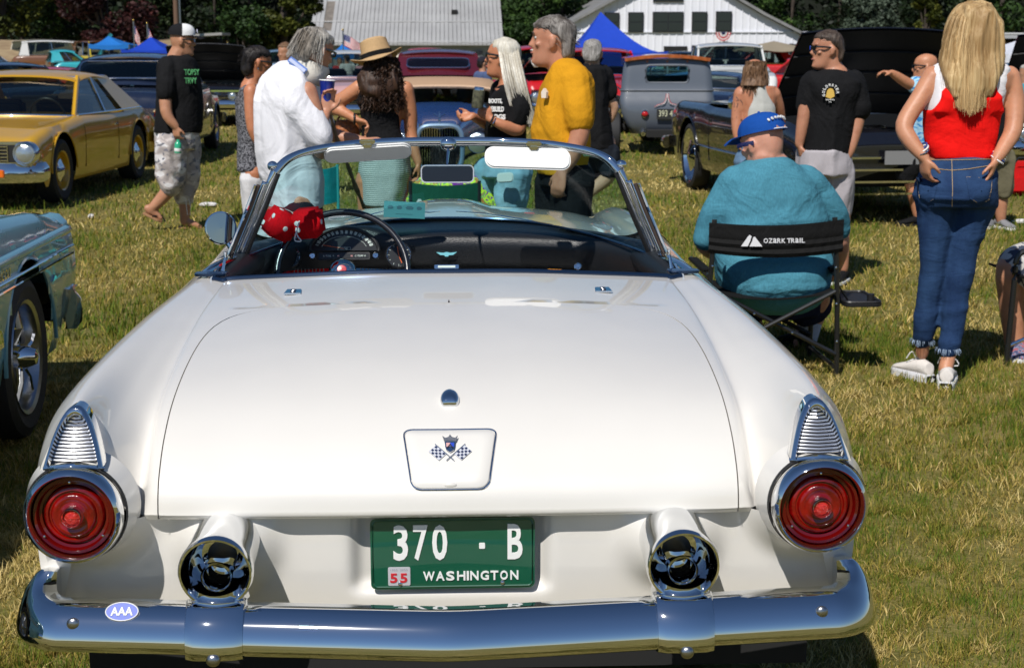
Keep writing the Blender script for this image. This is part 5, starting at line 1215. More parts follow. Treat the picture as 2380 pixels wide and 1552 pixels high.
def hand(mb, wr, dirv, pn, side, curl=.5, k=1.0, spread=.12, thumb=.6):
    """wr wrist, dirv pointing to the fingertips, pn palm normal, side +1: thumb on the dirv x pn side"""
    d = Vector(dirv).normalized(); n = Vector(pn); n = (n-d*n.dot(d)).normalized(); sd = d.cross(n)*side
    wr = Vector(wr); L = .085*k
    R_ = []
    for t, w_, h_ in ((-.02, .026, .019), (0, .028, .018), (.3, .036, .017), (.7, .041, .015), (1.0, .040, .012)):
        c = wr+d*(L*t); R_.append([c+sd*(w_*k*cos(a)*(1))+n*(h_*k*sin(a)) for a in [2*pi*q/12 for q in range(12)]])
    mb.loft(R_)
    for j, (o_, ln) in enumerate(((.030, .070), (.010, .078), (-.010, .073), (-.029, .058))):
        p = wr+d*(L*(.97-.02*abs(j-1)))+sd*(o_*k); a = spread*(1.2-j*.8); dd = (d+sd*a*.5).normalized(); pts = [p-d*.018*k, p]; seg = ln*k; ang = 0
        for q, fr_ in enumerate((.45, .32, .26)):
            ang += curl*(1.0+.08*j)*(.75, 1.0, .8)[q]
            p = p+(dd*cos(ang)+n*sin(ang))*seg*fr_; pts.append(p)
        mb.tube(pts, [.0105*k, .0100*k, .0092*k, .0085*k, .0068*k], 8, up=Vector((.31, .2, .93)))
        mb.ell(pts[-1], .007*k, n=8, m=5)
    p = wr+d*L*.22+sd*.020*k; td = (d*.62+sd*.72+n*.35*thumb*2).normalized(); p1 = p+td*.040*k; p2 = p1+(td*.6+d*.7+n*thumb*.5).normalized()*.032*k; p3 = p2+(d*.9+n*thumb*.7).normalized()*.022*k
    mb.tube([p-td*.01, p1, p2, p3], [.014*k, .0125*k, .0105*k, .0075*k], 8, up=Vector((.2, .3, .9)))
def strands(name, mt, parent, roots, path, n, width=.004, seg=8, jit=.01, seed=2, taper=.3):
    """ribbons of hair: path(u, t) -> point, u in [0,1)^2 random per strand, t along it"""
    rg = random.Random(seed); mb = MB()
    for k in range(n):
        u = (rg.random(), rg.random()); off = Vector((rg.gauss(0, 1), rg.gauss(0, 1), rg.gauss(0, 1)))*jit; ph_ = rg.random()*6.28; pr = None; L = []
        for i in range(seg+1):
            t = i/seg; p = Vector(path(u, t))+off*(.25+.75*t)+Vector((sin(ph_+t*7), cos(ph_+t*6), 0))*jit*.3*t; L.append(p)
        w_ = width*rg.uniform(.6, 1.4)
        a0 = rg.random()*pi; wd = Vector((cos(a0), sin(a0), 0))
        A = [p+wd*w_*(1-(1-taper)*(i/seg)) for i, p in enumerate(L)]; B = [p-wd*w_*(1-(1-taper)*(i/seg)) for i, p in enumerate(L)]
        mb.grid([A, B])
    return mb.build(name, mt, parent, smooth=179)
def hairmat(name, a, b_, c=None, f=90):
    if name in MATS: return MATS[name]
    m, nt, b = _new(name); b.inputs['Roughness'].default_value = .5; b.inputs['Specular IOR Level'].default_value = .25; b.inputs['Anisotropic'].default_value = .5
    v = noise(nt, coords(nt, (f, f, 3)), 1, 4, .6); v2 = noise(nt, coords(nt, (9, 9, 2)), 1, 3)
    col = ramp(nt, v, [(.32, a), (.68, b_)])
    if c: col = mixc(nt, ramp(nt, v2, [(.4, 0), (.65, .8)]), col, c)
    nt.links.new(col, b.inputs['Base Color']); bump(nt, b, v, .7, .006); return m
def cap_hair(parent, M, mt, k=1.0, back=.0, low=-.045, front=.075, name='hair', curls=0, seed=3, n=380, ln=.03, voxel=.007):
    mb = MB(); R_ = []
    for z, f, b_, w_ in ((low-.03, -.055, -.088, .050), (low, -.045 if low > -.075 else -.02, -.103-back, .074), (.0, -.036 if low > -.075 else -.004, -.108-back, .079), (.03, .02, -.110-back, .083), (.055, front, -.110-back, .083), (.08, front+.012, -.104-back, .078), (.103, .066, -.085, .064), (.120, .03, -.05, .040), (.127, .0, -.02, .016)):
        ring = []
        for q in range(24):
            t = 2*pi*q/24; y = (f+b_)/2+(f-b_)/2*sin(t); ring.append(M @ Vector((w_*cos(t), y, z)))
        R_.append(ring)
    mb.loft(R_); o = fused(mb, name, mt, parent, voxel, 4, .003, 60, seed)
    def pth(u, t):
        a = u[0]*2*pi; e = -.35+1.75*u[1]; e = min(e, 1.45)
        c = Vector((.078*cos(a)*cos(e), -.012+.10*sin(a)*cos(e), .02+.105*sin(e)))
        if c.z < .05 and c.y > -.01: c.z = .06+.05*u[1]
        if c.z < .06 and c.y > .05: c.z = .075
        dn = Vector((c.x, c.y, c.z-.02)).normalized()
        return M @ (c+dn*(.004+ln*.25*t)+Vector((0, -.6, -.45))*ln*t+(Vector((sin(9*t+a*7), cos(8*t+a*5), sin(7*t+a*9)))*curls*t if curls else Vector()))
    strands(name+'_strands', mt, o, None, pth, n, .0022, 4, .003, seed)
    return o
def shoe(t, an, dirv, mt, sole, k=1.0, name='shoe', low=True, lift=0):
    """an: ankle point (ground z + .08), dirv: toe direction"""
    d = Vector((dirv[0], dirv[1], 0)).normalized(); sd = Vector((d.y, -d.x, 0)); o = Vector((an[0], an[1], lift)); up = Vector((0, 0, 1))
    if len(dirv) > 2 and dirv[2]:
        q = Matrix.Rotation(dirv[2], 3, sd); up = q @ up; d = q @ d
    mb = MB(); R_ = []
    for y, w_, z0, z1 in ((-.075, .022, .02, .05), (-.065, .034, .016, .085), (-.02, .038, .014, .098), (.03, .040, .014, .088), (.08, .046, .014, .070), (.13, .048, .014, .055), (.17, .040, .016, .042), (.192, .020, .02, .032)):
        ring = []
        for q in range(14):
            a = 2*pi*q/14; ring.append(o+d*y*k+sd*(w_*cos(a))*k+up*((z0+z1)/2+(z1-z0)/2*sin(a))*k)
        R_.append(ring)
    mb.loft(R_); s_ = mb.build(name, mt, t)
    mb = MB(); ol = [(-.080, .018), (-.07, .036), (-.02, .041), (.08, .050), (.14, .050), (.18, .036), (.197, .012)]; ol = ol+[(y, -w_) for y, w_ in ol[::-1]]
    mb.loft([[o+d*y*k+sd*w_*k+up*z for y, w_ in ol] for z in (.0, .024)]); mb.build('sole', sole, s_, bevel=.004)
    return s_
def P3(*a): return Vector(a)
def legs_pose(hz, hw, stance):
    """stance: [(knee), (ankle)] for left(-x) and right(+x)"""
    return [( P3(s*hw, 0, hz), P3(*kn), P3(*an)) for s, (kn, an) in zip((-1, 1), stance)]
def sunglasses(M, t, col=(.01, .01, .01)):
    mt = mat('sunglass_lens', col, .05, coat=1); gl = None
    mb = MB()
    for s in (1, -1):
        mb2 = MB(); mb2.prism([(-.020, .014), (.022, .015), (.024, .002), (.016, -.014), (-.010, -.015), (-.021, -.003)], M @ Vector((s*.032, .098, .014)), (M.to_3x3() @ Vector((s*1, -.28, 0))).normalized(), (M.to_3x3() @ Vector((0, 0, 1))).normalized(), .004)
        if gl is None: gl = thing_part = mb2.build('sunglasses', mt, t)
        else: mb2.build('lens', mt, gl)
        mb3 = MB(); mb3.tube([M @ Vector((s*.054, .090, .022)), M @ Vector((s*.079, .05, .020)), M @ Vector((s*.084, -.015, .014))], .003, 6, flat=2.2); mb3.build('temple', mt, gl)
    mb4 = MB(); mb4.tube([M @ Vector((-.012, .103, .020)), M @ Vector((.012, .103, .020))], .003, 6); mb4.build('bridge', mt, gl)
    return gl
class PX:
    """a person laid out from joint positions; Y is the distance the figure stands at"""
    def __init__(s, lab, px, Y, sk=(.50, .27, .18), gnd=None):
        s.Y = Y; p = at(px, 400, Y); s.t = thing('person', lab, 'person', (p.x, Y, 0))
        s.inv = MW[s.t.name].inverted(); s.sc = FPX/ (FW.dot(Vector((p.x, Y, 1))-CP)); s.body = MB(); s.skin = skin('skin_%d_%d_%d' % tuple(int(c*100) for c in sk), sk)
    def J(s, px, py, dy=0): return s.inv @ at(px, py, s.Y+dy)
    def rows(s, mb, rows, e=2.3, n=24, dep=.12, dy0=0):
        out = []
        for r in rows:
            py, xl, xr = r[:3]; d = r[3] if len(r) > 3 else dep; dy = r[4] if len(r) > 4 else dy0
            a = s.J(xl, py, dy); b = s.J(xr, py, dy); c = (a+b)/2; out.append(((c.x, c.y, c.z), abs(b.x-a.x)/2, d, e))
        rings(mb, out, n); return mb
    def limb(s, mb, pts, rs): limb(mb, [s.J(*p) for p in pts], rs)
    def fuse(s, mb, name, mt, voxel=.010, it=4, folds=.004, ff=16, seed=1, squash=(1, 1, .5)): return fused(mb, name, mt, s.t, voxel, it, folds, ff, seed, squash)
    def done(s, voxel=.009, it=4): s.b = fused(s.body, 'body', s.skin, s.t, voxel, it, 0)
    def foot(s, an, toe, r=.0):     # bare foot
        a = s.J(*an); b = s.J(*toe); d = b-a; limb(s.body, [a+Vector((0, 0, .01)), a+d*.5+Vector((0, 0, .012)), b], [.036, .034, .020])
BLK = fabric('black_cotton', (.010, .010, .011), .3, 500, .15, .85, .5, 4)
# --- A: man in a cap walking on the left
def man_cap():
    p = PX('man in black tee, trucker cap and camouflage shorts walking past the gold coupe', 415, 13.25, (.46, .25, .17))
    hc = p.J(424, 97); M = head(p.body, hc, R(-82), R(-4), 1.04)
    limb(p.body, [p.J(405, 150), p.J(412, 128), hc+Vector((-.01, 0, -.05))], [.09, .075, .07])
    p.rows(p.body, [(150, 385, 445, .17), (200, 375, 460, .17), (300, 368, 460, .17)])
    p.limb(p.body, [(386, 165, -.19), (386, 258, -.26), (408, 294, -.26)], [.06, .052, .034]); hand(p.body, p.J(407, 294, -.26), (.12, 0, -1), (.5, .8, 0), 1, .8)
    p.limb(p.body, [(400, 165, .19), (405, 255, .25), (425, 290, .24)], [.06, .045, .03]); hand(p.body, p.J(425, 290, .24), (.1, 0, -1), (.5, -.8, 0), 1, .5)
    p.limb(p.body, [(402, 320, -.09), (402, 400, -.1), (393, 440, -.1), (350, 489, -.1)], [.09, .075, .066, .040]); p.foot((344, 487, -.1), (374, 507, -.1))
    p.limb(p.body, [(425, 320, .09), (430, 405, .09), (430, 455, .09), (429, 512, .09)], [.09, .075, .062, .040]); p.foot((428, 517, .09), (466, 529, .09))
    p.done()
    sh = MB(); p.rows(sh, [(128, 392, 436, .10), (138, 378, 452, .17), (160, 370, 460, .215), (200, 366, 466, .21), (250, 363, 471, .21), (290, 359, 470, .215), (308, 358, 467, .21)])
    p.limb(sh, [(388, 155, -.16), (385, 190, -.22), (384, 216, -.24)], [.085, .085, .082]); p.limb(sh, [(396, 155, .16), (396, 216, .23)], [.085, .08])
    tee = p.fuse(sh, 'tee_shirt', BLK, folds=.006)
    text('shirt_print', 'TOPSY\nTRVY', p.J(446, 178, -.205), (.9, .45, 0), (0, 0, 1), .13, .12, mat('print_green', (.10, .40, .15), .8), tee, False, .012)
    st = MB(); p.rows(st, [(296, 361, 465, .19), (320, 362, 460, .19), (345, 368, 458, .18)])
    p.limb(st, [(398, 330, -.09), (396, 385, -.1), (394, 438, -.1)], [.15, .135, .085]); p.limb(st, [(428, 330, .09), (432, 400, .09), (431, 460, .09)], [.14, .12, .085])
    m, nt, b = _new('camo_cloth'); b.inputs['Roughness'].default_value = .9; v1 = noise(nt, coords(nt, (9, 9, 14)), 1, 2, .4, .6); v2 = noise(nt, coords(nt, (13, 13, 21)), 1, 2, .4, .8)
    c1 = ramp(nt, v1, [(.44, (.34, .30, .29)), (.46, (.47, .42, .40)), (.56, (.47, .42, .40)), (.58, (.66, .64, .64))]); nt.nodes[-1].color_ramp.interpolation = 'CONSTANT'
    nt.links.new(mixc(nt, ramp(nt, v2, [(.60, 0), (.61, 1)]), c1, (.17, .17, .20)), b.inputs['Base Color']); bump(nt, b, noise(nt, coords(nt, 8), 1, 4), .5, .03)
    sh_ = p.fuse(st, 'camo_shorts', m, folds=.010, ff=14, squash=(1, 1, .8))
    for dx in (0, 10):
        mb = MB(); mb.tube([p.J(432+dx*.7, 462, .02), p.J(433+dx, 480, .01), p.J(436+dx*.6, 500, .02)], .003, 5); mb.build('drawstring', WHITEP, sh_)
    for q, (a, b_, dy) in enumerate((((334, 494, -.1), (378, 515, -.1), 0), ((414, 528, .09), (472, 535, .09), 0))):
        A = p.J(*a); B = p.J(*b_); d = (B-A).normalized(); up = Vector((0, 1, 0)).cross(d)
        if up.z < 0: up = -up
        mb = MB(); ol = [(-.0, .03), (.08, .042), (.2, .045), (.25, .02)]; L = (B-A).length/.25; ol = ol+[(y, -w_) for y, w_ in ol[::-1]]
        mb.loft([[A+d*y*L+Vector((0, 1, 0))*w_+up*z for y, w_ in ol] for z in (-.014, .008)]); f_ = mb.build('flip_flop', mat('tan_sole', (.33, .17, .08), .7), p.t, bevel=.004)
        mb = MB(); mb.tube([A+d*.09+Vector((0, -.04, .01)), A+d*.15+up*.045, A+d*.20+up*.01], .008, 6); mb.tube([A+d*.09+Vector((0, .04, .01)), A+d*.15+up*.045], .008, 6); mb.build('strap', BLK, f_)
    cap(p.t, M, (.75, .75, .76), (.012, .012, .014), 'trucker')
    sunglasses(M, p.t); eyes_simple(M, p.t)
    bt = thing('bottle', 'green drink bottle in the hand of the man in camouflage shorts', 'bottle', tuple(MW[p.t.name] @ p.J(413, 356, -.30)))
    mb = MB(); mb.lathe([(.001, 0), (.028, .0), (.030, .01), (.030, .07), (.026, .085), (.014, .10), (.013, .115), (.001, .116)], (0, 0, 0), (.08, 0, 1), 18); mb.build('bottle_body', mat('bottle_green', (.03, .38, .20), .2, coat=.5), bt)
    mb = MB(); mb.lathe([(.0305, .015), (.031, .016), (.031, .04), (.0305, .041)], (0, 0, 0), (.08, 0, 1), 18); mb.build('wrapper', WHITEP, bt)
def eyes_simple(M, t): 
    L_ = mat('lip_tone', (.42, .14, .12), .5)
    mb = MB(); mb.tube([M @ Vector((-.022, .088, -.058)), M @ Vector((-.008, .0975, -.0555)), M @ Vector((.008, .0975, -.0555)), M @ Vector((.022, .088, -.058))], [.001, .004, .004, .001], 6); mb.build('lips', L_, t)
def cap(t, M, cf, cb, kind='ball', strap=True):
    A = fabric('cap_%d_%d' % (cf[0]*99, cf[2]*99), cf, .08, 500, .2, .85, .12, 6); B = A if cf == cb else fabric('capb_%d_%d' % (cb[0]*99, cb[2]*99), cb, .08, 500, .2, .85, .1, 6)
    def shell(t0, t1, k=1.0):
        G = []
        for i in range(13):
            th = t0+(t1-t0)*i/12; row = []
            for j in range(9):
                e = pi/2*j/8; r = cos(e)**.8; row.append(M @ Vector((.089*k*r*sin(th), (-.008+.112*k*r*cos(th)), .048+(.098 if kind == 'trucker' else .088)*sin(e)**.9+(.012*max(0, cos(th))*cos(e) if kind == 'trucker' else 0))))
            G.append(row)
        return G
    q_ = 1.5 if kind == 'trucker' else 1.15; mb = MB(); mb.grid(shell(-q_, q_)); c = mb.build('cap', A, t, thick=.004)
    mb = MB(); mb.grid(shell(q_, 2*pi-q_)); mb.build('cap_back', B, c, thick=.004)
    mb = MB(); G = []
    for i in range(13):
        th = -1.05+2.1*i/12; a = Vector((.088*sin(th), -.008+.112*cos(th), .052)); b = Vector((.080*sin(th*1.05), .10+.085*cos(th)**1.0, .040-.0*abs(th)-.012*th*th))
        G.append([M @ (a.lerp(b, q/4)+Vector((0, 0, .008*sin(pi*q/4)))) for q in range(5)])
    mb.grid(G); mb.build('cap_visor', B if kind == 'trucker' else A, c, thick=.004)
    mb = MB(); mb.ell(M @ Vector((0, -.008, .138 if kind != 'trucker' else .148)), .007, n=8, m=5); mb.build('cap_button', B, c)
    if kind == 'trucker': mb = MB(); mb.prism(rrect(.055, .035, .01), M @ Vector((0, .118, .09)), (M.to_3x3() @ Vector((1, 0, 0))).normalized(), (M.to_3x3() @ Vector((0, -.25, 1))).normalized(), .006); pt = mb.build('cap_patch', mat('patch_pale', (.6, .6, .75), .8), c)
    return c
man_cap()
# --- B: woman in the grey sleeveless top
def woman_grey():
    p = PX('short dark haired woman in grey speckled sleeveless top beside the neck brace man', 590, 11.5, (.50, .22, .13))
    hc = p.J(600, 147); M = head(p.body, hc, R(-75), R(-12), 1.0)
    limb(p.body, [p.J(582, 205), p.J(588, 185), hc+Vector((0, 0, -.05))], [.08, .06, .058])
    p.rows(p.body, [(205, 560, 612, .15), (240, 556, 618, .14), (300, 558, 612, .13), (400, 558, 618, .15)])
    p.limb(p.body, [(583, 212, -.17), (588, 300, -.2), (618, 355, -.15)], [.056, .046, .03]); p.limb(p.body, [(583, 212, .17), (600, 300, .2), (640, 330, .15)], [.05, .04, .03])
    for dy in (-.09, .09): p.limb(p.body, [(590, 400, dy), (588, 500, dy), (586, 572, dy)], [.085, .06, .04]); p.foot((586, 580, dy), (622, 590, dy))
    hand(p.body, p.J(618, 355, -.15), (1, 0, -.4), (0, 1, 0), 1, .5)
    p.done(.010)
    m = fabric('speckled_grey', (.055, .057, .065), .25, 300); nt = m.node_tree; b = nt.nodes['Principled BSDF']
    nt.links.new(ramp(nt, noise(nt, coords(nt, 75), 1, 3, .7), [(.45, (.018, .018, .022)), (.55, (.20, .20, .22))]), b.inputs['Base Color'])
    sh = MB(); p.rows(sh, [(196, 570, 603, .12), (206, 558, 612, .155), (235, 549, 622, .15), (280, 551, 618, .15), (330, 555, 612, .14), (395, 552, 622, .17)])
    p.fuse(sh, 'sleeveless_top', m, folds=.005)
    st = MB(); p.rows(st, [(385, 558, 620, .15), (420, 562, 622, .15)])
    for dy in (-.08, .08): p.limb(st, [(588, 415, dy), (588, 500, dy), (586, 560, dy)], [.10, .075, .065])
    p.fuse(st, 'trousers', fabric('pale_trousers', (.62, .61, .62)), folds=.005)
    cap_hair(p.t, M, hairmat('hair_black', (.006, .005, .005), (.030, .024, .022)), low=-.08, back=.012, ln=.05, curls=.006, n=700)
    sunglasses(M, p.t); mb = MB(); mb.ell(M @ Vector((.086, -.005, -.045)), (.004, .004, .010)); mb.build('earring', CHROME, p.t)
    shoe(p.t, p.J(588, 590, -.09), (1, 0), BLK, WHITEP); shoe(p.t, p.J(588, 590, .09), (1, 0), BLK, WHITEP)
woman_grey()
# --- C: man with the neck brace
def man_brace():
    p = PX('long grey haired man in white tee and neck brace holding a blue cup', 690, 8.15, (.48, .26, .19))
    hc = p.J(733, 122); M = head(p.body, hc, R(-50), R(-18), 1.03)
    limb(p.body, [p.J(680, 190), p.J(702, 165), hc+Vector((-.02, 0, -.05))], [.08, .07, .065])
    p.rows(p.body, [(200, 635, 735, .16), (300, 618, 735, .16), (470, 635, 745, .15)])
    p.limb(p.body, [(712, 215, -.14), (740, 305, -.18), (745, 350, -.12), (780, 355, 0)], [.06, .05, .045, .03])
    p.limb(p.body, [(700, 215, .15), (745, 300, .2), (845, 330, .15)], [.055, .045, .03]); hand(p.body, p.J(845, 328, .15), (1, 0, .12), (0, 0, -1), -1, .5)
    hand(p.body, p.J(778, 355, 0), (1, .2, .05), (0, .3, -1), 1, .7)
    for dy in (-.11, .11): p.limb(p.body, [(690, 480, dy), (690, 640, dy), (688, 770, dy)], [.10, .065, .045]); p.foot((688, 780, dy), (735, 795, dy))
    p.done()
    WT = fabric('white_tee_cotton', (.76, .75, .78), .04, 500, .1, .9, .5, 3.5)
    sh = MB(); p.rows(sh, [(150, 655, 688, .09), (162, 636, 700, .15), (182, 613, 716, .18), (206, 602, 733, .19), (228, 598, 746, .20), (290, 597, 750, .195), (350, 600, 748, .19), (420, 612, 758, .19), (482, 622, 754, .19)])
    p.limb(sh, [(680, 225, -.12), (714, 272, -.17), (737, 316, -.17)], [.10, .082, .072]); p.limb(sh, [(700, 205, .17), (745, 290, .2)], [.11, .09])
    p.fuse(sh, 'tee_shirt', WT, .011, folds=.011, ff=9, seed=4, squash=(1, 1, .45))
    st = MB(); p.rows(st, [(470, 630, 748, .19), (500, 632, 750, .19)])
    for dy in (-.11, .11): p.limb(st, [(690, 500, dy), (690, 640, dy), (688, 765, dy)], [.125, .09, .07])
    p.fuse(st, 'trousers', fabric('dark_trousers', (.012, .013, .02)), .012)
    # brace
    br = MB(); c0 = p.J(712, 163); ax = (p.J(722, 148)-p.J(695, 182)).normalized()
    br.lathe([(.092, -.055), (.101, -.045), (.103, 0), (.101, .045), (.092, .055), (.075, .045), (.075, -.045)], c0+Vector((.012, 0, 0)), Vector((.42, 0, .90)), 32); nb = br.build('neck_brace', fabric('brace_foam', (.72, .68, .60), .03), p.t, smooth=50)
    mb = MB(); mb.prism(rrect(.11, .035, .006), p.J(692, 152, -.095)+Vector((0, -.012, 0)), (.8, -.15, -.62), (.62, 0, .78), .006); mb.build('brace_strap', mat('strap_blue', (.12, .22, .55), .7), nb)
    mb = MB(); mb.prism(rrect(.10, .018, .004), p.J(692, 152, -.095)+Vector((0, -.018, 0)), (.8, -.15, -.62), (.62, 0, .78), .004); mb.build('strap_pad', mat('strap_pale', (.5, .55, .75), .7), nb)
    hm = hairmat('hair_grey', (.20, .18, .155), (.52, .50, .46), (.14, .11, .08), 120)
    cap_hair(p.t, M, hm, low=-.045, back=.018, ln=.05, n=300, seed=6)
    def pth(u, t):
        a = pi*(.08+1.25*u[0])+pi*.5+.55; r = 1+.30*t; z = .118-.03*u[1]-t*(.105+.05*u[1]+.10*max(0, cos(a-1.2)))
        q = Vector((.072*cos(a)*min(1, (.35+t*2.2))*r, -.015+.098*sin(a)*min(1, (.35+t*2.2))*r, z)); return M @ q
    strands('long_hair', hm, p.t, None, pth, 900, .0030, 7, .007, 8)
    mb = MB(); mb.rows = None
    rings_ = MB(); 
    for k in range(9): pass
    sunglasses(M, p.t); eyes_simple(M, p.t)
    mb = MB(); mb.ell(M @ Vector((0, .078, -.085)), (.032, .024, .028)); bd = fused(mb, 'beard', hm, p.t, .007, 2, .004, 90)
    for dy in (-.11, .11): shoe(p.t, p.J(688, 790, dy), (1, 0), BLK, WHITEP)
    c = thing('cup', 'blue plastic cup held up by the man with the neck brace', 'cup', tuple(MW[p.t.name] @ p.J(759, 236, -.10)))
    mb = MB(); mb.lathe([(.001, 0), (.030, 0), (.041, .108), (.0425, .110), (.040, .110), (.029, .004)], (0, 0, 0), (.06, 0, 1), 28); mb.build('cup_wall', mat('cup_blue', (.008, .03, .28), .3, coat=.4), c)
    mb = MB(); mb.lathe([(.042, .108), (.0435, .110), (.042, .113), (.040, .111)], (0, 0, 0), (.06, 0, 1), 28); mb.build('cup_rim', WHITEP, c)
    hb = MB(); limb(hb, [p.J(742, 300, -.2), p.J(758, 262, -.12)], [.035, .026]); hand(hb, p.J(758, 262, -.12), (.15, .1, 1), (.2, -.9, 0), 1, .6); o = fused(hb, 'raised_hand', p.skin, p.t, .008)
    s = thing('walking_stick', 'knobbly wooden walking stick leaning beside the striped skirt', 'walking stick', tuple(MW[p.t.name] @ p.J(850, 492, .3)))
    i2 = MW[s.name].inverted(); mb = MB(); pp_ = [i2 @ (MW[p.t.name] @ p.J(*q)) for q in ((752, 222, -.1), (768, 268, 0), (784, 325, .05), (800, 362, .1), (825, 430, .2), (850, 492, .3), (862, 530, .33))]
    pc_ = catmull(pp_, 5); mb.tube(pc_, [.011+.003*sin(k*1.9)+.002*sin(k*.7) for k in range(len(pc_))], 9); mb.build('stick', mat('stick_wood', (.16, .11, .055), .6, var=.4, vs=25, bmp=.5), s)
man_brace()
# --- D: woman in the hat
def woman_hat():
    p = PX('woman from behind in tan brimmed hat, black tank top and pale striped skirt', 878, 9.6, (.52, .25, .15))
    hc = p.J(884, 150); M = head(p.body, hc, R(18), R(0), .98)
    limb(p.body, [p.J(880, 215), hc+Vector((0, 0, -.06))], [.07, .058])
    p.rows(p.body, [(198, 842, 930, .085), (215, 834, 944, .10), (240, 838, 938, .10), (300, 842, 930, .10), (350, 838, 945, .13), (400, 836, 955, .14)])
    p.limb(p.body, [(835, 205), (800, 228, .02), (768, 248, .05), (800, 262, .0), (828, 278, -.06)], [.052, .046, .042, .034, .026]); hand(p.body, p.J(828, 278, -.06), (1, 0, -.45), (0, -.4, -1), 1, .9, .9)
    p.limb(p.body, [(942, 208), (953, 262, .02), (955, 308, .03), (962, 345, 0), (972, 378, -.02)], [.055, .047, .042, .036, .026]); hand(p.body, p.J(972, 380, -.02), (.1, 0, -1), (-.9, .2, 0), -1, .6, .9)
    for x in (858, 925): p.limb(p.body, [(x, 420), (x-3, 520), (x-3, 640)], [.09, .058, .038]); p.foot((x-3, 655), (x-3, 668, .16))
    p.done()
    sh = MB(); p.rows(sh, [(222, 834, 940, .108), (250, 836, 930, .112), (300, 842, 930, .112), (330, 842, 942, .13), (345, 840, 948, .135)])
    for x0, x1 in ((858, 852), (905, 912)): p.limb(sh, [(x0, 192, -.02), (x1, 212, -.05), (x1, 235, -.045)], [.022, .04, .06])
    p.rows(sh, [(205, 862, 906, .075, -.02), (225, 850, 918, .10, -.01)])
    p.fuse(sh, 'tank_top', BLK, folds=.004)
    m, nt, b = _new('striped_knit'); b.inputs['Roughness'].default_value = .9
    wv = nt.nodes.new('ShaderNodeTexWave'); wv.bands_direction = 'Z'; wv.inputs['Scale'].default_value = 25; wv.inputs['Distortion'].default_value = 1.2; wv.inputs['Detail'].default_value = 1; wv.inputs['Detail Scale'].default_value = .4
    nt.links.new(coords(nt, 1), wv.inputs[0]); nt.links.new(ramp(nt, wv.outputs[0], [(.40, (.15, .20, .185)), (.55, (.58, .62, .58))]), b.inputs['Base Color']); bump(nt, b, noise(nt, coords(nt, 5), 1, 4), .5, .03)
    st = MB(); p.rows(st, [(338, 840, 946, .14), (365, 835, 953, .15), (400, 833, 958, .16), (440, 838, 950, .155), (476, 842, 936, .15)])
    p.fuse(st, 'striped_skirt', m, folds=.007, ff=10)
    # hat
    FT = fabric('straw_felt', (.50, .33, .17), .08, 300, .25, .85, .15, 5); tilt = Matrix.Translation(hc+Vector((-.02, 0, .045))) @ Matrix.Rotation(R(14), 4, 'Y').inverted() @ Matrix.Rotation(R(-6), 4, 'X')
    G = []
    for k in range(33):
        a = 2*pi*k/32; row = []
        for r, z in ((.092, .105), (.095, .09), (.098, .06), (.104, .015), (.108, .0), (.13, -.004), (.160, -.006+.012*cos(2*a)), (.178, -.004+.026*cos(2*a))): row.append(tilt @ Vector((r*.93*cos(a), r*1.08*sin(a), z)))
        row = [tilt @ Vector((.02*cos(a), .05*sin(a), .095)), tilt @ Vector((.06*cos(a), .075*sin(a), .118))]+row; G.append(row)
    mb = MB(); mb.grid(G); ht = mb.build('hat', FT, p.t, thick=.004, weld=.0005)
    mb = MB(); mb.grid([[tilt @ Vector((r*.93*cos(2*pi*k/32), r*1.08*sin(2*pi*k/32), z)) for r, z in ((.1105, .002), (.108, .03))] for k in range(33)]); mb.build('hat_band', BLK, ht, thick=.003)
    hm = hairmat('hair_dark_brown', (.012, .006, .004), (.07, .035, .02), None, 70)
    def pth(u, t):
        a = pi+pi*(u[0]); w_ = 1+.55*t; q = Vector((.088*cos(a)*w_, .115*sin(a)*(1+.15*t)-.02, .04-.31*t*(.75+.35*u[1]))); return M @ (q+Vector((sin(t*34+u[0]*40), cos(t*31+u[1]*40), 0))*.014)
    mb = MB(); p.rows(mb, [(135, 850, 916, .10, -.01), (158, 838, 925, .09, -.04), (185, 832, 930, .07, -.09), (210, 836, 926, .05, -.12), (230, 850, 905, .02, -.13)]); hb = p.fuse(mb, 'hair', hm, .010, folds=.008, ff=30)
    strands('curls', hm, hb, None, pth, 800, .005, 16, .012, 5)
    for x in (855, 922): shoe(p.t, p.J(x, 660), (0, 1), BLK, WHITEP)
    mb = MB(); mb.tube([p.J(824, 277, -.06)+Vector((0, .034*cos(a), .034*sin(a))) for a in [2*pi*k/18 for k in range(18)]], .006, 6, closed=True); mb.build('wristwatch', BLACKP, p.t)
    s = thing('handbag', 'brown patterned handbag hanging at the side of the woman in the hat', 'handbag', tuple(MW[p.t.name] @ p.J(806, 320, .12)))
    m2 = mat('tooled_leather', (.30, .09, .02), .5, var=.6, vs=55, bmp=.7, bs=55)
    i2 = MW[s.name].inverted() @ MW[p.t.name]; mb = MB(); rr = []
    for py, xl, xr, d in ((279, 784, 828, .02), (285, 780, 834, .035), (305, 780, 838, .045), (320, 784, 836, .04)):
        a = i2 @ p.J(xl, py, .1); b_ = i2 @ p.J(xr, py, .1); c = (a+b_)/2; rr.append((tuple(c), (b_-a).length/2, d, 3))
    rings(mb, rr, 22); mb.build('bag', m2, s)
    mb = MB(); mb.tube(catmull([i2 @ p.J(784, 280, .1), i2 @ p.J(806, 240, .12), i2 @ p.J(832, 200, .1)], 6), .007, 6); mb.build('strap', m2, s)
woman_hat()
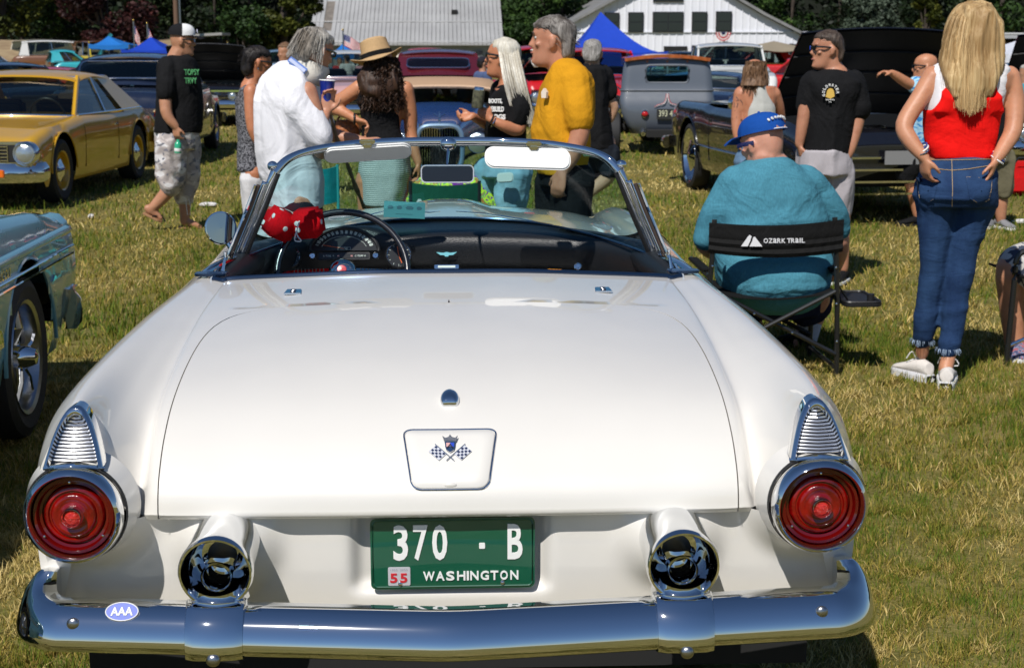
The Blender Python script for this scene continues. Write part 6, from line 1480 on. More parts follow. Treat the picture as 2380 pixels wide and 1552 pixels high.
# --- E: woman with long white hair
def woman_white():
    p = PX('woman with very long pale hair, black tee and cut off denim shorts', 1180, 9.4, (.50, .23, .14))
    hc = p.J(1167, 136); M = head(p.body, hc, R(78), R(4), .98)
    limb(p.body, [p.J(1185, 205), p.J(1180, 180), hc+Vector((0, 0, -.06))], [.08, .056, .055])
    p.rows(p.body, [(205, 1150, 1215, .16), (250, 1140, 1218, .15), (310, 1145, 1215, .14), (390, 1128, 1225, .16)])
    p.limb(p.body, [(1202, 218, -.13), (1208, 262, -.16), (1203, 300, -.17), (1170, 292, -.22), (1142, 278, -.22)], [.058, .052, .046, .036, .025]); hand(p.body, p.J(1142, 277, -.22), (-1, 0, .75), (-.2, 1, .2), -1, .9, .9)
    p.limb(p.body, [(1168, 218, .16), (1150, 290, .15), (1112, 278, -.05), (1098, 270, -.12)], [.055, .042, .03, .025]); hand(p.body, p.J(1100, 270, -.12), (-1, -.1, -.2), (0, -.6, .6), 1, .9, .9)
    p.limb(p.body, [(1150, 400, .09), (1150, 490, .09), (1158, 600, .09)], [.10, .068, .042]); p.limb(p.body, [(1195, 400, -.09), (1185, 500, -.09), (1190, 640, -.09)], [.105, .07, .042])
    p.foot((1190, 650, -.09), (1150, 662, -.09)); p.foot((1158, 645, .09), (1120, 655, .09)); p.done()
    sh = MB(); p.rows(sh, [(196, 1162, 1204, .11), (207, 1150, 1216, .17), (230, 1138, 1218, .16), (260, 1133, 1218, .155), (300, 1130, 1222, .16), (345, 1130, 1222, .165), (385, 1128, 1224, .175)])
    p.limb(sh, [(1198, 214, -.12), (1208, 250, -.16), (1205, 282, -.16)], [.075, .070, .066]); p.limb(sh, [(1172, 212, .15), (1158, 265, .17)], [.08, .07])
    tee = p.fuse(sh, 'tee_shirt', BLK, folds=.006)
    for k, w_ in enumerate(('BOOTS,', 'REBUILD', 'DOGS')): text('shirt_print', w_, p.J(1152+k*2, 236+k*18, -.178), (1, -.3, 0), (0, .05, 1), .085+.01*k, .032, WHITEP, tee, False, .014, bold=.04)
    DN = denim('faded_denim', (.16, .34, .44), (.34, .52, .60)); st = MB(); p.rows(st, [(372, 1126, 1226, .165), (395, 1122, 1230, .17), (410, 1120, 1228, .17)])
    p.limb(st, [(1143, 400, .09), (1138, 425, .09), (1136, 441, .09)], [.115, .10, .095]); p.limb(st, [(1195, 400, -.09), (1190, 440, -.09), (1187, 462, -.09)], [.12, .105, .10]); s_ = p.fuse(st, 'denim_shorts', DN, folds=.007)
    mb = MB(); mb.prism(rrect(.10, .06, .02), p.J(1174, 413, -.275), (1, 0, .05), (0, .1, 1), .02); mb.build('pouch', mat('pouch_pale', (.55, .62, .58), .8), p.t, bevel=.006)
    def fr(u, t): return p.J(1152+72*u[0], 458+18*t*(.3+u[1]), -.17+.12*abs(u[0]-.5)*2)
    strands('frayed_hem', WHITEP, s_, None, fr, 60, .002, 3, .003, 4)
    hm = hairmat('hair_platinum', (.55, .50, .40), (.85, .82, .74), (.40, .36, .28), 130)
    mb = MB(); rr = []
    for z, f, b_, w_ in ((-.05, -.03, -.115, .070), (0, .012, -.118, .083), (.04, .052, -.118, .086), (.075, .072, -.115, .083), (.105, .06, -.092, .066), (.128, .0, -.03, .02)):
        rr.append([M @ Vector((w_*cos(2*pi*q/24), (f+b_)/2+(f-b_)/2*sin(2*pi*q/24), z)) for q in range(24)])
    mb.loft(rr); p.rows(mb, [(128, 1160, 1206, .085), (150, 1168, 1212, .10), (190, 1180, 1222, .11, -.02), (230, 1196, 1230, .09, -.03), (270, 1212, 1234, .05, -.04), (296, 1222, 1234, .02, -.04)])
    hb = p.fuse(mb, 'hair', hm, .008, folds=.004, ff=40, squash=(1.5, 1.5, .1))
    def pth(u, t):
        a = u[0]; e = t**.85; x0 = 1158+44*u[1]; x = x0+(1172+62*u[1]+22*t-x0)*e; y = 102+14*abs(u[1]-.5)+(160+45*u[1]*1.0)*t; return p.J(x, y, -.09*min(1, t*2)+(-1+2*a)*(.04+.11*min(1, t*3))*(1-.30*t))
    strands('long_hair', hm, hb, None, pth, 1100, .0035, 12, .006, 9)
    sunglasses(M, p.t); eyes_simple(M, p.t)
    for px, py, dy in ((1147, 285, -.22), (1142, 279, -.22)):
        mb = MB(); c = p.J(px, py, dy); mb.tube([c+Vector((.018*cos(a)*.8, .034*sin(a), .034*cos(a)*.85)) for a in [2*pi*k/18 for k in range(18)]], .005, 6, closed=True); mb.build('bracelet', CHROME if px > 1145 else BLACKP, p.t)
    for px, py, dy in ((1190, 655, -.09), (1158, 650, .09)): shoe(p.t, p.J(px, py, dy), (-1, 0), BLK, WHITEP)
    c = thing('drink_can', 'camouflage sleeved drink can in the hands of the woman with pale hair', 'can', tuple(MW[p.t.name] @ p.J(1109, 252, -.26)))
    mb = MB(); mb.lathe([(.001, 0), (.034, 0), (.036, .01), (.036, .105), (.034, .108)], (0, 0, 0), (.12, 0, 1), 22); mb.build('can_sleeve', mat('sleeve_camo', (.06, .06, .035), .9, var=.8, vs=40), c)
    mb = MB(); mb.lathe([(.033, .106), (.033, .120), (.028, .128), (.026, .126), (.001, .125)], (0, 0, 0), (.12, 0, 1), 22); mb.build('can_top', CHROME, c)
def denim(name, a, b_, stretch=1):
    if name in MATS: return MATS[name]
    m, nt, b = _new(name); b.inputs['Roughness'].default_value = .88; b.inputs['Specular IOR Level'].default_value = .2
    v = noise(nt, coords(nt, (7, 7, 3)), 1, 5, .6); w_ = noise(nt, coords(nt, (420, 420, 90)), 1, 2)
    c = mixc(nt, .3, ramp(nt, v, [(.35, a), (.7, b_)]), ramp(nt, w_, [(.3, a), (.7, b_)])); nt.links.new(c, b.inputs['Base Color'])
    n1 = bump(nt, b, noise(nt, coords(nt, (6, 6, 16)), 1, 4, .5, .5), .45, .02); return m

woman_white()
# --- F: man in the orange tee
def man_orange():
    p = PX('grey haired man with white goatee in orange tee shirt and black trousers, facing left', 1310, 8.0, (.47, .24, .17))
    hc = p.J(1282, 97); M = head(p.body, hc, R(84), R(2), 1.08)
    limb(p.body, [p.J(1312, 165), p.J(1300, 145), hc+Vector((.02, 0, -.06))], [.09, .072, .07])
    p.rows(p.body, [(180, 1285, 1350, .18), (240, 1265, 1362, .18), (300, 1245, 1362, .18), (400, 1262, 1362, .17)])
    p.limb(p.body, [(1340, 205, -.16), (1347, 270, -.2), (1347, 312, -.21), (1330, 360, -.21), (1308, 398, -.21)], [.065, .056, .052, .045, .032]); hand(p.body, p.J(1305, 400, -.22), (-.22, 0, -1), (.5, .8, 0), -1, .6, 1.1)
    p.limb(p.body, [(1335, 205, .2), (1345, 300, .25), (1325, 390, .25)], [.06, .05, .03]); hand(p.body, p.J(1325, 390, .25), (-.2, 0, -1), (-.5, .8, 0), -1, .5, 1.1)
    for px, dy in ((1290, .1), (1325, -.1)): p.limb(p.body, [(px+5, 410, dy), (px, 600, dy), (px+5, 790, dy)], [.1, .065, .045]); p.foot((px+5, 800, dy), (px-45, 812, dy))
    p.done()
    m = fabric('orange_cotton', (.58, .27, .012), .06, 500, .1, .9, .45, 4)
    sh = MB(); p.rows(sh, [(140, 1298, 1338, .11), (152, 1284, 1352, .18), (180, 1270, 1360, .20), (220, 1256, 1365, .20), (260, 1240, 1366, .20), (300, 1230, 1367, .20), (345, 1234, 1367, .195), (404, 1246, 1367, .19)])
    p.limb(sh, [(1338, 192, -.14), (1344, 235, -.19), (1346, 278, -.20)], [.095, .088, .086]); p.limb(sh, [(1335, 195, .17), (1342, 260, .23)], [.10, .09])
    tee = p.fuse(sh, 'tee_shirt', m, .010, folds=.008, ff=11, seed=9)
    mb = MB(); mb.prism([(-.014, -.02), (.014, -.02), (.016, .01), (0, .03), (-.016, .01)], p.J(1266, 219, -.19), (.8, -.6, 0), (0, 0, 1), .02); mb.build('shirt_emblem', mat('emblem_white', (.7, .6, .5), .8), tee)
    st = MB(); p.rows(st, [(395, 1255, 1364, .185), (430, 1256, 1364, .19)])
    for px, dy in ((1290, .1), (1325, -.1)): p.limb(st, [(px+5, 420, dy), (px, 600, dy), (px+5, 780, dy)], [.125, .09, .075])
    p.fuse(st, 'trousers', BLK, .012)
    hm = hairmat('hair_salt', (.06, .055, .05), (.42, .39, .36), (.05, .035, .025), 100)
    cap_hair(p.t, M, hm, low=-.06, back=.01, front=.080, ln=.035, n=520, seed=12)
    mb = MB(); mb.ell(M @ Vector((0, .072, -.102)), (.026, .018, .024)); mb.ell(M @ Vector((0, .083, -.044)), (.026, .012, .007)); fused(mb, 'goatee', hairmat('hair_white', (.5, .48, .45), (.8, .78, .74)), p.t, .005, 1, .003, 120)
    eyes(M, p.t)
    for px, dy in ((1295, .1), (1330, -.1)): shoe(p.t, p.J(px, 805, dy), (-1, 0), BLK, BLACKP)
    mb = MB(); c = p.J(1303, 420, -.215); mb.tube([c+Vector((.009*cos(a), .009*sin(a), 0)) for a in [2*pi*k/10 for k in range(10)]], .002, 5, closed=True); mb.build('ring', CHROME, p.t)
man_orange()
# --- G: man in black walking behind
def man_black():
    p = PX('grey cropped man all in black walking behind the orange tee man', 1392, 13.6, (.50, .33, .25))
    hc = p.J(1377, 126); M = head(p.body, hc, R(-12), R(-6), 1.03)
    limb(p.body, [p.J(1375, 170), hc+Vector((0, 0, -.05))], [.075, .066])
    p.rows(p.body, [(165, 1350, 1405, .13), (220, 1352, 1412, .13), (320, 1355, 1418, .13)])
    p.limb(p.body, [(1404, 185, 0), (1414, 225, .02), (1428, 250, .03), (1420, 278, .05)], [.06, .05, .042, .03]); hand(p.body, p.J(1421, 276, .05), (-.6, .1, -.5), (-.6, -.6, 0), 1, .9)
    p.limb(p.body, [(1352, 185, 0), (1345, 250, .05)], [.06, .04])
    p.limb(p.body, [(1405, 330, .05), (1418, 400, -.02), (1380, 440, .0), (1355, 458, .0)], [.10, .072, .055, .04]); p.limb(p.body, [(1375, 330, .1), (1368, 410, .15), (1358, 458, .18), (1362, 490, .18)], [.095, .066, .05, .04]); p.done()
    sh = MB(); p.rows(sh, [(150, 1360, 1396, .10), (160, 1348, 1410, .16), (190, 1343, 1416, .17), (250, 1350, 1412, .165), (330, 1358, 1424, .165), (345, 1358, 1426, .165)])
    p.limb(sh, [(1400, 175, 0), (1414, 215, .02)], [.09, .082]); p.limb(sh, [(1356, 175, 0), (1347, 215, .02)], [.085, .08]); p.fuse(sh, 'tee_shirt', BLK, folds=.006)
    st = MB(); p.rows(st, [(335, 1360, 1426, .16), (365, 1362, 1428, .16)]); p.limb(st, [(1408, 360, .0), (1418, 392, -.02)], [.13, .105]); p.limb(st, [(1378, 360, .1), (1368, 405, .12)], [.125, .10]); p.fuse(st, 'shorts', fabric('dark_shorts', (.018, .022, .03)), folds=.005)
    cap_hair(p.t, M, hairmat('hair_cropped', (.16, .15, .14), (.36, .34, .32)), low=-.04, back=-.006, ln=.008, n=200, seed=14)
    d = thing  # shoes and socks
    for (a, b_) in (((1352, 468, 0), (1375, 510, 0)), ((1360, 498, .18), (1385, 514, .18))):
        A = p.J(*a); B = p.J(*b_); mb = MB(); limb(mb, [A+Vector((0, 0, .06)), A, A.lerp(B, .5), B], [.045, .05, .05, .035]); fused(mb, 'shoe', fabric('shoe_charcoal', (.04, .037, .035)), p.t, .010, 2)
man_black()
# --- H: woman in the racer-back tank
def woman_tattoo():
    p = PX('brown haired woman in pale grey racerback tank with a tattooed arm beside the black car', 1757, 13.0, (.50, .24, .16))
    hc = p.J(1752, 170); M = head(p.body, hc, R(20), R(0), .98)
    p.rows(p.body, [(200, 1722, 1800, .10), (220, 1716, 1806, .11), (260, 1722, 1800, .11), (330, 1722, 1812, .13), (380, 1716, 1815, .13)])
    limb(p.body, [p.J(1755, 205), hc+Vector((0, 0, -.06))], [.075, .058])
    p.limb(p.body, [(1722, 218), (1714, 262), (1712, 292, -.02), (1712, 318, -.04)], [.064, .054, .046, .03]); hand(p.body, p.J(1712, 318, -.04), (.1, 0, -1), (.9, 0, 0), 1, .5, .9)
    p.limb(p.body, [(1798, 218), (1810, 250, .05), (1816, 285, .12)], [.062, .05, .04])
    for x in (1735, 1795): p.limb(p.body, [(x, 380), (x, 440), (x, 505)], [.10, .06, .04]); p.foot((x, 510), (x, 525, .1))
    p.done()
    mt = fabric('ribbed_grey', (.50, .50, .47), .05, 500); sh = MB(); p.rows(sh, [(196, 1742, 1782, .115, .0), (225, 1736, 1790, .13), (250, 1728, 1800, .135), (290, 1722, 1804, .135), (330, 1720, 1814, .145)]); p.fuse(sh, 'tank_top', mt, folds=.005)
    st = MB(); p.rows(st, [(322, 1720, 1814, .145), (370, 1714, 1820, .15)])
    for x in (1738, 1795): p.limb(st, [(x, 375), (x, 440), (x, 500)], [.12, .08, .07])
    p.fuse(st, 'jeans', denim('mid_denim', (.07, .14, .24), (.18, .28, .40)), folds=.004)
    hm = hairmat('hair_brown', (.07, .035, .018), (.24, .14, .08), None, 80); mb = MB(); p.rows(mb, [(146, 1738, 1764, .05), (156, 1726, 1780, .10), (180, 1724, 1782, .11), (200, 1722, 1784, .09, -.05)]); hb = p.fuse(mb, 'hair', hm, .009, folds=.007, ff=26)
    def pth(u, t): a = pi+pi*u[0]; return M @ (Vector((.085*cos(a)*(1+.35*t), .10*sin(a)*(1+.1*t), .10-.27*t*(.8+.3*u[1])))+Vector((sin(t*14+u[0]*30), cos(t*13+u[1]*30), 0))*.008)
    strands('wavy_hair', hm, hb, None, pth, 450, .005, 9, .010, 15)
    tm = mat('tattoo_ink', (.10, .07, .065), .6); rg = random.Random(4)
    for k in range(26):
        f = rg.random(); c = p.J(1722+(1712-1722)*f, 222+(310-222)*f, 0); a = rg.uniform(-2.8, -.4); r = .064-.022*f
        mb = MB(); c2 = c+Vector((cos(a)*r, sin(a)*r, 0)); mb.tube([c2+Vector((rg.uniform(-.02, .02), rg.uniform(-.004, .004), rg.uniform(-.025, .025))) for q in range(4)], .0035, 5); mb.build('tattoo', tm, p.b)
    for x in (1735, 1795): shoe(p.t, p.J(x, 516), (0, 1), BLK, WHITEP)
woman_tattoo()
# --- I: seated man in the folding chair
def man_seated():
    p = PX('heavy man in teal tee shirt and blue cap seated in the black folding chair', 1795, 7.35, (.60, .33, .27))
    hc = p.J(1772, 338); M = head(p.body, hc, R(38), R(-14), 1.17)
    limb(p.body, [p.J(1788, 400), p.J(1782, 375), hc+Vector((.01, -.02, -.05))], [.12, .090, .086])
    p.rows(p.body, [(400, 1725, 1850, .17), (470, 1680, 1900, .20), (600, 1690, 1905, .26), (690, 1700, 1890, .25)])
    p.limb(p.body, [(1712, 440), (1660, 510, .04), (1640, 568, .10), (1690, 600, .35)], [.07, .06, .052, .036]); p.limb(p.body, [(1872, 440), (1930, 510, .04), (1950, 575, .10), (1930, 640, .35)], [.07, .06, .052, .036])
    hand(p.body, p.J(1690, 600, .35), (.6, .6, -.2), (0, 0, -1), -1, .5, 1.1); hand(p.body, p.J(1930, 640, .35), (-.5, .6, -.3), (0, 0, -1), 1, .5, 1.1)
    for s, x in ((-1, 1730), (1, 1880)):
        p.limb(p.body, [(x, 690, .1), (x+s*12, 690, .55), (x+s*5, 745, .58)], [.11, .085, .07])
    p.limb(p.body, [(1892, 700, .50), (1880, 750, .45), (1862, 800, .35)], [.08, .065, .045]); p.limb(p.body, [(1735, 700, .50), (1745, 760, .5), (1745, 820, .5)], [.08, .065, .045])
    p.done()
    TL = fabric('teal_heather', (.062, .22, .295), .16, 350, .1, .9, .5, 3.2, (1, 1, 1.8)); sh = MB()
    p.rows(sh, [(360, 1755, 1822, .11), (370, 1735, 1842, .15), (386, 1708, 1862, .16), (412, 1688, 1888, .19), (450, 1672, 1906, .21), (490, 1662, 1916, .22), (530, 1664, 1922, .23), (570, 1664, 1924, .265), (590, 1662, 1927, .30, -.02), (620, 1661, 1928, .325, -.035), (650, 1664, 1925, .335, -.045), (680, 1675, 1915, .31, -.035), (702, 1692, 1898, .27, -.02), (718, 1715, 1870, .22)])
    p.limb(sh, [(1712, 428), (1668, 490, .02), (1640, 548, .05)], [.105, .085, .068]); p.limb(sh, [(1868, 428), (1920, 490, .02), (1948, 532, .05)], [.105, .085, .070])
    p.fuse(sh, 'tee_shirt', TL, .011, 6, .006, 8, 21, (.3, .8, 1.5))
    st = MB(); p.rows(st, [(690, 1690, 1905, .24, .1), (725, 1700, 1900, .24, .15)])
    for s, x in ((-1, 1730), (1, 1875)): p.limb(st, [(x, 700, .15), (x+s*8, 695, .55)], [.13, .11])
    p.fuse(st, 'shorts', fabric('navy_shorts', (.012, .016, .045)), .013)
    c = cap(p.t, M, (.008, .065, .30), (.008, .065, .30)); 
    e = (M.to_3x3() @ Vector((1, 0, 0))).normalized(); u = (M.to_3x3() @ Vector((0, .35, 1))).normalized()
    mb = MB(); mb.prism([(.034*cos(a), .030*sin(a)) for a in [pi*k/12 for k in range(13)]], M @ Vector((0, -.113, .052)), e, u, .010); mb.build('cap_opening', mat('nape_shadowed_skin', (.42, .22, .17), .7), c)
    mb = MB(); mb.tube([M @ Vector((.089*sin(a), -.008-.114*cos(a), .048)) for a in np.linspace(-.7, .7, 12)], .009, 6, flat=.4); mb.build('cap_strap', mat('cap_strap_mat', (.006, .04, .2), .7), c)
    mb = MB(); mb.tube([M @ Vector((.092*sin(a), -.008-.118*cos(a), .050)) for a in np.linspace(-.5, .3, 9)], .003, 6); mb.build('strap_stripe', WHITEP, c)
    for k, ch in enumerate('BERKELEY'):
        a = -.62+.17*k; d = Vector((sin(-a), -cos(a)*1.2, 0)); pos = Vector((-.083*sin(a)*1.02*-1, -.008-.106*cos(a), .096-.02*(a*a)))
        ex_ = (M.to_3x3() @ Vector((cos(a), sin(a)*1.1, 0))).normalized(); ey_ = (M.to_3x3() @ Vector((0, .45, .9))).normalized(); n_ = ex_.cross(ey_)
        text('cap_letter', ch, M @ pos+n_*.004, ex_, ey_, .010, .013, WHITEP, c, False, .008, bold=.03)
    mb = MB(); mb.tube([M @ Vector((-.070, .075, .012)), M @ Vector((-.088, .03, .012)), M @ Vector((-.090, -.03, .008))], .005, 6, flat=2.5); mb.build('sunglasses', mat('glasses_blue', (.01, .02, .10), .2, coat=1), p.t)
    for (px, py, dy, q) in ((1868, 790, .38, 1), (1745, 800, .5, 2)):
        mb = MB(); mb.lathe([(.052, 0), (.056, .05), (.060, .14), (.058, .15)], p.J(px, py+22, dy), (.25 if q == 1 else 0, .1, 1), 18); mb.build('sock', fabric('sock_white', (.6, .6, .66), .05), p.t)
        shoe(p.t, p.J(px-12, py+40, dy), (-.3, 1), BLK, BLACKP)
man_seated()
# --- J: man in black tee and sunglasses
def man_shades():
    p = PX('clean shaven man in black logo tee, dark sunglasses and light grey shorts looking left', 1920, 10.0, (.46, .24, .17))
    hc = p.J(1922, 117); M = head(p.body, hc, R(97), R(0), 1.05)
    limb(p.body, [p.J(1940, 180), p.J(1935, 160), hc+Vector((.02, 0, -.06))], [.10, .068, .066])
    p.rows(p.body, [(180, 1890, 1985, .12), (250, 1885, 1982, .12), (380, 1870, 1970, .14)])
    p.limb(p.body, [(1990, 205), (1992, 262, -.02), (1991, 290, -.03), (1978, 340, -.05), (1970, 362, -.06)], [.062, .052, .047, .038, .030]); hand(p.body, p.J(1971, 362, -.06), (-.15, 0, -1), (-.9, .3, 0), 1, .7, 1.05)
    p.limb(p.body, [(1882, 205), (1868, 275, -.02), (1858, 335, -.02)], [.06, .046, .032]); hand(p.body, p.J(1858, 335, -.02), (.2, .1, -1), (.9, 0, 0), 1, .6)
    p.limb(p.body, [(1890, 400, 0), (1885, 520, 0), (1882, 620, 0)], [.1, .062, .04]); p.limb(p.body, [(1950, 400, 0), (1955, 520, 0), (1958, 625, 0)], [.1, .062, .04]); p.done()
    sh = MB(); p.rows(sh, [(160, 1906, 1958, .09), (172, 1888, 1985, .13), (190, 1876, 2002, .15), (215, 1873, 1998, .155), (255, 1874, 1984, .15), (310, 1868, 1978, .15), (370, 1863, 1970, .155)])
    p.limb(sh, [(1985, 195), (1992, 225, -.01), (1996, 253, -.02)], [.085, .08, .078]); p.limb(sh, [(1890, 195), (1880, 225), (1877, 250)], [.085, .075, .072]); tee = p.fuse(sh, 'tee_shirt', BLK, folds=.006)
    lg = p.J(1930, 215, -.168); ex_ = Vector((.99, -.12, 0)); uz = Vector((0, 0, 1))
    mb = MB(); mb.prism([(.030*cos(a)*.8, .030*sin(a)) for a in np.linspace(0, pi, 12)]+[(-.030, -.025), (.0, -.038), (.028, -.022)], lg-uz*.004, ex_, uz, .012); mb.build('shirt_emblem', mat('emblem_gold', (.65, .42, .08), .7), tee)
    for k, ch in enumerate('GOLDWATER'):
        a = R(200-25*k); text('print_letter', ch, lg+ex_*.046*cos(a)+uz*(.050*sin(a)-.002)+Vector((0, -.004, 0)), (ex_*sin(a)-uz*cos(a)), (ex_*cos(a)+uz*sin(a)), .014, .018, WHITEP, tee, False, .012, bold=.03)
    text('shirt_print', 'BREWING', lg-uz*.048, ex_, uz, .055, .009, WHITEP, tee, False, .012); text('shirt_print', 'CO', lg-uz*.062, ex_, uz, .016, .009, WHITEP, tee, False, .012)
    st = MB(); p.rows(st, [(345, 1858, 1970, .16), (385, 1852, 1976, .165), (405, 1854, 1976, .165)])
    p.limb(st, [(1885, 400), (1888, 440), (1890, 495)], [.105, .10, .09]); p.limb(st, [(1948, 400), (1950, 440), (1950, 497)], [.11, .098, .088]); p.fuse(st, 'shorts', fabric('shorts_grey', (.42, .39, .41), .05), folds=.007)
    cap_hair(p.t, M, hairmat('hair_crew', (.018, .012, .010), (.09, .065, .05)), low=-.05, back=-.004, front=.072, ln=.010, n=260, seed=17)
    sunglasses(M, p.t); eyes_simple(M, p.t)
    for px in (1882, 1958): shoe(p.t, p.J(px, 640), (-.5, -.8), BLK, WHITEP)
man_shades()
# --- K: bald man pointing
def man_bald():
    p = PX('bald bearded man in blue patterned shirt pointing across the raised black hood', 2135, 13.3, (.50, .25, .16))
    hc = p.J(2150, 158); M = head(p.body, hc, R(80), R(0), 1.05)
    limb(p.body, [p.J(2160, 200), hc+Vector((.02, 0, -.05))], [.085, .07])
    p.rows(p.body, [(205, 2135, 2195, .15), (260, 2125, 2190, .16), (340, 2122, 2185, .15)])
    p.limb(p.body, [(2150, 208, -.12), (2112, 195, -.2), (2085, 178, -.25), (2072, 170, -.28)], [.06, .05, .042, .03]); hand(p.body, p.J(2073, 170, -.28), (-1, -.1, .12), (0, -.1, -1), 1, .55, 1.05, .4)
    p.limb(p.body, [(2165, 215, .18), (2130, 275, .1), (2150, 290, -.1)], [.055, .045, .03])
    p.limb(p.body, [(2120, 390, -.08), (2118, 420, -.08), (2128, 470, -.08), (2132, 500, -.08)], [.1, .068, .055, .04]); p.limb(p.body, [(2160, 390, .1), (2165, 430, .1), (2170, 500, .1)], [.1, .066, .04]); p.done(.010)
    m = fabric('blue_print_cloth', (.10, .36, .62), .1, 300); nt = m.node_tree; nt.links.new(ramp(nt, noise(nt, coords(nt, (8, 8, 22)), 1, 2, .5, 1), [(.46, (.04, .24, .55)), (.52, (.35, .58, .72))]), nt.nodes['Principled BSDF'].inputs['Base Color'])
    sh = MB(); p.rows(sh, [(192, 2148, 2184, .10), (205, 2135, 2198, .17), (250, 2122, 2196, .185), (300, 2120, 2192, .18), (338, 2118, 2190, .175)]); p.limb(sh, [(2152, 208, -.1), (2128, 200, -.17)], [.09, .08]); p.fuse(sh, 'patterned_shirt', m, folds=.006)
    st = MB(); p.rows(st, [(330, 2116, 2188, .17), (355, 2114, 2186, .17)]); p.limb(st, [(2122, 355, -.07), (2112, 385, -.08), (2108, 402, -.08)], [.13, .12, .11]); p.limb(st, [(2160, 355, .09), (2165, 405, .1)], [.13, .11]); p.fuse(st, 'shorts', BLK)
    sunglasses(M, p.t); mb = MB(); mb.ell(M @ Vector((0, .08, -.09)), (.035, .022, .028)); fused(mb, 'beard', hairmat('hair_stubble', (.10, .08, .07), (.25, .22, .2)), p.t, .007, 1)
    for px, dy in ((2132, -.08), (2170, .1)):
        mb = MB(); mb.lathe([(.045, 0), (.05, .08), (.047, .085)], p.J(px, 494, dy), (0, 0, 1), 14); mb.build('sock', MATS['sock_white'], p.t); shoe(p.t, p.J(px, 510, dy), (-1, -.1), BLK, BLACKP, 1.05, lift=.0)
man_bald()
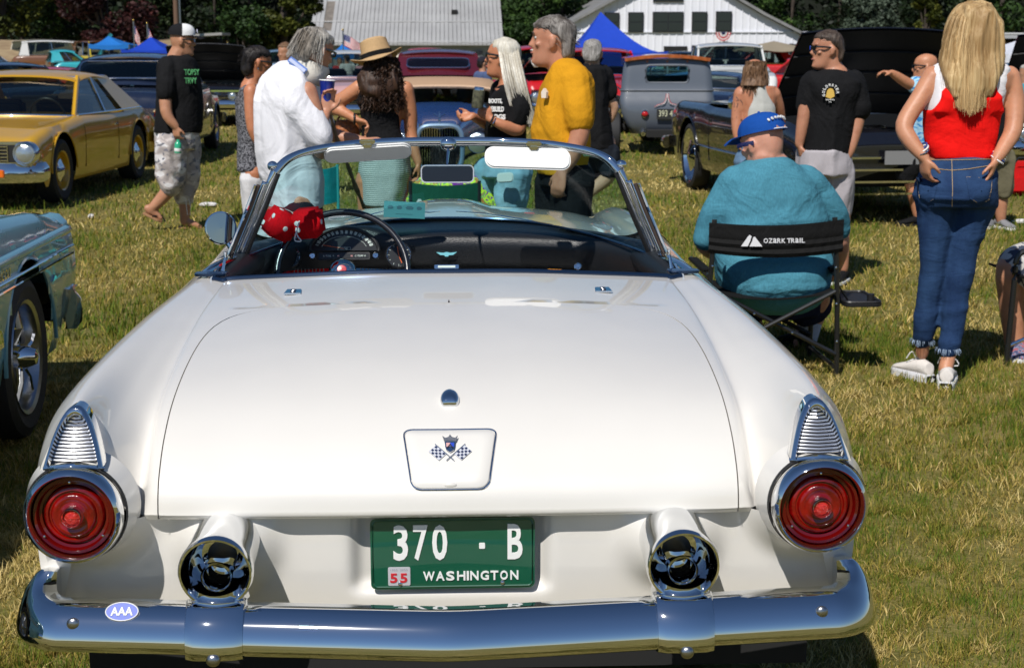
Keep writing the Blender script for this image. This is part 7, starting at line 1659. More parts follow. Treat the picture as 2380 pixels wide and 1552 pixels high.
# --- L: blonde woman
def woman_blonde():
    p = PX('long haired blonde woman in red and white top, hands in jeans pockets', 2225, 6.82, (.52, .27, .18))
    hc = p.J(2262, 72); M = head(p.body, hc, R(8), R(-4), 1.0)
    limb(p.body, [p.J(2255, 165), hc+Vector((0, 0, -.06))], [.075, .056])
    p.rows(p.body, [(155, 2175, 2340, .075), (172, 2152, 2358, .095), (200, 2152, 2350, .105), (250, 2158, 2325, .105), (300, 2160, 2310, .105), (360, 2162, 2305, .11), (400, 2150, 2312, .13), (440, 2132, 2312, .14)])
    p.limb(p.body, [(2168, 178), (2140, 225, -.02), (2102, 290, -.06), (2118, 330, -.1), (2148, 366, -.14)], [.050, .044, .042, .038, .026]); hand(p.body, p.J(2147, 364, -.14), (.18, .1, -1), (.8, .3, .2), 1, .5, .95)
    p.limb(p.body, [(2345, 178), (2358, 230, -.02), (2355, 300, -.06), (2335, 340, -.1), (2316, 370, -.14)], [.050, .045, .042, .036, .026]); hand(p.body, p.J(2315, 368, -.14), (-.25, .1, -1), (-.8, .3, .2), -1, .5, .95)
    p.limb(p.body, [(2175, 440, .0), (2168, 600, .0), (2150, 760, .06), (2143, 820, .10)], [.07, .036, .034, .032]); p.limb(p.body, [(2260, 440, 0), (2232, 620, 0), (2212, 790, 0), (2197, 858, -.06)], [.07, .036, .034, .034])
    p.done(.008)
    WH = fabric('white_rib', (.80, .78, .80), .03, 500, .1, .9, .3, 5); RDm = fabric('scarlet_rib', (.80, .008, .006), .05, 500, .1, .85, .3, 5)
    wt = MB(); p.rows(wt, [(147, 2185, 2330, .068), (160, 2166, 2346, .09), (185, 2160, 2342, .108), (215, 2156, 2336, .112), (245, 2152, 2326, .112), (262, 2152, 2326, .11)], e=2.6)
    w_ = p.fuse(wt, 'white_top', WH, .009, 4, .003)
    rt = MB(); p.rows(rt, [(150, 2210, 2290, .082), (165, 2198, 2297, .104), (190, 2185, 2302, .116), (215, 2176, 2306, .119), (240, 2166, 2314, .119), (262, 2154, 2322, .117)], e=8); p.rows(rt, [(258, 2150, 2324, .118), (290, 2152, 2320, .118), (320, 2154, 2314, .118), (345, 2158, 2308, .118), (366, 2164, 2306, .118)], e=2.6)
    p.fuse(rt, 'red_top', RDm, .009, 4, .005, 12, 33, (.35, 1, 1.6))
    DN = denim('dark_denim', (.008, .024, .075), (.028, .07, .165)); jn = MB()
    p.rows(jn, [(362, 2164, 2304, .118), (385, 2152, 2310, .135), (405, 2140, 2314, .15, -.01), (430, 2128, 2316, .16, -.02), (455, 2128, 2316, .16, -.02), (478, 2132, 2314, .145, -.01)])
    for pts, rs in (([(2180, 450, -.02), (2178, 490, 0), (2171, 560, .0), (2166, 640, .02), (2156, 700, .04), (2150, 760, .06), (2143, 792, .08)], [.118, .098, .070, .060, .057, .056, .041]),
                    ([(2263, 450, -.02), (2258, 490, -.01), (2240, 560, 0), (2228, 640, 0), (2220, 700, .0), (2214, 765, -.01), (2203, 812, -.03)], [.118, .104, .080, .066, .060, .058, .044])): p.limb(jn, pts, rs)
    j = p.fuse(jn, 'jeans', DN, .009, 4, .003, 14, 41, (.5, .5, 1.6))
    ST = mat('stitch_tan', (.42, .30, .16), .8)
    bv = BVHTree.FromPolygons([tuple(v.co) for v in j.data.vertices], [tuple(q.vertices) for q in j.data.polygons])
    def on(px, py, off=.003):
        r0 = p.J(px, py, -1.2); r1 = p.J(px, py, .2); h = bv.ray_cast(r0, (r1-r0).normalized()); return (h[0]-(r1-r0).normalized()*off) if h[0] else p.J(px, py, -.15)
    def seamline(pts, name='seam'):
        q = []
        for a, b_ in zip(pts, pts[1:]):
            n = max(2, int(sqrt((a[0]-b_[0])**2+(a[1]-b_[1])**2)/7))
            q += [on(a[0]+(b_[0]-a[0])*k/n, a[1]+(b_[1]-a[1])*k/n) for k in range(n)]
        q.append(on(*pts[-1])); mb = MB(); mb.tube(q, .0016, 5); mb.build(name, ST, j)
    def patch(pts, name):
        cx = sum(a for a, _ in pts)/len(pts); cy = sum(b_ for _, b_ in pts)/len(pts); mb = MB(); rings_ = []
        per = []
        for i in range(len(pts)):
            a, b_ = pts[i], pts[(i+1) % len(pts)]
            for k in range(5): per.append((a[0]+(b_[0]-a[0])*k/5, a[1]+(b_[1]-a[1])*k/5))
        for q, off in ((1.0, .001), (1.0, .005), (.66, .006), (.33, .006), (.05, .006)): rings_.append([on(cx+(x-cx)*q, cy+(y-cy)*q, off) for x, y in per])
        mb.loft(rings_, True, False); o_ = mb.build(name, DN, j, smooth=60); return o_
    pk = [(2129, 413), (2180, 411), (2176, 440), (2170, 465), (2155, 474), (2136, 462)]; patch(pk, 'back_pocket'); seamline([(x*.93+2154*.07, y*.93+440*.07) for x, y in pk]+[(pk[0][0]*.93+2154*.07, pk[0][1]*.93+440*.07)])
    pk = [(2244, 409), (2308, 413), (2306, 440), (2300, 466), (2278, 478), (2254, 462)]; patch(pk, 'back_pocket'); seamline([(x*.93+2276*.07, y*.93+440*.07) for x, y in pk]+[(pk[0][0]*.93+2276*.07, pk[0][1]*.93+440*.07)])
    seamline([(2212, 370), (2213, 400), (2214, 440), (2213, 480)]); seamline([(2160, 388), (2190, 394), (2213, 396), (2250, 393), (2300, 385)]); seamline([(2164, 372), (2213, 372), (2302, 370)])
    for cx, cy, dy in ((2143, 792, .08), (2203, 813, -.03)):
        def fr(u, t): a = u[0]*6.28; return p.J(cx, cy, dy)+Vector((.05*cos(a)*(1+.2*t), .05*sin(a)*(1+.2*t), .01-.03*t*u[1]))
        strands('frayed_hem', fabric('pale_thread', (.35, .45, .6)), j, None, fr, 90, .0018, 3, .003, 7)
    hm = hairmat('hair_blonde', (.34, .20, .075), (.74, .55, .29), (.26, .15, .06), 110)
    mb = MB(); rr = []
    p.rows(mb, [(5, 2250, 2282, .05, .0), (12, 2236, 2296, .09), (26, 2220, 2310, .112), (40, 2212, 2316, .118, -.002), (60, 2204, 2324, .115, -.008), (90, 2196, 2327, .115, -.015), (120, 2188, 2330, .095, -.035), (150, 2186, 2330, .076, -.070), (180, 2192, 2325, .058, -.10), (206, 2202, 2316, .040, -.116), (228, 2214, 2300, .018, -.124)])
    hb = p.fuse(mb, 'hair', hm, .008, 4, .005, 34, 51, (1.6, 1.6, .07))
    def pth(u, t):
        v = u[0]; c0 = 2266; t2 = t**.9; L = 1.02-.12*abs(v-.5)*2-.20*u[1]**1.6
        hw0 = 10; y = 14+t*250*L
        hwid = np.interp(y, [14, 30, 60, 100, 150, 200, 262], [14, 46, 60, 68, 72, 60, 50]); cx = np.interp(y, [14, 60, 120, 262], [2266, 2264, 2259, 2256])
        dd = np.interp(y, [14, 40, 90, 150, 262], [0, -.10, -.128, -.148, -.163]); x = cx+(v-.5)*2*hwid
        return p.J(x, y, dd*(1-.62*(abs(v-.5)*2)**2.4)+.012*u[1])
    strands('long_hair', hm, hb, None, pth, 2300, .0023, 18, .0045, 19, .35); strands('stray_hair', hm, hb, None, pth, 260, .0012, 16, .014, 23, .3)
    SW = fabric('sneaker_canvas', (.66, .62, .58), .05, 300, .1, .9, .15, 8); SO = mat('sneaker_sole', (.68, .68, .70), .6)
    for an, dr, dy in (((2140, 838, .10), (-.42, .9), 0), ((2200, 882, -.06), (.35, .94), 0)):
        a = p.J(*an); s_ = shoe(p.t, (a.x, a.y), dr, SW, SO, .92, 'sneaker', lift=.022)
        d = Vector((dr[0], dr[1], 0)).normalized(); sd = Vector((d.y, -d.x, 0)); mb = MB()
        ol = [(-.076, .020), (-.065, .036), (-.02, .041), (.08, .048), (.13, .048), (.165, .035), (.184, .012)]; ol = ol+[(y, -w_2) for y, w_2 in ol[::-1]]
        mb.loft([[Vector((a.x, a.y, 0))+d*y+sd*w_2+Vector((0, 0, z)) for y, w_2 in ol] for z in (.002, .040)]); mb.build('platform_sole', SO, s_, bevel=.004)
        for q in range(4):
            mb = MB(); c = Vector((a.x, a.y, .095-.011*q))+d*(.045+.022*q); mb.tube([c-sd*.028, c+Vector((0, 0, .006)), c+sd*.028], .003, 5); mb.build('lace', WHITEP, s_)
        mb = MB(); c = Vector((a.x, a.y, .108))+d*.03; mb.tube(catmull([c, c+sd*.03+Vector((0, 0, .03)), c+sd*.05+Vector((0, 0, 0)), c, c-sd*.03+Vector((0, 0, .035)), c-sd*.045+d*.02], 4), .0028, 5); mb.build('lace_bow', WHITEP, s_)
        hp = Vector((a.x, a.y, .022))-d*.079; mb = MB(); mb.prism(rrect(.058, .036, .008), hp+sd*.0, sd, (0, 0, 1), .008); hp_ = mb.build('heel_patch', BLK, s_)
        star = [(.015*(1 if k % 2 == 0 else .42)*sin(k*pi/5), .015*(1 if k % 2 == 0 else .42)*cos(k*pi/5)) for k in range(10)]
        mb = MB(); mb.prism(star, hp-d*.005, sd, (0, 0, 1), .004); mb.build('heel_star', WHITEP, hp_)
    for px, py, n, s in ((2144, 352, 3, 1), (2318, 372, 4, -1)):
        for k in range(n):
            mb = MB(); c = p.J(px-s*k*2.5, py-k*5, -.13+.01*k); ax = Vector((s*.55, .15, -.83)); a1, b1, _ = frame_of(ax); mb.tube([c+a1*.034*cos(a)+b1*.032*sin(a) for a in [2*pi*q/20 for q in range(20)]], .0038, 6, closed=True)
            mb.build('bracelet', [CHROME, WHITEP, mat('bead_blue', (.03, .06, .25), .4), WHITEP][(k+(s < 0)) % 4], p.t)
woman_blonde()
# --- M: person behind the blonde woman
def man_olive():
    p = PX('person in olive cargo shorts with a tattooed calf standing just behind the blonde woman', 2318, 13.0, (.48, .25, .17))
    hc = p.J(2288, 140); M = head(p.body, hc, R(10), 0, 1.0); limb(p.body, [p.J(2290, 190), hc], [.08, .066])
    p.rows(p.body, [(190, 2260, 2345, .12), (280, 2262, 2340, .13), (360, 2262, 2340, .13)])
    p.limb(p.body, [(2262, 205), (2256, 270), (2262, 330)], [.055, .042, .03]); p.limb(p.body, [(2340, 205), (2352, 270), (2350, 335)], [.055, .042, .03])
    p.limb(p.body, [(2325, 380), (2328, 440), (2326, 475), (2326, 512)], [.1, .066, .06, .042]); p.limb(p.body, [(2285, 380), (2284, 440), (2284, 515)], [.1, .066, .042]); p.done(.011)
    sh = MB(); p.rows(sh, [(172, 2278, 2312, .10), (182, 2262, 2342, .15), (260, 2262, 2340, .16), (350, 2262, 2342, .16)]); p.limb(sh, [(2264, 195), (2258, 245)], [.085, .075]); p.limb(sh, [(2338, 195), (2350, 245)], [.085, .075]); p.fuse(sh, 'tee_shirt', BLK)
    st = MB(); p.rows(st, [(340, 2262, 2342, .16), (375, 2260, 2346, .17)]); p.limb(st, [(2325, 370), (2328, 410), (2330, 442)], [.13, .12, .10]); p.limb(st, [(2282, 370), (2282, 442)], [.13, .10]); p.fuse(st, 'cargo_shorts', fabric('olive_cloth', (.15, .135, .085)), folds=.008)
    tm = mat('tattoo_ink', (.10, .07, .065), .6)
    for k in range(5):
        c = p.J(2318+k*4, 452+6*sin(k*2), -.066); mb = MB(); mb.tube([c, c+Vector((.02, 0, .02)), c+Vector((.005, 0, .03)), c+Vector((-.01, 0, .01))], .004, 5); mb.build('tattoo', tm, p.b)
    for px in (2326, 2290): shoe(p.t, p.J(px, 528), (.3, -1) if px > 2300 else (-.5, .8), fabric('shoe_grey', (.22, .22, .23)), WHITEP)
    cap_hair(p.t, M, hairmat('hair_plain', (.03, .02, .015), (.10, .07, .05)), n=100)
man_olive()
# --- N: seated person cut by the right edge
def sitter_right():
    p = PX('person in palm print shorts and plaid shoes seated at the right edge', 2450, 7.6, (.50, .27, .18))
    p.limb(p.body, [(2470, 610, .1), (2360, 610, -.1), (2350, 700, -.12), (2362, 830, -.12)], [.10, .085, .065, .045]); p.limb(p.body, [(2530, 610, .1), (2450, 615, -.2), (2440, 700, -.2), (2440, 850, -.2)], [.10, .085, .065, .045])
    p.rows(p.body, [(610, 2440, 2560, .16, .15), (500, 2440, 2560, .15, .15), (420, 2430, 2570, .12, .15)]); hc = p.J(2500, 340, .15); head(p.body, hc, R(140), 0, 1.05); limb(p.body, [p.J(2500, 430, .15), hc], [.09, .07]); p.done(.012)
    m = fabric('palm_print', (.5, .48, .45), .1, 300); nt = m.node_tree; nt.links.new(ramp(nt, noise(nt, coords(nt, (16, 16, 9)), 1, 1, .4, 1.5), [(.54, (.50, .48, .45)), (.56, (.05, .06, .09))]), nt.nodes['Principled BSDF'].inputs['Base Color'])
    st = MB(); p.limb(st, [(2480, 610, .1), (2400, 612, -.06), (2366, 625, -.1)], [.135, .12, .115]); p.limb(st, [(2540, 610, .1), (2460, 620, -.2)], [.13, .11]); p.rows(st, [(580, 2440, 2560, .18, .12), (640, 2440, 2560, .18, .12)]); p.fuse(st, 'shorts', m, .012)
    sh = MB(); p.rows(sh, [(590, 2435, 2565, .18, .15), (430, 2430, 2570, .15, .15), (405, 2470, 2530, .1, .15)]); p.fuse(sh, 'tee_shirt', fabric('sage_cotton', (.2, .25, .2)), .012)
    mp_, nt, b = _new('plaid'); b.inputs['Roughness'].default_value = .9; nt.links.new(ramp(nt, noise(nt, coords(nt, (60, 60, 8)), 1, 1, .3), [(.42, (.05, .06, .14)), (.5, (.32, .30, .40)), (.55, (.05, .16, .25)), (.6, (.35, .10, .12))]), b.inputs['Base Color'])
    for px, py, dy in ((2366, 850, -.12), (2435, 870, -.2)): shoe(p.t, p.J(px, py, dy), (-.35, -.9), mp_, SNK)
SNK = mat('slip_on_sole', (.7, .7, .68), .6)
sitter_right()
# --- O: person in the green chair, P and Q behind
def sitter_green():
    p = PX('dark haired person in neon patterned shirt seated in the green camp chair', 1040, 9.45, (.46, .25, .17))
    hc = p.J(1036, 368); M = head(p.body, hc, R(-10), R(-15), .98); limb(p.body, [p.J(1040, 430), hc], [.08, .06]); p.rows(p.body, [(430, 990, 1095, .12), (520, 985, 1110, .14), (560, 990, 1110, .16)])
    p.limb(p.body, [(985, 440), (960, 500, .1), (985, 540, .3)], [.055, .045, .03]); p.limb(p.body, [(1100, 440), (1120, 500, .1), (1110, 540, .3)], [.055, .045, .03])
    for x in (1015, 1080): p.limb(p.body, [(x, 560, .05), (x, 560, .5), (x, 640, .52)], [.09, .07, .045])
    p.done(.011)
    m = fabric('neon_print', (.5, .7, .05), .1, 300); nt = m.node_tree; nt.links.new(ramp(nt, noise(nt, coords(nt, 13), 1, 1, .4, 2.2), [(.42, (.20, .03, .28)), (.46, (.55, .75, .04)), (.56, (.60, .78, .05)), (.58, (.02, .35, .15)), (.64, (.5, .2, .05))]), nt.nodes['Principled BSDF'].inputs['Base Color'])
    sh = MB(); p.rows(sh, [(418, 1015, 1062, .10), (432, 985, 1100, .15), (500, 978, 1118, .17), (560, 980, 1120, .18)]); p.limb(sh, [(988, 440), (965, 495, .08)], [.085, .08]); p.limb(sh, [(1098, 440), (1135, 480, .0), (1150, 510, .0)], [.085, .09, .085]); p.fuse(sh, 'neon_shirt', m)
    hm = hairmat('hair_black', (.006, .005, .005), (.030, .024, .022)); cap_hair(p.t, M, hm, low=-.08, back=.012, ln=.09, n=500, seed=31)
    st = MB(); 
    for x in (1015, 1080): p.limb(st, [(x, 560, .05), (x, 560, .5)], [.11, .09])
    p.fuse(st, 'shorts', BLK, .013)
sitter_green()
def far_person(lab, px, top, Y, face, shirt, pants, sk, hairc, hat=None, seated=False):
    p = PX(lab, px, Y, sk); zt = at(px, top, Y).z; k = (zt if not seated else zt+.45)/1.74; b = p.body; z0 = 0 if not seated else -.45
    fz = lambda x, y, z: Vector((x*k, y*k, z*k+z0)); Rm = Matrix.Rotation(face, 4, 'Z')
    T = lambda x, y, z: Rm @ fz(x, y, z)
    def rr(mb, rows): 
        mb.loft([[T(a*cos(q), d_*sin(q)+dy, z) for q in np.linspace(0, 2*pi, 17)[:-1]] for z, a, d_, dy in rows])
    rr(b, [(.85, .15, .11, 0), (1.1, .14, .11, 0), (1.3, .17, .11, 0), (1.42, .15, .09, 0), (1.47, .07, .06, 0)])
    M = head(b, T(0, .01, 1.62), face, 0, k); limb(b, [T(0, 0, 1.42), T(0, .01, 1.56)], [.06, .055])
    for s in (1, -1):
        limb(b, [T(s*.19, 0, 1.40), T(s*.24, -.02, 1.12), T(s*.22, .12, .93)], [.05, .042, .028]); b.ell(T(s*.22, .16, .87), (.035, .03, .06))
        if seated: limb(b, [T(s*.09, 0, .9), T(s*.12, .42, .9), T(s*.12, .44, .5)], [.085, .06, .04])
        else: limb(b, [T(s*.09, 0, .9), T(s*.10, .01, .5), T(s*.10, -.01, .08)], [.085, .06, .04])
    p.done(.014, 3)
    sh = MB(); rr(sh, [(.90, .175, .14, 0), (1.1, .17, .14, 0), (1.3, .19, .135, 0), (1.42, .18, .11, 0), (1.48, .08, .075, 0)])
    for s in (1, -1): limb(sh, [T(s*.175, 0, 1.39), T(s*.225, -.01, 1.20)], [.075, .065])
    fused(sh, 'shirt', shirt, p.t, .016, 3, .004)
    st = MB(); rr(st, [(.82, .17, .13, 0), (.95, .165, .13, 0)])
    for s in (1, -1): limb(st, [T(s*.09, 0, .88), T(s*.10, .40 if seated else .01, .88 if seated else .48)], [.11, .09])
    fused(st, 'trousers', pants, p.t, .018, 3, .003)
    if hat: cap(p.t, M, hat, hat)
    cap_hair(p.t, M, hairc, n=60, voxel=.010)
    return p
HBR = hairmat('hair_brown', (.07, .035, .018), (.24, .14, .08)); HBK = MATS['hair_black']; HGR = MATS['hair_grey']
fc = lambda n, c: fabric('shirt_'+n, c)
far_person('brown haired onlooker seen between the grey top woman and the neck brace man', 672, 100, 16, R(150), fc('plum', (.10, .05, .06)), BLK, (.40, .22, .15), HBR)
far_person('man in a slate blue tee and dark cap standing beyond the tan soft top', 1122, 134, 24, R(-60), fc('slate', (.07, .10, .20)), BLK, (.45, .25, .18), HBK, (.02, .02, .03))
far_person('man in teal print shirt by the far right cars', 2372, 150, 17, R(70), fc('teal', (.04, .30, .40)), BLK, (.45, .26, .18), HGR)
far_person('bare armed man in white tee near the small blue canopy', 812, 128, 38, R(30), fc('white', (.7, .7, .7)), BLK, (.45, .26, .18), HBK)
far_person('onlooker in a red tee beside the small blue canopy', 795, 135, 40, R(200), fc('red', (.5, .05, .05)), BLK, (.45, .26, .18), HBR)
far_person('onlooker in a pink tee right of the small blue canopy', 845, 137, 41, R(160), fc('pink', (.6, .3, .35)), BLK, (.45, .26, .18), HBK)
far_person('grey haired onlooker in pale blue shirt beyond the white haired woman', 1233, 135, 42, R(10), fc('paleblue', (.4, .5, .65)), BLK, (.45, .26, .18), HGR)
far_person('onlooker in white by the red pickup, left of the pale blue shirt', 1214, 137, 44, R(190), fc('white', (.7, .7, .7)), BLK, (.45, .26, .18), HBK)
far_person('onlooker with dark hair in the shade of the left canopies', 303, 120, 42, R(190), fc('black2', (.03, .03, .03)), BLK, (.40, .22, .15), HBK)
far_person('pink shirted onlooker under the near left canopy', 355, 122, 41, R(30), fc('rose', (.6, .35, .33)), BLK, (.45, .26, .18), HGR)
far_person('onlooker in dark clothes right of the tan patio umbrella', 1440, 136, 40, R(160), fc('black2', (.03, .03, .03)), BLK, (.45, .26, .18), HBK)
# ================================================================== chairs, canopies, flags, bag
def camp_chair_black():
    Y = 6.98; o = at(1797, 800, Y); t = thing('folding_chair', 'black folding director chair with side table holding the man in teal', 'chair', (o.x, Y, 0)); inv = MW[t.name].inverted()
    J = lambda px, py, dy=0: inv @ at(px, py, Y+dy); M_ = mat('chair_frame_black', (.012, .012, .012), .35, coat=.4); F_ = fabric('chair_canvas_black', (.010, .010, .010), .2, 500, .2, .75, .25, 5)
    for s, pts in ((-1, [(1661, 510), (1655, 600), (1646, 700), (1640, 865)]), (1, [(1940, 505), (1944, 600), (1946, 700), (1944, 886)])):
        mb = MB(); mb.tube([J(*q) for q in pts], .0125, 10); mb.build('leg', M_, t)
        a = J(*pts[2]); b_ = J(*pts[3]); mb = MB(); f = Vector((0, .50, 0)); mb.tube([Vector((a.x, .50, a.z+.02)), Vector((a.x, .50, .0))], .0125, 10); mb.build('leg', M_, t)
        z = J(1946, 640).z; mb = MB(); mb.tube([Vector((a.x, -.01, z)), Vector((a.x, .52, z+.01))], .014, 8); ar_ = mb.build('arm_rest', M_, t)
        mb = MB(); mb.box((a.x, .27, z+.02), (.05, .42, .012)); mb.build('arm_pad', F_, ar_, bevel=.004)
        mb = MB(); mb.tube([Vector((a.x, 0, .06)), Vector((a.x, .50, .06))], .011, 8); mb.build('side_rail', M_, t)
        for q in (.30, .52, .75, .97):
            pz = J(*pts[0]).lerp(J(*pts[3]), q); mb = MB(); mb.ell(pz+Vector((0, -.015, 0)), (.006, .005, .006), n=8, m=5); mb.build('rivet', CHROME, t)
    zl = J(1943, 822).z; zt = J(1700, 690).z; xl, xr = J(1646, 700).x, J(1946, 700).x
    for y in (-.005, .495):
        for a, b_ in (((xr, y, zl), (xl+.02, y+.0, zt+.03)), ((xl, y-.03, zl), (xr-.02, y-.03, zt+.03))):
            mb = MB(); mb.tube([a, b_], .011, 8); mb.build('cross_brace', M_, t)
    for q in (.35, .5, .65):
        mb = MB(); mb.ell(Vector((xr, -.025, zl)).lerp(Vector((xl, -.025, zt+.03)), q), (.006, .006, .006), n=8, m=5); mb.build('rivet', CHROME, t)
    mb = MB(); G = []
    for k in range(21):
        f = k/20; x = xl-.008+(xr-xl+.02)*f; sag = .05*sin(pi*f); yb = -.018-.035*sin(pi*f)
        pu = J(1797, 510).z-.016*sin(pi*f)-.012*(1-f); pl_ = J(1797, 585).z-.022*sin(pi*f)**.8
        G.append([(x, yb-.006*sin(q*3), pu+(pl_-pu)*q/8) for q in range(9)])
    mb.grid(G); cb = mb.build('back_panel', F_, t, thick=.006)
    def onp(x, z, off=.006): f = (x-xl)/(xr-xl); return Vector((x, -.018-.035*sin(pi*f)-.006-off, z))
    W_ = mat('print_white', (.72, .72, .74), .7); zc = J(1797, 556).z; xs_ = [J(px, 556).x for px in (1718, 1752, 1768, 1866)]
    mb = MB(); x0, x1 = xs_[0], J(1766, 556).x; H_ = .055
    mb.add([onp(x0, zc-.026), onp(x0+.030, zc+.020), onp(x0+.038, zc+.028), onp(x0+.047, zc+.022), onp(x0+.040, zc-.004), onp(x0+.030, zc-.026)], [(0, 1, 2, 3, 4, 5)]); mb.build('logo_mountain', W_, cb, thick=.002)
    mb = MB(); mb.add([onp(x0+.038, zc-.026), onp(x0+.049, zc-.004), onp(x0+.055, zc+.018), onp(x0+.062, zc+.020), onp(x1, zc-.026)], [(0, 1, 2, 3, 4)]); mb.build('logo_mountain', W_, cb, thick=.002)
    xm = (xs_[2]+xs_[3])/2; yy = onp(xm, zc); wd = xs_[3]-xs_[2]
    for k, (ch, w_, h_) in enumerate(zip('OZaRKTRaIL', (.022, .020, .018, .020, .020, .022, .020, .018, .006, .017), (1,)*10)):
        cx = xs_[2]+wd*([.055, .165, .265, .365, .47, .60, .695, .79, .865, .94][k]); f = (cx-xl)/(xr-xl); sl = -.035*pi*cos(pi*f)/(xr-xl)
        text('logo_letter', 'A' if ch == 'a' and False else ch.upper() if ch != 'a' else 'a', onp(cx, zc+.001), (1, sl, 0), (0, 0, 1), w_*.92, .022, W_, cb, False, .002, bold=.02)
    # seat sling and table
    mb = MB(); zs_ = zt+.02; mb.grid([[(xl+(xr-xl)*k/12, y, zs_-.03*sin(pi*k/12)) for k in range(13)] for y in (0, .25, .5)]); mb.build('seat', F_, t, thick=.006)
    a = J(1955, 705, .05); b_ = J(2044, 705, .05); cx = (a.x+b_.x)/2; w_ = (b_.x-a.x); zt2 = J(2000, 700, .1).z
    mb = MB(); mb.prism(rrect(w_, .36, .04), (cx, .16, zt2), (1, 0, 0), (0, 1, 0), .018); tb_ = mb.build('side_table', BLACKP, t, bevel=.004)
    mb = MB(); mb.tube([(cx+x, .16+y, zt2+.012) for x, y in rrect(w_*.94, .33, .03)], .007, 6, closed=True); mb.build('table_rim', BLACKP, tb_)
    mb = MB(); mb.lathe([(.018, 0), (.018, .035), (.001, .036)], (cx+w_*.28, .06, zt2+.008), (0, 0, 1), 14); mb.build('table_latch', BLACKP, tb_)
    for dx in (-.01, .03): mb = MB(); mb.tube([(xr, .02, zt2+.10), (a.x+dx+.02, .10, zt2)], .005, 6); mb.build('table_strut', M_, tb_)
camp_chair_black()
def camp_chair(lab, px, py_top, py_bot, Y, w_px, fm, frm, logo=None, rz=0):
    a = at(px-w_px/2, py_top, Y); b_ = at(px+w_px/2, py_top, Y); W_ = (b_.x-a.x); zt = a.z; zb = at(px, py_bot, Y).z
    t = thing('camp_chair', lab, 'chair', ((a.x+b_.x)/2, Y, 0), rz)
    mb = MB(); mb.grid([[(W_*(k/10-.5), -.04*sin(pi*k/10), zt+(zb-zt)*q/5-.015*sin(pi*k/10)) for k in range(11)] for q in range(6)]); bk = mb.build('back_panel', fm, t, thick=.008)
    mb = MB(); mb.grid([[(W_*(k/10-.5), .5*q/4, .42-.05*sin(pi*k/10)) for k in range(11)] for q in range(5)]); mb.build('seat', fm, t, thick=.008)
    for s in (1, -1):
        mb = MB(); mb.tube([(s*W_/2, 0, zt+.01), (s*W_/2, 0, .02)], .011, 8); mb.build('leg', frm, t)
        mb = MB(); mb.tube([(s*W_/2, .5, .62), (s*W_/2, .5, .02)], .011, 8); mb.build('leg', frm, t)
        mb = MB(); mb.tube([(s*W_/2, 0, .60), (s*W_/2, .5, .61)], .016, 8); mb.build('arm_rest', fm, t)
        mb = MB(); mb.tube([(s*W_/2, 0, .05), (s*W_/2, .5, .42)], .009, 6); mb.build('side_brace', frm, t)
    for q in (0, .5): mb = MB(); mb.tube([(-W_/2, q, .05), (W_/2, q, .42)], .009, 6); mb.build('cross_brace', frm, t)
    if logo:
        for k, ch in enumerate('OZaRK TRaIL'):
            if ch != ' ': text('logo_letter', ch, (W_*(-.27+.066*k), -.052-.0*k, zb+(zt-zb)*.52), (1, 0, 0), (0, 0, 1), W_*.050, .022, logo, bk, False, .003, bold=.02)
        mb = MB(); mb.prism([(-.03, -.018), (-.008, .02), (.008, .02), (.03, -.018)], (-W_*.37, -.05, zb+(zt-zb)*.54), (1, 0, 0), (0, 0, 1), .006); mb.build('logo_mountain', logo, bk)
    return t
GRN = fabric('chair_canvas_green', (.010, .075, .045), .12); TLC = fabric('chair_canvas_teal', (.01, .30, .32), .12)
camp_chair('dark green camp chair with white lettering seen through the windshield', 1034, 425, 520, 9.0, 160, GRN, BLACKP, mat('print_grey', (.55, .6, .58), .7))
camp_chair('teal edged folding chair behind the walking stick, seen through the windshield', 742, 388, 470, 9.9, 90, TLC, mat('frame_teal', (.03, .30, .30), .4), None, R(25))
def right_chair():
    Y = 7.25; o = at(2420, 860, Y); t = thing('folding_chair', 'black framed folding chair cut by the right edge', 'chair', (o.x, Y, 0)); inv = MW[t.name].inverted(); J = lambda px, py, dy=0: inv @ at(px, py, Y+dy)
    M_ = MATS['chair_frame_black']; F_ = MATS['chair_canvas_black']
    mb = MB(); mb.tube(catmull([J(2335, 880), J(2345, 780), J(2358, 650), J(2362, 605), J(2378, 585), J(2400, 590)], 4), .015, 8); mb.build('leg', M_, t)
    mb = MB(); mb.tube([J(2338, 806), J(2480, 745)], .010, 8); mb.build('cross_brace', CHROME, t)
    mb = MB(); mb.tube([J(2550, 880), J(2550, 590)], .015, 8); mb.build('leg', M_, t)
    mb = MB(); a = J(2372, 640, .05); b_ = J(2550, 640, .05); mb.grid([[(a.x+(b_.x-a.x)*k/6, y, a.z-.03*sin(pi*k/6)) for k in range(7)] for y in (0, .25, .5)]); mb.build('seat', F_, t, thick=.01)
    mb = MB(); a = J(2390, 500, .5); mb.grid([[(a.x+(b_.x-a.x)*k/6, .5, a.z-.3*q) for k in range(7)] for q in (0, 1)]); mb.build('back_panel', F_, t, thick=.01)
    for x in (a.x, b_.x): mb = MB(); mb.tube([(x, .5, a.z), (x, .5, 0)], .014, 8); mb.build('leg', M_, t)
right_chair()
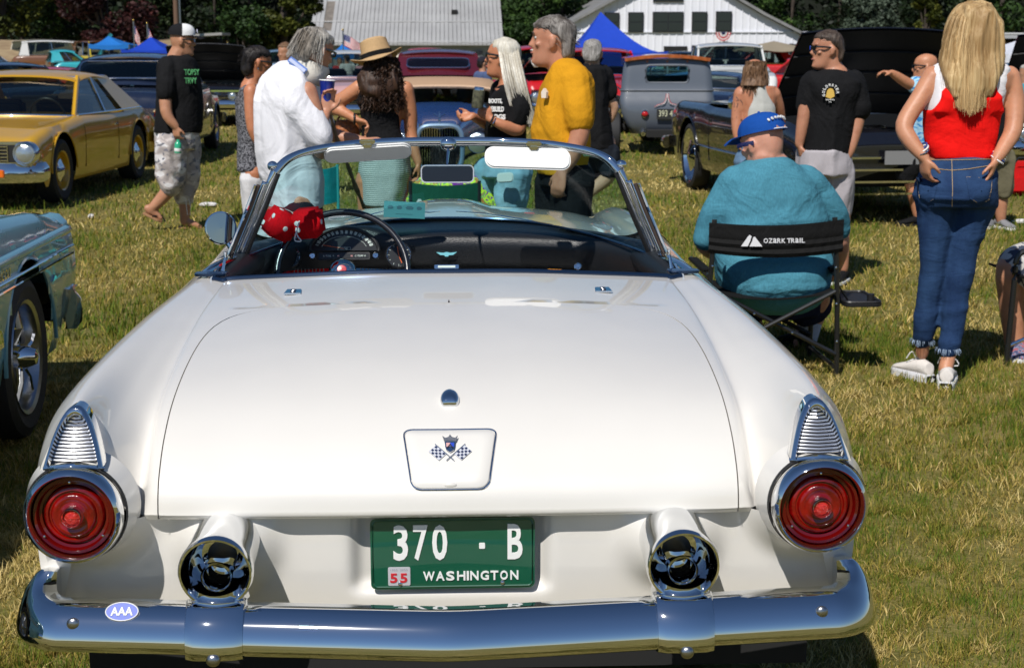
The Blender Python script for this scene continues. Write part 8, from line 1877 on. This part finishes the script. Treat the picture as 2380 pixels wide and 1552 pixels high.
# canopies
def canopy(lab, px, py_peak, py_eave, Y, wpx, mt, peakpx=None, val=.25, legs=True, group=None, dep=3.0, soft=.55):
    a = at(px-wpx/2, py_eave, Y); b_ = at(px+wpx/2, py_eave, Y); W_ = b_.x-a.x; ze = a.z; zp = at(px, py_peak, Y+dep/2).z
    t = thing('canopy', lab, 'canopy', ((a.x+b_.x)/2, Y, 0), 0, group); hx = W_/2; hy = dep; pk = ((at(peakpx, py_peak, Y+dep/2).x-(a.x+b_.x)/2) if peakpx else 0)
    C_ = [(-hx, 0), (hx, 0), (hx, hy), (-hx, hy)]; P = Vector((pk, hy/2, zp))
    for i in range(4):
        A, B = C_[i], C_[(i+1) % 4]; G = []
        for k in range(9):
            f = k/8; e = Vector((A[0]+(B[0]-A[0])*f, A[1]+(B[1]-A[1])*f, ze+.06*sin(pi*f)*(-1)*.0)); G.append([e.lerp(P, q/8)+Vector((0, 0, -(zp-ze)*soft*.55*sin(pi*(q/8)**.8)*(1)-.05*sin(pi*f)*(1-q/8))) for q in range(9)])
        mb = MB(); mb.grid(G); mb.build('roof_panel', mt, t, thick=.01, smooth=60)
        mb = MB(); mb.grid([[r[0]+Vector((0, 0, .02)), r[0]+Vector((0, 0, -val*(1+.08*sin(k*2.1))))] for k, r in enumerate(G)]); mb.build('valance', mt, t, thick=.006)
        if legs:
            mb = MB(); mb.tube([(A[0]*.98, A[1]*.98+.02, ze), (A[0]*.98, A[1]*.98+.02, 0)], .025, 6); mb.build('leg', DCHROME, t)
    return t
CB_ = fabric('canopy_blue', (.015, .055, .42), .06, 60, .1, .7, .6, 1.2); CB2 = fabric('canopy_sky_blue', (.02, .16, .50), .06, 60, .1, .7, .5, 1.2)
canopy('big royal blue peaked canopy in front of the white barn', 1432, 28, 122, 36, 244, CB_, 1396, .30, soft=.42)
canopy('royal blue canopy at the left beside the man in the trucker cap', 340, 86, 116, 36, 122, CB_, 350, .12)
canopy('paler blue canopy behind the left one', 252, 84, 104, 50, 96, CB2, 252, .12)
canopy('small blue canopy by the flag in front of the grey barn', 798, 103, 118, 58, 52, CB2, 795, .3)
canopy('white canopy at the right edge beyond the blonde woman', 2390, 82, 126, 26, 130, fabric('canopy_white', (.6, .62, .68), .05, 60, .1, .8, .5, 2), 2400, .2)
t = thing('patio_umbrella', 'tan patio umbrella in front of the white barn', 'umbrella', tuple(at(1799, 160, 46)*1))
o = at(1799, 96, 46); t.location = (o.x, o.y, 0); MW[t.name] = Matrix.Translation((o.x, o.y, 0))
TU = fabric('umbrella_tan', (.26, .22, .16), .08); ze = at(1799, 117, 46).z
for k in range(8):
    a0, a1 = 2*pi*k/8+.39, 2*pi*(k+1)/8+.39; r = 1.28; mb = MB(); A = Vector((r*cos(a0), r*sin(a0), ze)); B = Vector((r*cos(a1), r*sin(a1), ze)); P = Vector((0, 0, o.z)); mb.grid([[A.lerp(B, i/4).lerp(P, q/4)+Vector((0, 0, -.05*sin(pi*i/4)*(1-q/4))) for q in range(5)] for i in range(5)]); mb.build('canopy_panel', TU, t, thick=.01)
mb = MB(); mb.tube([(0, 0, 0), (0, 0, o.z)], .03, 8); mb.build('pole', DCHROME, t); mb = MB(); mb.lathe([(.25, 0), (.25, .06), (.05, .1)], (0, 0, 0), (0, 0, 1), 16, True); mb.build('base', DARK, t)
# flags
FR_ = mat('flag_red', (.5, .03, .04), .8); FWm = mat('flag_white', (.7, .7, .7), .8); FBm = mat('flag_blue', (.02, .03, .15), .8)
def flag(lab, px, py, Y, w_, h_, ang=0, droop=.25, pole=True, vert=False, group=None):
    o = at(px, py, Y); t = thing('flag', lab, 'flag', (o.x, Y, 0), 0, group); zt = o.z
    if pole: mb = MB(); mb.tube([(0, 0, 0), (0, 0, zt+.08)], .018, 6); mb.build('pole', DCHROME, t); mb = MB(); mb.ell((0, 0, zt+.1), .03, n=8, m=6); mb.build('finial', mat('brass', (.6, .4, .1), .3, 1), t)
    def P(u, v):   # u along the fly, v down the hoist
        if vert: return Vector((u*h_, .03*sin(u*9), zt-v*w_))
        return Vector((u*w_*cos(ang), .06*w_*sin(u*8+v), zt-v*h_-u*w_*sin(ang)-droop*w_*u*u))
    for k in range(13):
        u0 = .0 if k > 6 else .40; mb = MB(); mb.grid([[P((u0+(1-u0)*i/8) if not vert else k/13, k/13 if not vert else (u0+(1-u0)*i/8)), P((u0+(1-u0)*i/8) if not vert else (k+1)/13, (k+1)/13 if not vert else (u0+(1-u0)*i/8))] for i in range(9)]); mb.build('stripe', FR_ if k % 2 == 0 else FWm, t, thick=.002)
    mb = MB(); mb.grid([[P(.40*i/4, 7/13*q/2) if not vert else P(7/13*q/2, .40*i/4) for q in range(3)] for i in range(5)]); cn_ = mb.build('canton', FBm, t, thick=.003)
    for i in range(4):
        for j in range(3):
            c = P(.05+.10*i, 7/13*(j+.5)/3) if not vert else P(7/13*(j+.5)/3, .05+.10*i)
            mb = MB(); mb.prism([(.03*w_*(1 if q % 2 == 0 else .42)*sin(q*pi/5), .03*w_*(1 if q % 2 == 0 else .42)*cos(q*pi/5)) for q in range(10)], c+Vector((0, -.006, 0)), (1, 0, 0), (0, 0, 1), .003); mb.build('star', FWm, cn_)
    return t
flag('striped flag flying beside the long grey barn, left of the tan hat', 797, 79, 40, .50, .30, R(18), .3)
flag('drooping striped flag left of the two above the left canopies', 310, 56, 45, .28, .42, R(55), .5)
flag('drooping striped flag right of the two above the left canopies', 342, 62, 45, .28, .36, R(55), .5)
flag('striped flag beside the trees behind the speckled top woman', 529, 105, 52, .22, .3, R(50), .5)
flag('striped flag in front of the brown shed at the right', 2047, 92, 40, .20, .42, R(72), .2)
flag('wide striped flag hung on the white barn wall left of its door', 1607, 110, 62, .95, .80, 0, 0, False)
flag('striped flag half hidden behind the big blue canopy', 1466, 132, 60, .6, .4, 0, 0, False)
o = at(1681, 76, 79.7); t = thing('bunting', 'half round striped bunting below the right upper window of the white barn', 'bunting', (o.x, o.y, 0))
for k, (r0, r1, mt) in enumerate(((.0, .12, FBm), (.12, .22, FWm), (.22, .30, FR_), (.30, .36, FWm), (.36, .42, FR_))):
    mb = MB(); mb.grid([[Vector((r*cos(a)*.95, -.05*(1+.5*sin(a*18)), o.z+r*sin(a)*1.05)) for a in np.linspace(pi, 2*pi, 25)] for r in (r0, r1)]); mb.build('band', mt, t, thick=.01)
# bag
o = g(2352, 455); t = thing('tool_bag', 'red fabric bag on the grass at the right behind the blonde woman', 'bag', (o.x+.1, o.y, 0)); RB = fabric('bag_red', (.55, .012, .012), .08, 200)
mb = MB(); mb.box((.0, 0, .19), (.62, .30, .36)); mb.build('bag_body', RB, t, bevel=.06, seg=4)
mb = MB(); mb.box((-.10, -.17, .14), (.26, .06, .18)); mb.build('pocket', RB, t, bevel=.02); mb = MB(); mb.tube([(-.2, -.15, .30), (-.12, -.18, .42), (.12, -.18, .42), (.2, -.15, .30)], .012, 6); mb.build('handle', BLACKP, t); mb = MB(); mb.tube([(.02, -.20, .02), (.10, -.17, .2), (.06, -.16, .36)], .012, 6); mb.build('strap', BLACKP, t)
# litter
LT = mat('paper_white', (.6, .6, .6), .8)
for k, (px, py) in enumerate(((485, 480), (212, 508), (2375, 520))):
    o = g(px, py); mb = MB(); mb.ell((0, 0, .02), (.10 if k != 1 else .03, .05, .025), n=8, m=5); x = mb.build('litter', fabric('crumpled_paper', (.62, .6, .58), .2, 40, 1), None); x.location = (o.x, o.y, 0); tag(x, ['crumpled pale litter on the grass behind the door mirror', 'tiny scrap of pale litter right of the turquoise coupe', 'pale litter on the grass right of the blonde woman'][k], 'litter')
# ================================================================== buildings, trees
def barn_white():
    Y = 80.0; P = lambda px, py: at(px, py, Y); o = P(1605, 150); t = thing('barn', 'large white board sided barn with black windows and gambrel gable', 'barn', (o.x, Y, 0)); ox = o.x
    Q = lambda px, py: (P(px, py).x-ox, P(px, py).z)
    def sided(name, base, var, vert=True):
        m, nt, b = _new(name); b.inputs['Roughness'].default_value = .7
        nt.links.new(ramp(nt, noise(nt, coords(nt, (6, 6, .5)), 1, 4), [(.3, tuple(x*(1-var) for x in base)), (.7, base)]), b.inputs['Base Color']); return m
    WM = sided('barn_white_boards', (.74, .75, .80), .05); BK = mat('window_frame_black', (.015, .016, .018), .4); DG = mat('window_dark_glass', (.012, .018, .018), .12, coat=.3, spec=.5)
    xl, zl = Q(1318, 62); xr, zr_ = Q(1892, 98); xt0, zt0 = Q(1440, 2); xm, zm = Q(1590, -75); xt1, zt1 = Q(1775, 38)
    outl = [(xl, 0), (xr, 0), (xr, zr_), (xt1, zt1), (Q(1700, -6)), (xm, zm), (Q(1470, -20)), (xl+.0, zl)]
    mb = MB(); mb.prism(outl, (0, .2, 0), (1, 0, 0), (0, 0, 1), .3); wall = mb.build('wall', WM, t, smooth=0)
    # side wall and roof slopes going back
    B = 26
    def ztop(x):
        px_ = [p[0] for p in outl[2:]][::-1]; pz_ = [p[1] for p in outl[2:]][::-1]; return float(np.interp(x, px_, pz_))
    nb = 34
    for k in range(nb):
        x = xl+(xr-xl)*(k+.5)/nb; z1 = ztop(x)-.04; mb = MB(); mb.box((x-(xr-xl)/nb/2, .03, z1/2), (.05, .05, z1)); mb.build('batten', WM, wall)
    mb = MB(); mb.box((xl+.1, B/2+.4, zl/2-.05), (.2, B, zl)); mb.build('side_wall', WM, t)
    for k in range(22): mb = MB(); mb.box((xl-.03, 1+1.1*k, zl/2-.05), (.08, .28, zl-.1)); mb.build('batten', WM, t)
    RF = mat('barn_roof_grey', (.20, .20, .20), .7, var=.2, vs=2)
    sl = outl[2:]
    for (x0, z0), (x1, z1) in zip(sl, sl[1:]):
        mb = MB(); d = Vector((x1-x0, 0, z1-z0)).normalized(); n = Vector((-d.z, 0, d.x)); n = n if n.z > 0 else -n
        e0 = Vector((x0, 0, z0))-(d*.3 if (x0, z0) == sl[0] else Vector()); e1 = Vector((x1, 0, z1))+(d*.3 if (x1, z1) == sl[-1] else Vector())
        mb.loft([[e0+n*.02+Vector((0, -.35, 0)), e1+n*.02+Vector((0, -.35, 0)), e1+n*.16+Vector((0, -.35, 0)), e0+n*.16+Vector((0, -.35, 0))], [e0+n*.02+Vector((0, B, 0)), e1+n*.02+Vector((0, B, 0)), e1+n*.16+Vector((0, B, 0)), e0+n*.16+Vector((0, B, 0))]]); mb.build('roof', RF, t, smooth=0)
    def window(px0, py0, px1, py1, cols=1, rows_=2):
        (x0, z1), (x1, z0) = Q(px0, py0), Q(px1, py1); cx, cz, w_, h_ = (x0+x1)/2, (z0+z1)/2, x1-x0, z1-z0
        mb = MB(); mb.prism([(-w_/2, -h_/2), (w_/2, -h_/2), (w_/2, h_/2), (-w_/2, h_/2)], (cx, -.02, cz), (1, 0, 0), (0, 0, 1), .10); f = mb.build('window', BK, t, smooth=0)
        for i in range(cols):
            for j in range(rows_):
                pw, ph_ = (w_-.10)/cols-.05, (h_-.10)/rows_-.05; mb = MB(); mb.box((x0+.05+(w_-.10)*(i+.5)/cols, -.075, z0+.05+(h_-.10)*(j+.5)/rows_), (pw, .02, ph_)); mb.build('pane', DG, f)
    for q in ((1405, 30, 1439, 76, 1, 2), (1460, 29, 1495, 76, 1, 2), (1517, 28, 1588, 76, 2, 2), (1608, 28, 1643, 75, 1, 2), (1664, 27, 1700, 75, 1, 2), (1518, -14, 1588, 5, 2, 1), (1608, 106, 1642, 140, 1, 2), (1662, 105, 1698, 140, 1, 2)): window(*q)
    (x0, z1), (x1, z0) = Q(1543, 108), Q(1596, 172); mb = MB(); mb.box(((x0+x1)/2, .02, z1/2), (x1-x0, .14, z1)); mb.build('door', DARK, t)
    (x0, z1), (x1, z0) = Q(1796, 103), Q(1880, 172)
    mb = MB(); mb.box(((x0+x1)/2, -.01, z1-.08), (x1-x0, .12, .16)); mb.build('door_track', BK, t)
    for a, b_ in (((x0, 0), (x0, z1)), ((x1, 0), (x1, z1)), (((x0+x1)/2, 0), ((x0+x1)/2, z1)), ((x0, .2), ((x0+x1)/2, z1)), ((x1, .2), ((x0+x1)/2, z1))): mb = MB(); mb.tube([(a[0], -.05, a[1]), (b_[0], -.05, b_[1])], .09, 4); mb.build('door_brace', BK, t)
    mb = MB(); z = Q(1600, 75)[1]; mb.box(((xl+xr)/2, -.005, z), (xr-xl, .06, .05)); mb.build('ledge', WM, wall)
barn_white()
def barn_grey():
    Y = 84.0; P = lambda px, py: at(px, py, Y); o = P(943, 150); t = thing('barn', 'long weathered grey barn with corrugated metal roof', 'barn', (o.x, Y, 0)); ox = o.x
    Q = lambda px, py: (P(px, py).x-ox, P(px, py).z); x0, ze = Q(718, 104); x1, _ = Q(1170, 104); zt = at(900, -2, Y+5).z; Wl = mat('barn_wall_grey', (.30, .31, .31), .8, var=.15, vs=.8)
    mb = MB(); mb.box(((x0+x1)/2, 3, ze/2), (x1-x0-.6, 6, ze)); mb.build('wall', Wl, t, smooth=0)
    m = mat('barn_roof_metal', (.34, .34, .34), .6, var=.12, vs=.5, metal=.0)
    n = 46
    for k in range(n):
        xa = x0+(x1-x0)*k/n; xb = x0+(x1-x0)*(k+1)/n; g_ = .012; mb = MB(); th = .05+.015*(k % 3)
        dark = 2 <= k <= 4
        if k in (3, 4): continue
        mb.loft([[(xa+g_, -.5, ze-.05), (xb-g_, -.5, ze-.05), (xb-g_, -.5, ze+th), (xa+g_, -.5, ze+th)], [(xa+g_, 5, zt-.05), (xb-g_, 5, zt-.05), (xb-g_, 5, zt+th), (xa+g_, 5, zt+th)]]); mb.build('roof_sheet', m, t, smooth=0)
    xa = x0+(x1-x0)*3/n; xb = x0+(x1-x0)*5/n; f1 = .28
    A = lambda x, f, h=0: (x, -.5+5.5*f, ze-.05+(zt-ze)*f+h)
    for (fa, fb, mt) in ((0, f1, m), (f1, .93, mat('rust_sheet', (.16, .14, .12), .8, var=.3, vs=3)), (.93, 1, m)):
        mb = MB(); mb.loft([[A(xa, fa), A(xb, fa), A(xb, fa, .07), A(xa, fa, .07)], [A(xa, fb), A(xb, fb), A(xb, fb, .07), A(xa, fb, .07)]]); mb.build('roof_sheet', mt, t, smooth=0)
    for f in (.02, .45, .985):
        mb = MB(); mb.tube([A(x0, f, .13), A(x1, f, .13)], .05, 6); mb.build('roof_rib', m, t)
    mb = MB(); mb.box(((x0+x1)/2, 7.5, ze/2+1), (x1-x0-1, 4.5, ze+1.5)); mb.build('rear_wall', Wl, t)
    mb = MB(); mb.box((x0+(x1-x0)*.75, 5*.62, ze+(zt-ze)*.62+.2), (.35, .5, .25)); mb.build('roof_vent', DARK, t)
    BK = mat('window_trim_grey', (.22, .22, .22), .6)
    for px in (868, 1040, 1075, 1112, 1145):
        x, zt_ = Q(px, 118); mb = MB(); mb.box((x, -.02, zt_-.35), (.50, .1, .70)); wd = mb.build('window', BK, t, smooth=0)
        for sx_ in (-.12, .12):
            for sz_ in (-.17, .17): mb = MB(); mb.box((x+sx_, -.08, zt_-.35+sz_), (.20, .02, .29)); mb.build('pane', mat('pane_dim', (.10, .11, .12), .1, coat=1), wd)
barn_grey()
def shed():
    Y = 70; a = at(1955, 80, Y); b_ = at(2480, 80, Y); t = thing('shed', 'low brown open fronted shed with white roof edge at the right', 'shed', ((a.x+b_.x)/2, Y, 0)); W_ = b_.x-a.x; z = a.z; BR = mat('brown_siding', (.07, .045, .04), .8, var=.2, vs=2)
    mb = MB(); mb.box((0, 2.5, z+.02), (W_, 7.5, .07)); mb.build('roof', mat('shed_roof', (.55, .56, .58), .5), t)
    mb = MB(); mb.box((0, -1.2, z-.12), (W_, .05, .16)); mb.build('fascia', mat('fascia_grey', (.35, .36, .38), .6), t)
    mb = MB(); mb.box((0, 4, z/2), (W_, .2, z)); mb.build('rear_wall', DARK, t)
    for k in range(24):
        x = -W_/2+W_*.10+W_*.88*k/24; mb = MB(); mb.box((x, .0, (z-.35)/2), (W_*.88/24-.03, .1, z-.35)); mb.build('siding_board', BR, t, smooth=0)
    for k in range(6): mb = MB(); mb.box((-W_/2+.2+(W_-.4)*k/5, -1.1, z/2-.05), (.12, .12, z-.1)); mb.build('post', mat('post_dark', (.05, .05, .055), .7), t)
    for px, w_ in ((2160, 1.9), (2060, 1.6)): x = at(px, 130, Y).x-(a.x+b_.x)/2; mb = MB(); mb.box((x, -.14, .95), (w_, .06, .75)); mb.build('banner', mat('banner_white', (.6, .6, .6), .7), t)
shed()
def stage():
    Y = 62; a = at(470, 82, Y); b_ = at(520, 78, Y); t = thing('shelter', 'small open shelter with grey roof behind the trucker cap', 'shelter', (a.x, Y, 0)); W_ = 1.3
    mb = MB(); mb.box((0, .8, a.z-.0), (1.7, 2.4, .10), Matrix.Rotation(R(-3), 3, 'Y')); mb.build('roof', mat('shelter_roof', (.30, .28, .26), .7), t)
    for s in (-1, 1):
        for y in (0, 1.6): mb = MB(); mb.box((s*.75, y, a.z/2), (.08, .08, a.z)); mb.build('post', DARK, t)
    mb = MB(); mb.box((.1, .0, .9), (1.3, .1, .35)); mb.build('counter', BRNP, t); mb = MB(); mb.box((0, 1.9, 1.0), (1.6, .1, 1.9)); mb.build('back_panel', DARK, t)
stage()
for lab, px, Y, r, mt in (('tall brown wooden pole behind the trucker cap', 410, 60, .10, mat('pole_wood', (.14, .08, .05), .8)), ('thin pale metal pole right of the brown one', 419, 61, .035, DCHROME)):
    o = at(px, 60, Y); t = thing('utility_pole', lab, 'pole', (o.x, Y, 0)); mb = MB(); mb.tube([(0, 0, 0), (0, 0, 9)], [r, r*.8], 10); mb.build('pole', mt, t); mb = MB(); mb.box((0, 0, 8.6), (1.2 if r > .05 else .3, .08, .1)); mb.build('crossarm', mt, t)
# fence in front of the left field
o = at(-30, 120, 58); t = thing('fence', 'low wooden fence at the far left edge of the field', 'fence', (o.x, 58, 0)); FW_ = mat('fence_wood', (.16, .12, .08), .8)
for k in range(7): mb = MB(); mb.box((k*1.1, 0, .55), (.09, .09, 1.1)); mb.build('post', FW_, t)
for z in (.45, .9): mb = MB(); mb.box((3.3, -.06, z), (6.8, .03, .10)); mb.build('rail', FW_, t)
# dry slope behind the left cars
m, nt, b = _new('dry_slope'); b.inputs['Roughness'].default_value = 1; nt.links.new(ramp(nt, noise(nt, coords(nt, (1.5, 1.5, 6)), 1, 5), [(.3, (.20, .13, .07)), (.7, (.36, .27, .15))]), b.inputs['Base Color'])
mb = MB(); mb.grid([[(x, 66+k*5, [0, 1.1, 1.9, 2.0][k]+.1*sin(x*.4)) for k in range(4)] for x in np.linspace(-60, -13, 20)]); o_ = mb.build('dry_bank', m, None); tag(o_, 'dry grassy bank', None, None, 'structure')
# ---- trees: every crown is thousands of small leaf faces round clumps
def leafmat(name, dark, mid, light):
    m, nt, b = _new(name); b.inputs['Roughness'].default_value = .6; b.inputs['Specular IOR Level'].default_value = .25
    a = nt.nodes.new('ShaderNodeAttribute'); a.attribute_name = 'tone'; nt.links.new(ramp(nt, a.outputs['Fac'], [(0, dark), (.55, mid), (1, light)]), b.inputs['Base Color'])
    return m
def leaves(name, mt, parent, clumps, n, size, seed, flat=.55):
    rg = np.random.default_rng(seed); C_ = np.array([c[:3] for c in clumps]); Rr = np.array([c[3] for c in clumps]); wts = Rr**2; wts /= wts.sum(); k = rg.choice(len(clumps), n, p=wts)
    d = rg.normal(size=(n, 3)); d /= np.linalg.norm(d, axis=1)[:, None]; rad = rg.uniform(.45, 1.12, n)**.6; p = C_[k]+d*(Rr[k]*rad)[:, None]*np.array([1, 1, .85])
    u = rg.normal(size=(n, 3)); u[:, 2] *= flat; u /= np.linalg.norm(u, axis=1)[:, None]; v = np.cross(u, rg.normal(size=(n, 3))); v /= np.linalg.norm(v, axis=1)[:, None]
    s = size*rg.uniform(.5, 1.3, n)[:, None]; V = np.stack([p-u*s, p+v*s*.55, p+u*s, p-v*s*.55], 1)
    me = bpy.data.meshes.new(name); me.vertices.add(n*4); me.vertices.foreach_set('co', V.ravel()); me.loops.add(n*4); me.loops.foreach_set('vertex_index', np.arange(n*4)); me.polygons.add(n); me.polygons.foreach_set('loop_start', np.arange(n)*4); me.polygons.foreach_set('loop_total', np.full(n, 4)); me.update(calc_edges=True)
    tn = np.clip(rg.normal(.5, .18, n)+(rg.random(len(clumps))*.4-.2)[k], 0, 1); a = me.attributes.new('tone', 'FLOAT', 'POINT'); a.data.foreach_set('value', np.repeat(tn, 4))
    return link_mesh(name, me, mt, parent)
BARK = mat('bark', (.06, .045, .035), .9, bmp=.6, bs=12, var=.3)
def tree(lab, px, Y, h, r, mt, n, seed, name='tree', z0=.25, size=.16, col=None, cat='tree', conic=0, group=None):
    o = at(px, 112, Y); t = thing(name, lab, cat, (o.x, Y, 0), 0, group); rg = random.Random(seed)
    mb = MB(); mb.tube([(0, 0, 0), (.05*h*rg.uniform(-1, 1)*.3, 0, h*.35), (0, 0, h*.8)], [.03*h, .022*h, .008*h], 10)
    cl = []
    for k in range(34):
        f = rg.random()**.8; zz = h*(z0+(1-z0)*f); rr = r*(1-conic*f)*math.sqrt(max(.05, 1-(2*f-1)**2*(.75 if not conic else .3))); a = rg.random()*6.28; q = rr*rg.uniform(.3, .95); cl.append((q*cos(a), q*sin(a), zz, r*rg.uniform(.20, .38)*(1-.5*conic*f)))
        if k % 4 == 0: mb.tube([(0, 0, h*(z0*.8)+k*.01*h), (q*cos(a)*.5, q*sin(a)*.5, zz*.8), (q*cos(a)*.9, q*sin(a)*.9, zz)], [.012*h, .008*h, .003*h], 6)
    mb.build('trunk', BARK, t); cr_ = leaves('crown', mt, t, cl, n, size, seed); return t
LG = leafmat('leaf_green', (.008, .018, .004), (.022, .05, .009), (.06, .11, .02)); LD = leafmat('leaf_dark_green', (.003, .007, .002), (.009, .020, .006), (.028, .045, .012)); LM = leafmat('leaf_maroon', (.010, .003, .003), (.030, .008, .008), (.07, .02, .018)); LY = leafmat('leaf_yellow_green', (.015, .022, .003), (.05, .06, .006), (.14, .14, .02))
tree('dark maroon leaved tree above the left canopies', 252, 76, 6.2, 2.7, LM, 12000, 3, z0=.22, size=.13)
tree('yellow green conical tree left of the grey barn', 664, 74, 8.5, 2.0, LY, 14000, 4, z0=.08, conic=.35, size=.13)
tree('dark green shrubby tree left of the yellow green one', 565, 72, 3.0, 1.5, LG, 8000, 5, z0=.08, size=.11)
tree('bright green tree between the two barns, nearer one', 1262, 90, 7.5, 2.9, LG, 14000, 6, z0=.12, size=.14)
tree('green tree behind and left of the bright one between the barns', 1215, 97, 9.5, 2.6, LG, 12000, 7, z0=.15, size=.15)
tree('light green bush at the foot of the trees between the barns', 1222, 86, 3.2, 1.6, LG, 7000, 8, z0=.05, size=.12, name='bush', cat='bush')
tree('yellowing tree at the far left edge of the wood', 10, 88, 8.5, 2.6, LY, 8000, 9, z0=.3, size=.15)
tree('dull grey green tree above the shed at the right', 2020, 92, 4.6, 2.0, leafmat('leaf_grey_green', (.02, .03, .02), (.05, .07, .045), (.10, .13, .09)), 9000, 10, z0=.15, size=.14)
tree('small yellow leaved tree above the shed at the right', 2148, 90, 4.9, 1.0, LY, 5000, 11, z0=.45, size=.12)
# the wood behind reads as one dark mass
WL = [(90, 'at the far left edge'), (180, 'left of the maroon tree'), (330, 'right of the maroon tree'), (430, 'behind the wooden pole'), (540, 'above the small shelter'), (620, 'left of the yellow green tree'), (730, 'left of the grey barn roof'), (1230, 'right of the grey barn roof'), (1345, 'left of the white barn roof'), (1880, 'above the white barn roof slope'), (1990, 'above the left end of the shed'), (2100, 'between grey green and yellow trees'), (2200, 'left of the blonde woman'), (2365, 'right of the blonde woman')]
def wood():
    rg = random.Random(5); cl = []
    for x in np.arange(-75, 80, 1.55):
        Yb = 104+rg.uniform(-3, 8); 
        for z in np.arange(1.0, 17, 1.5): cl.append((x+rg.uniform(-1, 1), Yb+rg.uniform(-2, 2)+z*.25, z+rg.uniform(-.7, .7), rg.uniform(1.1, 2.3)))
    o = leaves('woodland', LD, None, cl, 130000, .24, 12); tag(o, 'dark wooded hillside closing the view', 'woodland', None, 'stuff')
    m = mat('wood_shade', (.006, .010, .004), 1); mb = MB(); mb.grid([[(x, 112+6*sin(x*.21)+k*3, z) for k, z in enumerate((-1, 5, 11, 16))] for x in np.linspace(-180, 180, 60)]); o2 = mb.build('hillside', m, None); tag(o2, 'dark hillside backing the wood, shade between the trees put into its colour', None, None, 'structure')  # near-black backing sheet: the shade inside the wood is in its colour
    WHERE = lambda q: next(b_ for a, b_ in WL if q < a)
    for k in range(len(WL)):
        px = WL[k][0]-45; Y = rg.uniform(98, 103)
        o = at(px, 60, Y); tr = thing('tree', 'dark tree in the front row of the wood, '+WHERE(px), 'tree', (o.x, Y, 0), 0, 'dark trees along the front of the wood'); mb = MB(); h = rg.uniform(9, 13); mb.tube([(0, 0, 0), (.2, 0, h*.5), (0, 0, h)], [.22, .15, .05], 8); mb.build('trunk', BARK, tr)
        c2 = [(rg.uniform(-1.9, 1.9)*(1-q/16), rg.uniform(-1.5, 1.5), 1.2+(h-1)*q/12+rg.uniform(-.4, .4), rg.uniform(.6, 1.2)) for q in range(13)]; leaves('crown', [LD, LG, LD, LD][k % 4], tr, c2, 3500, .17, 40+k)
wood()
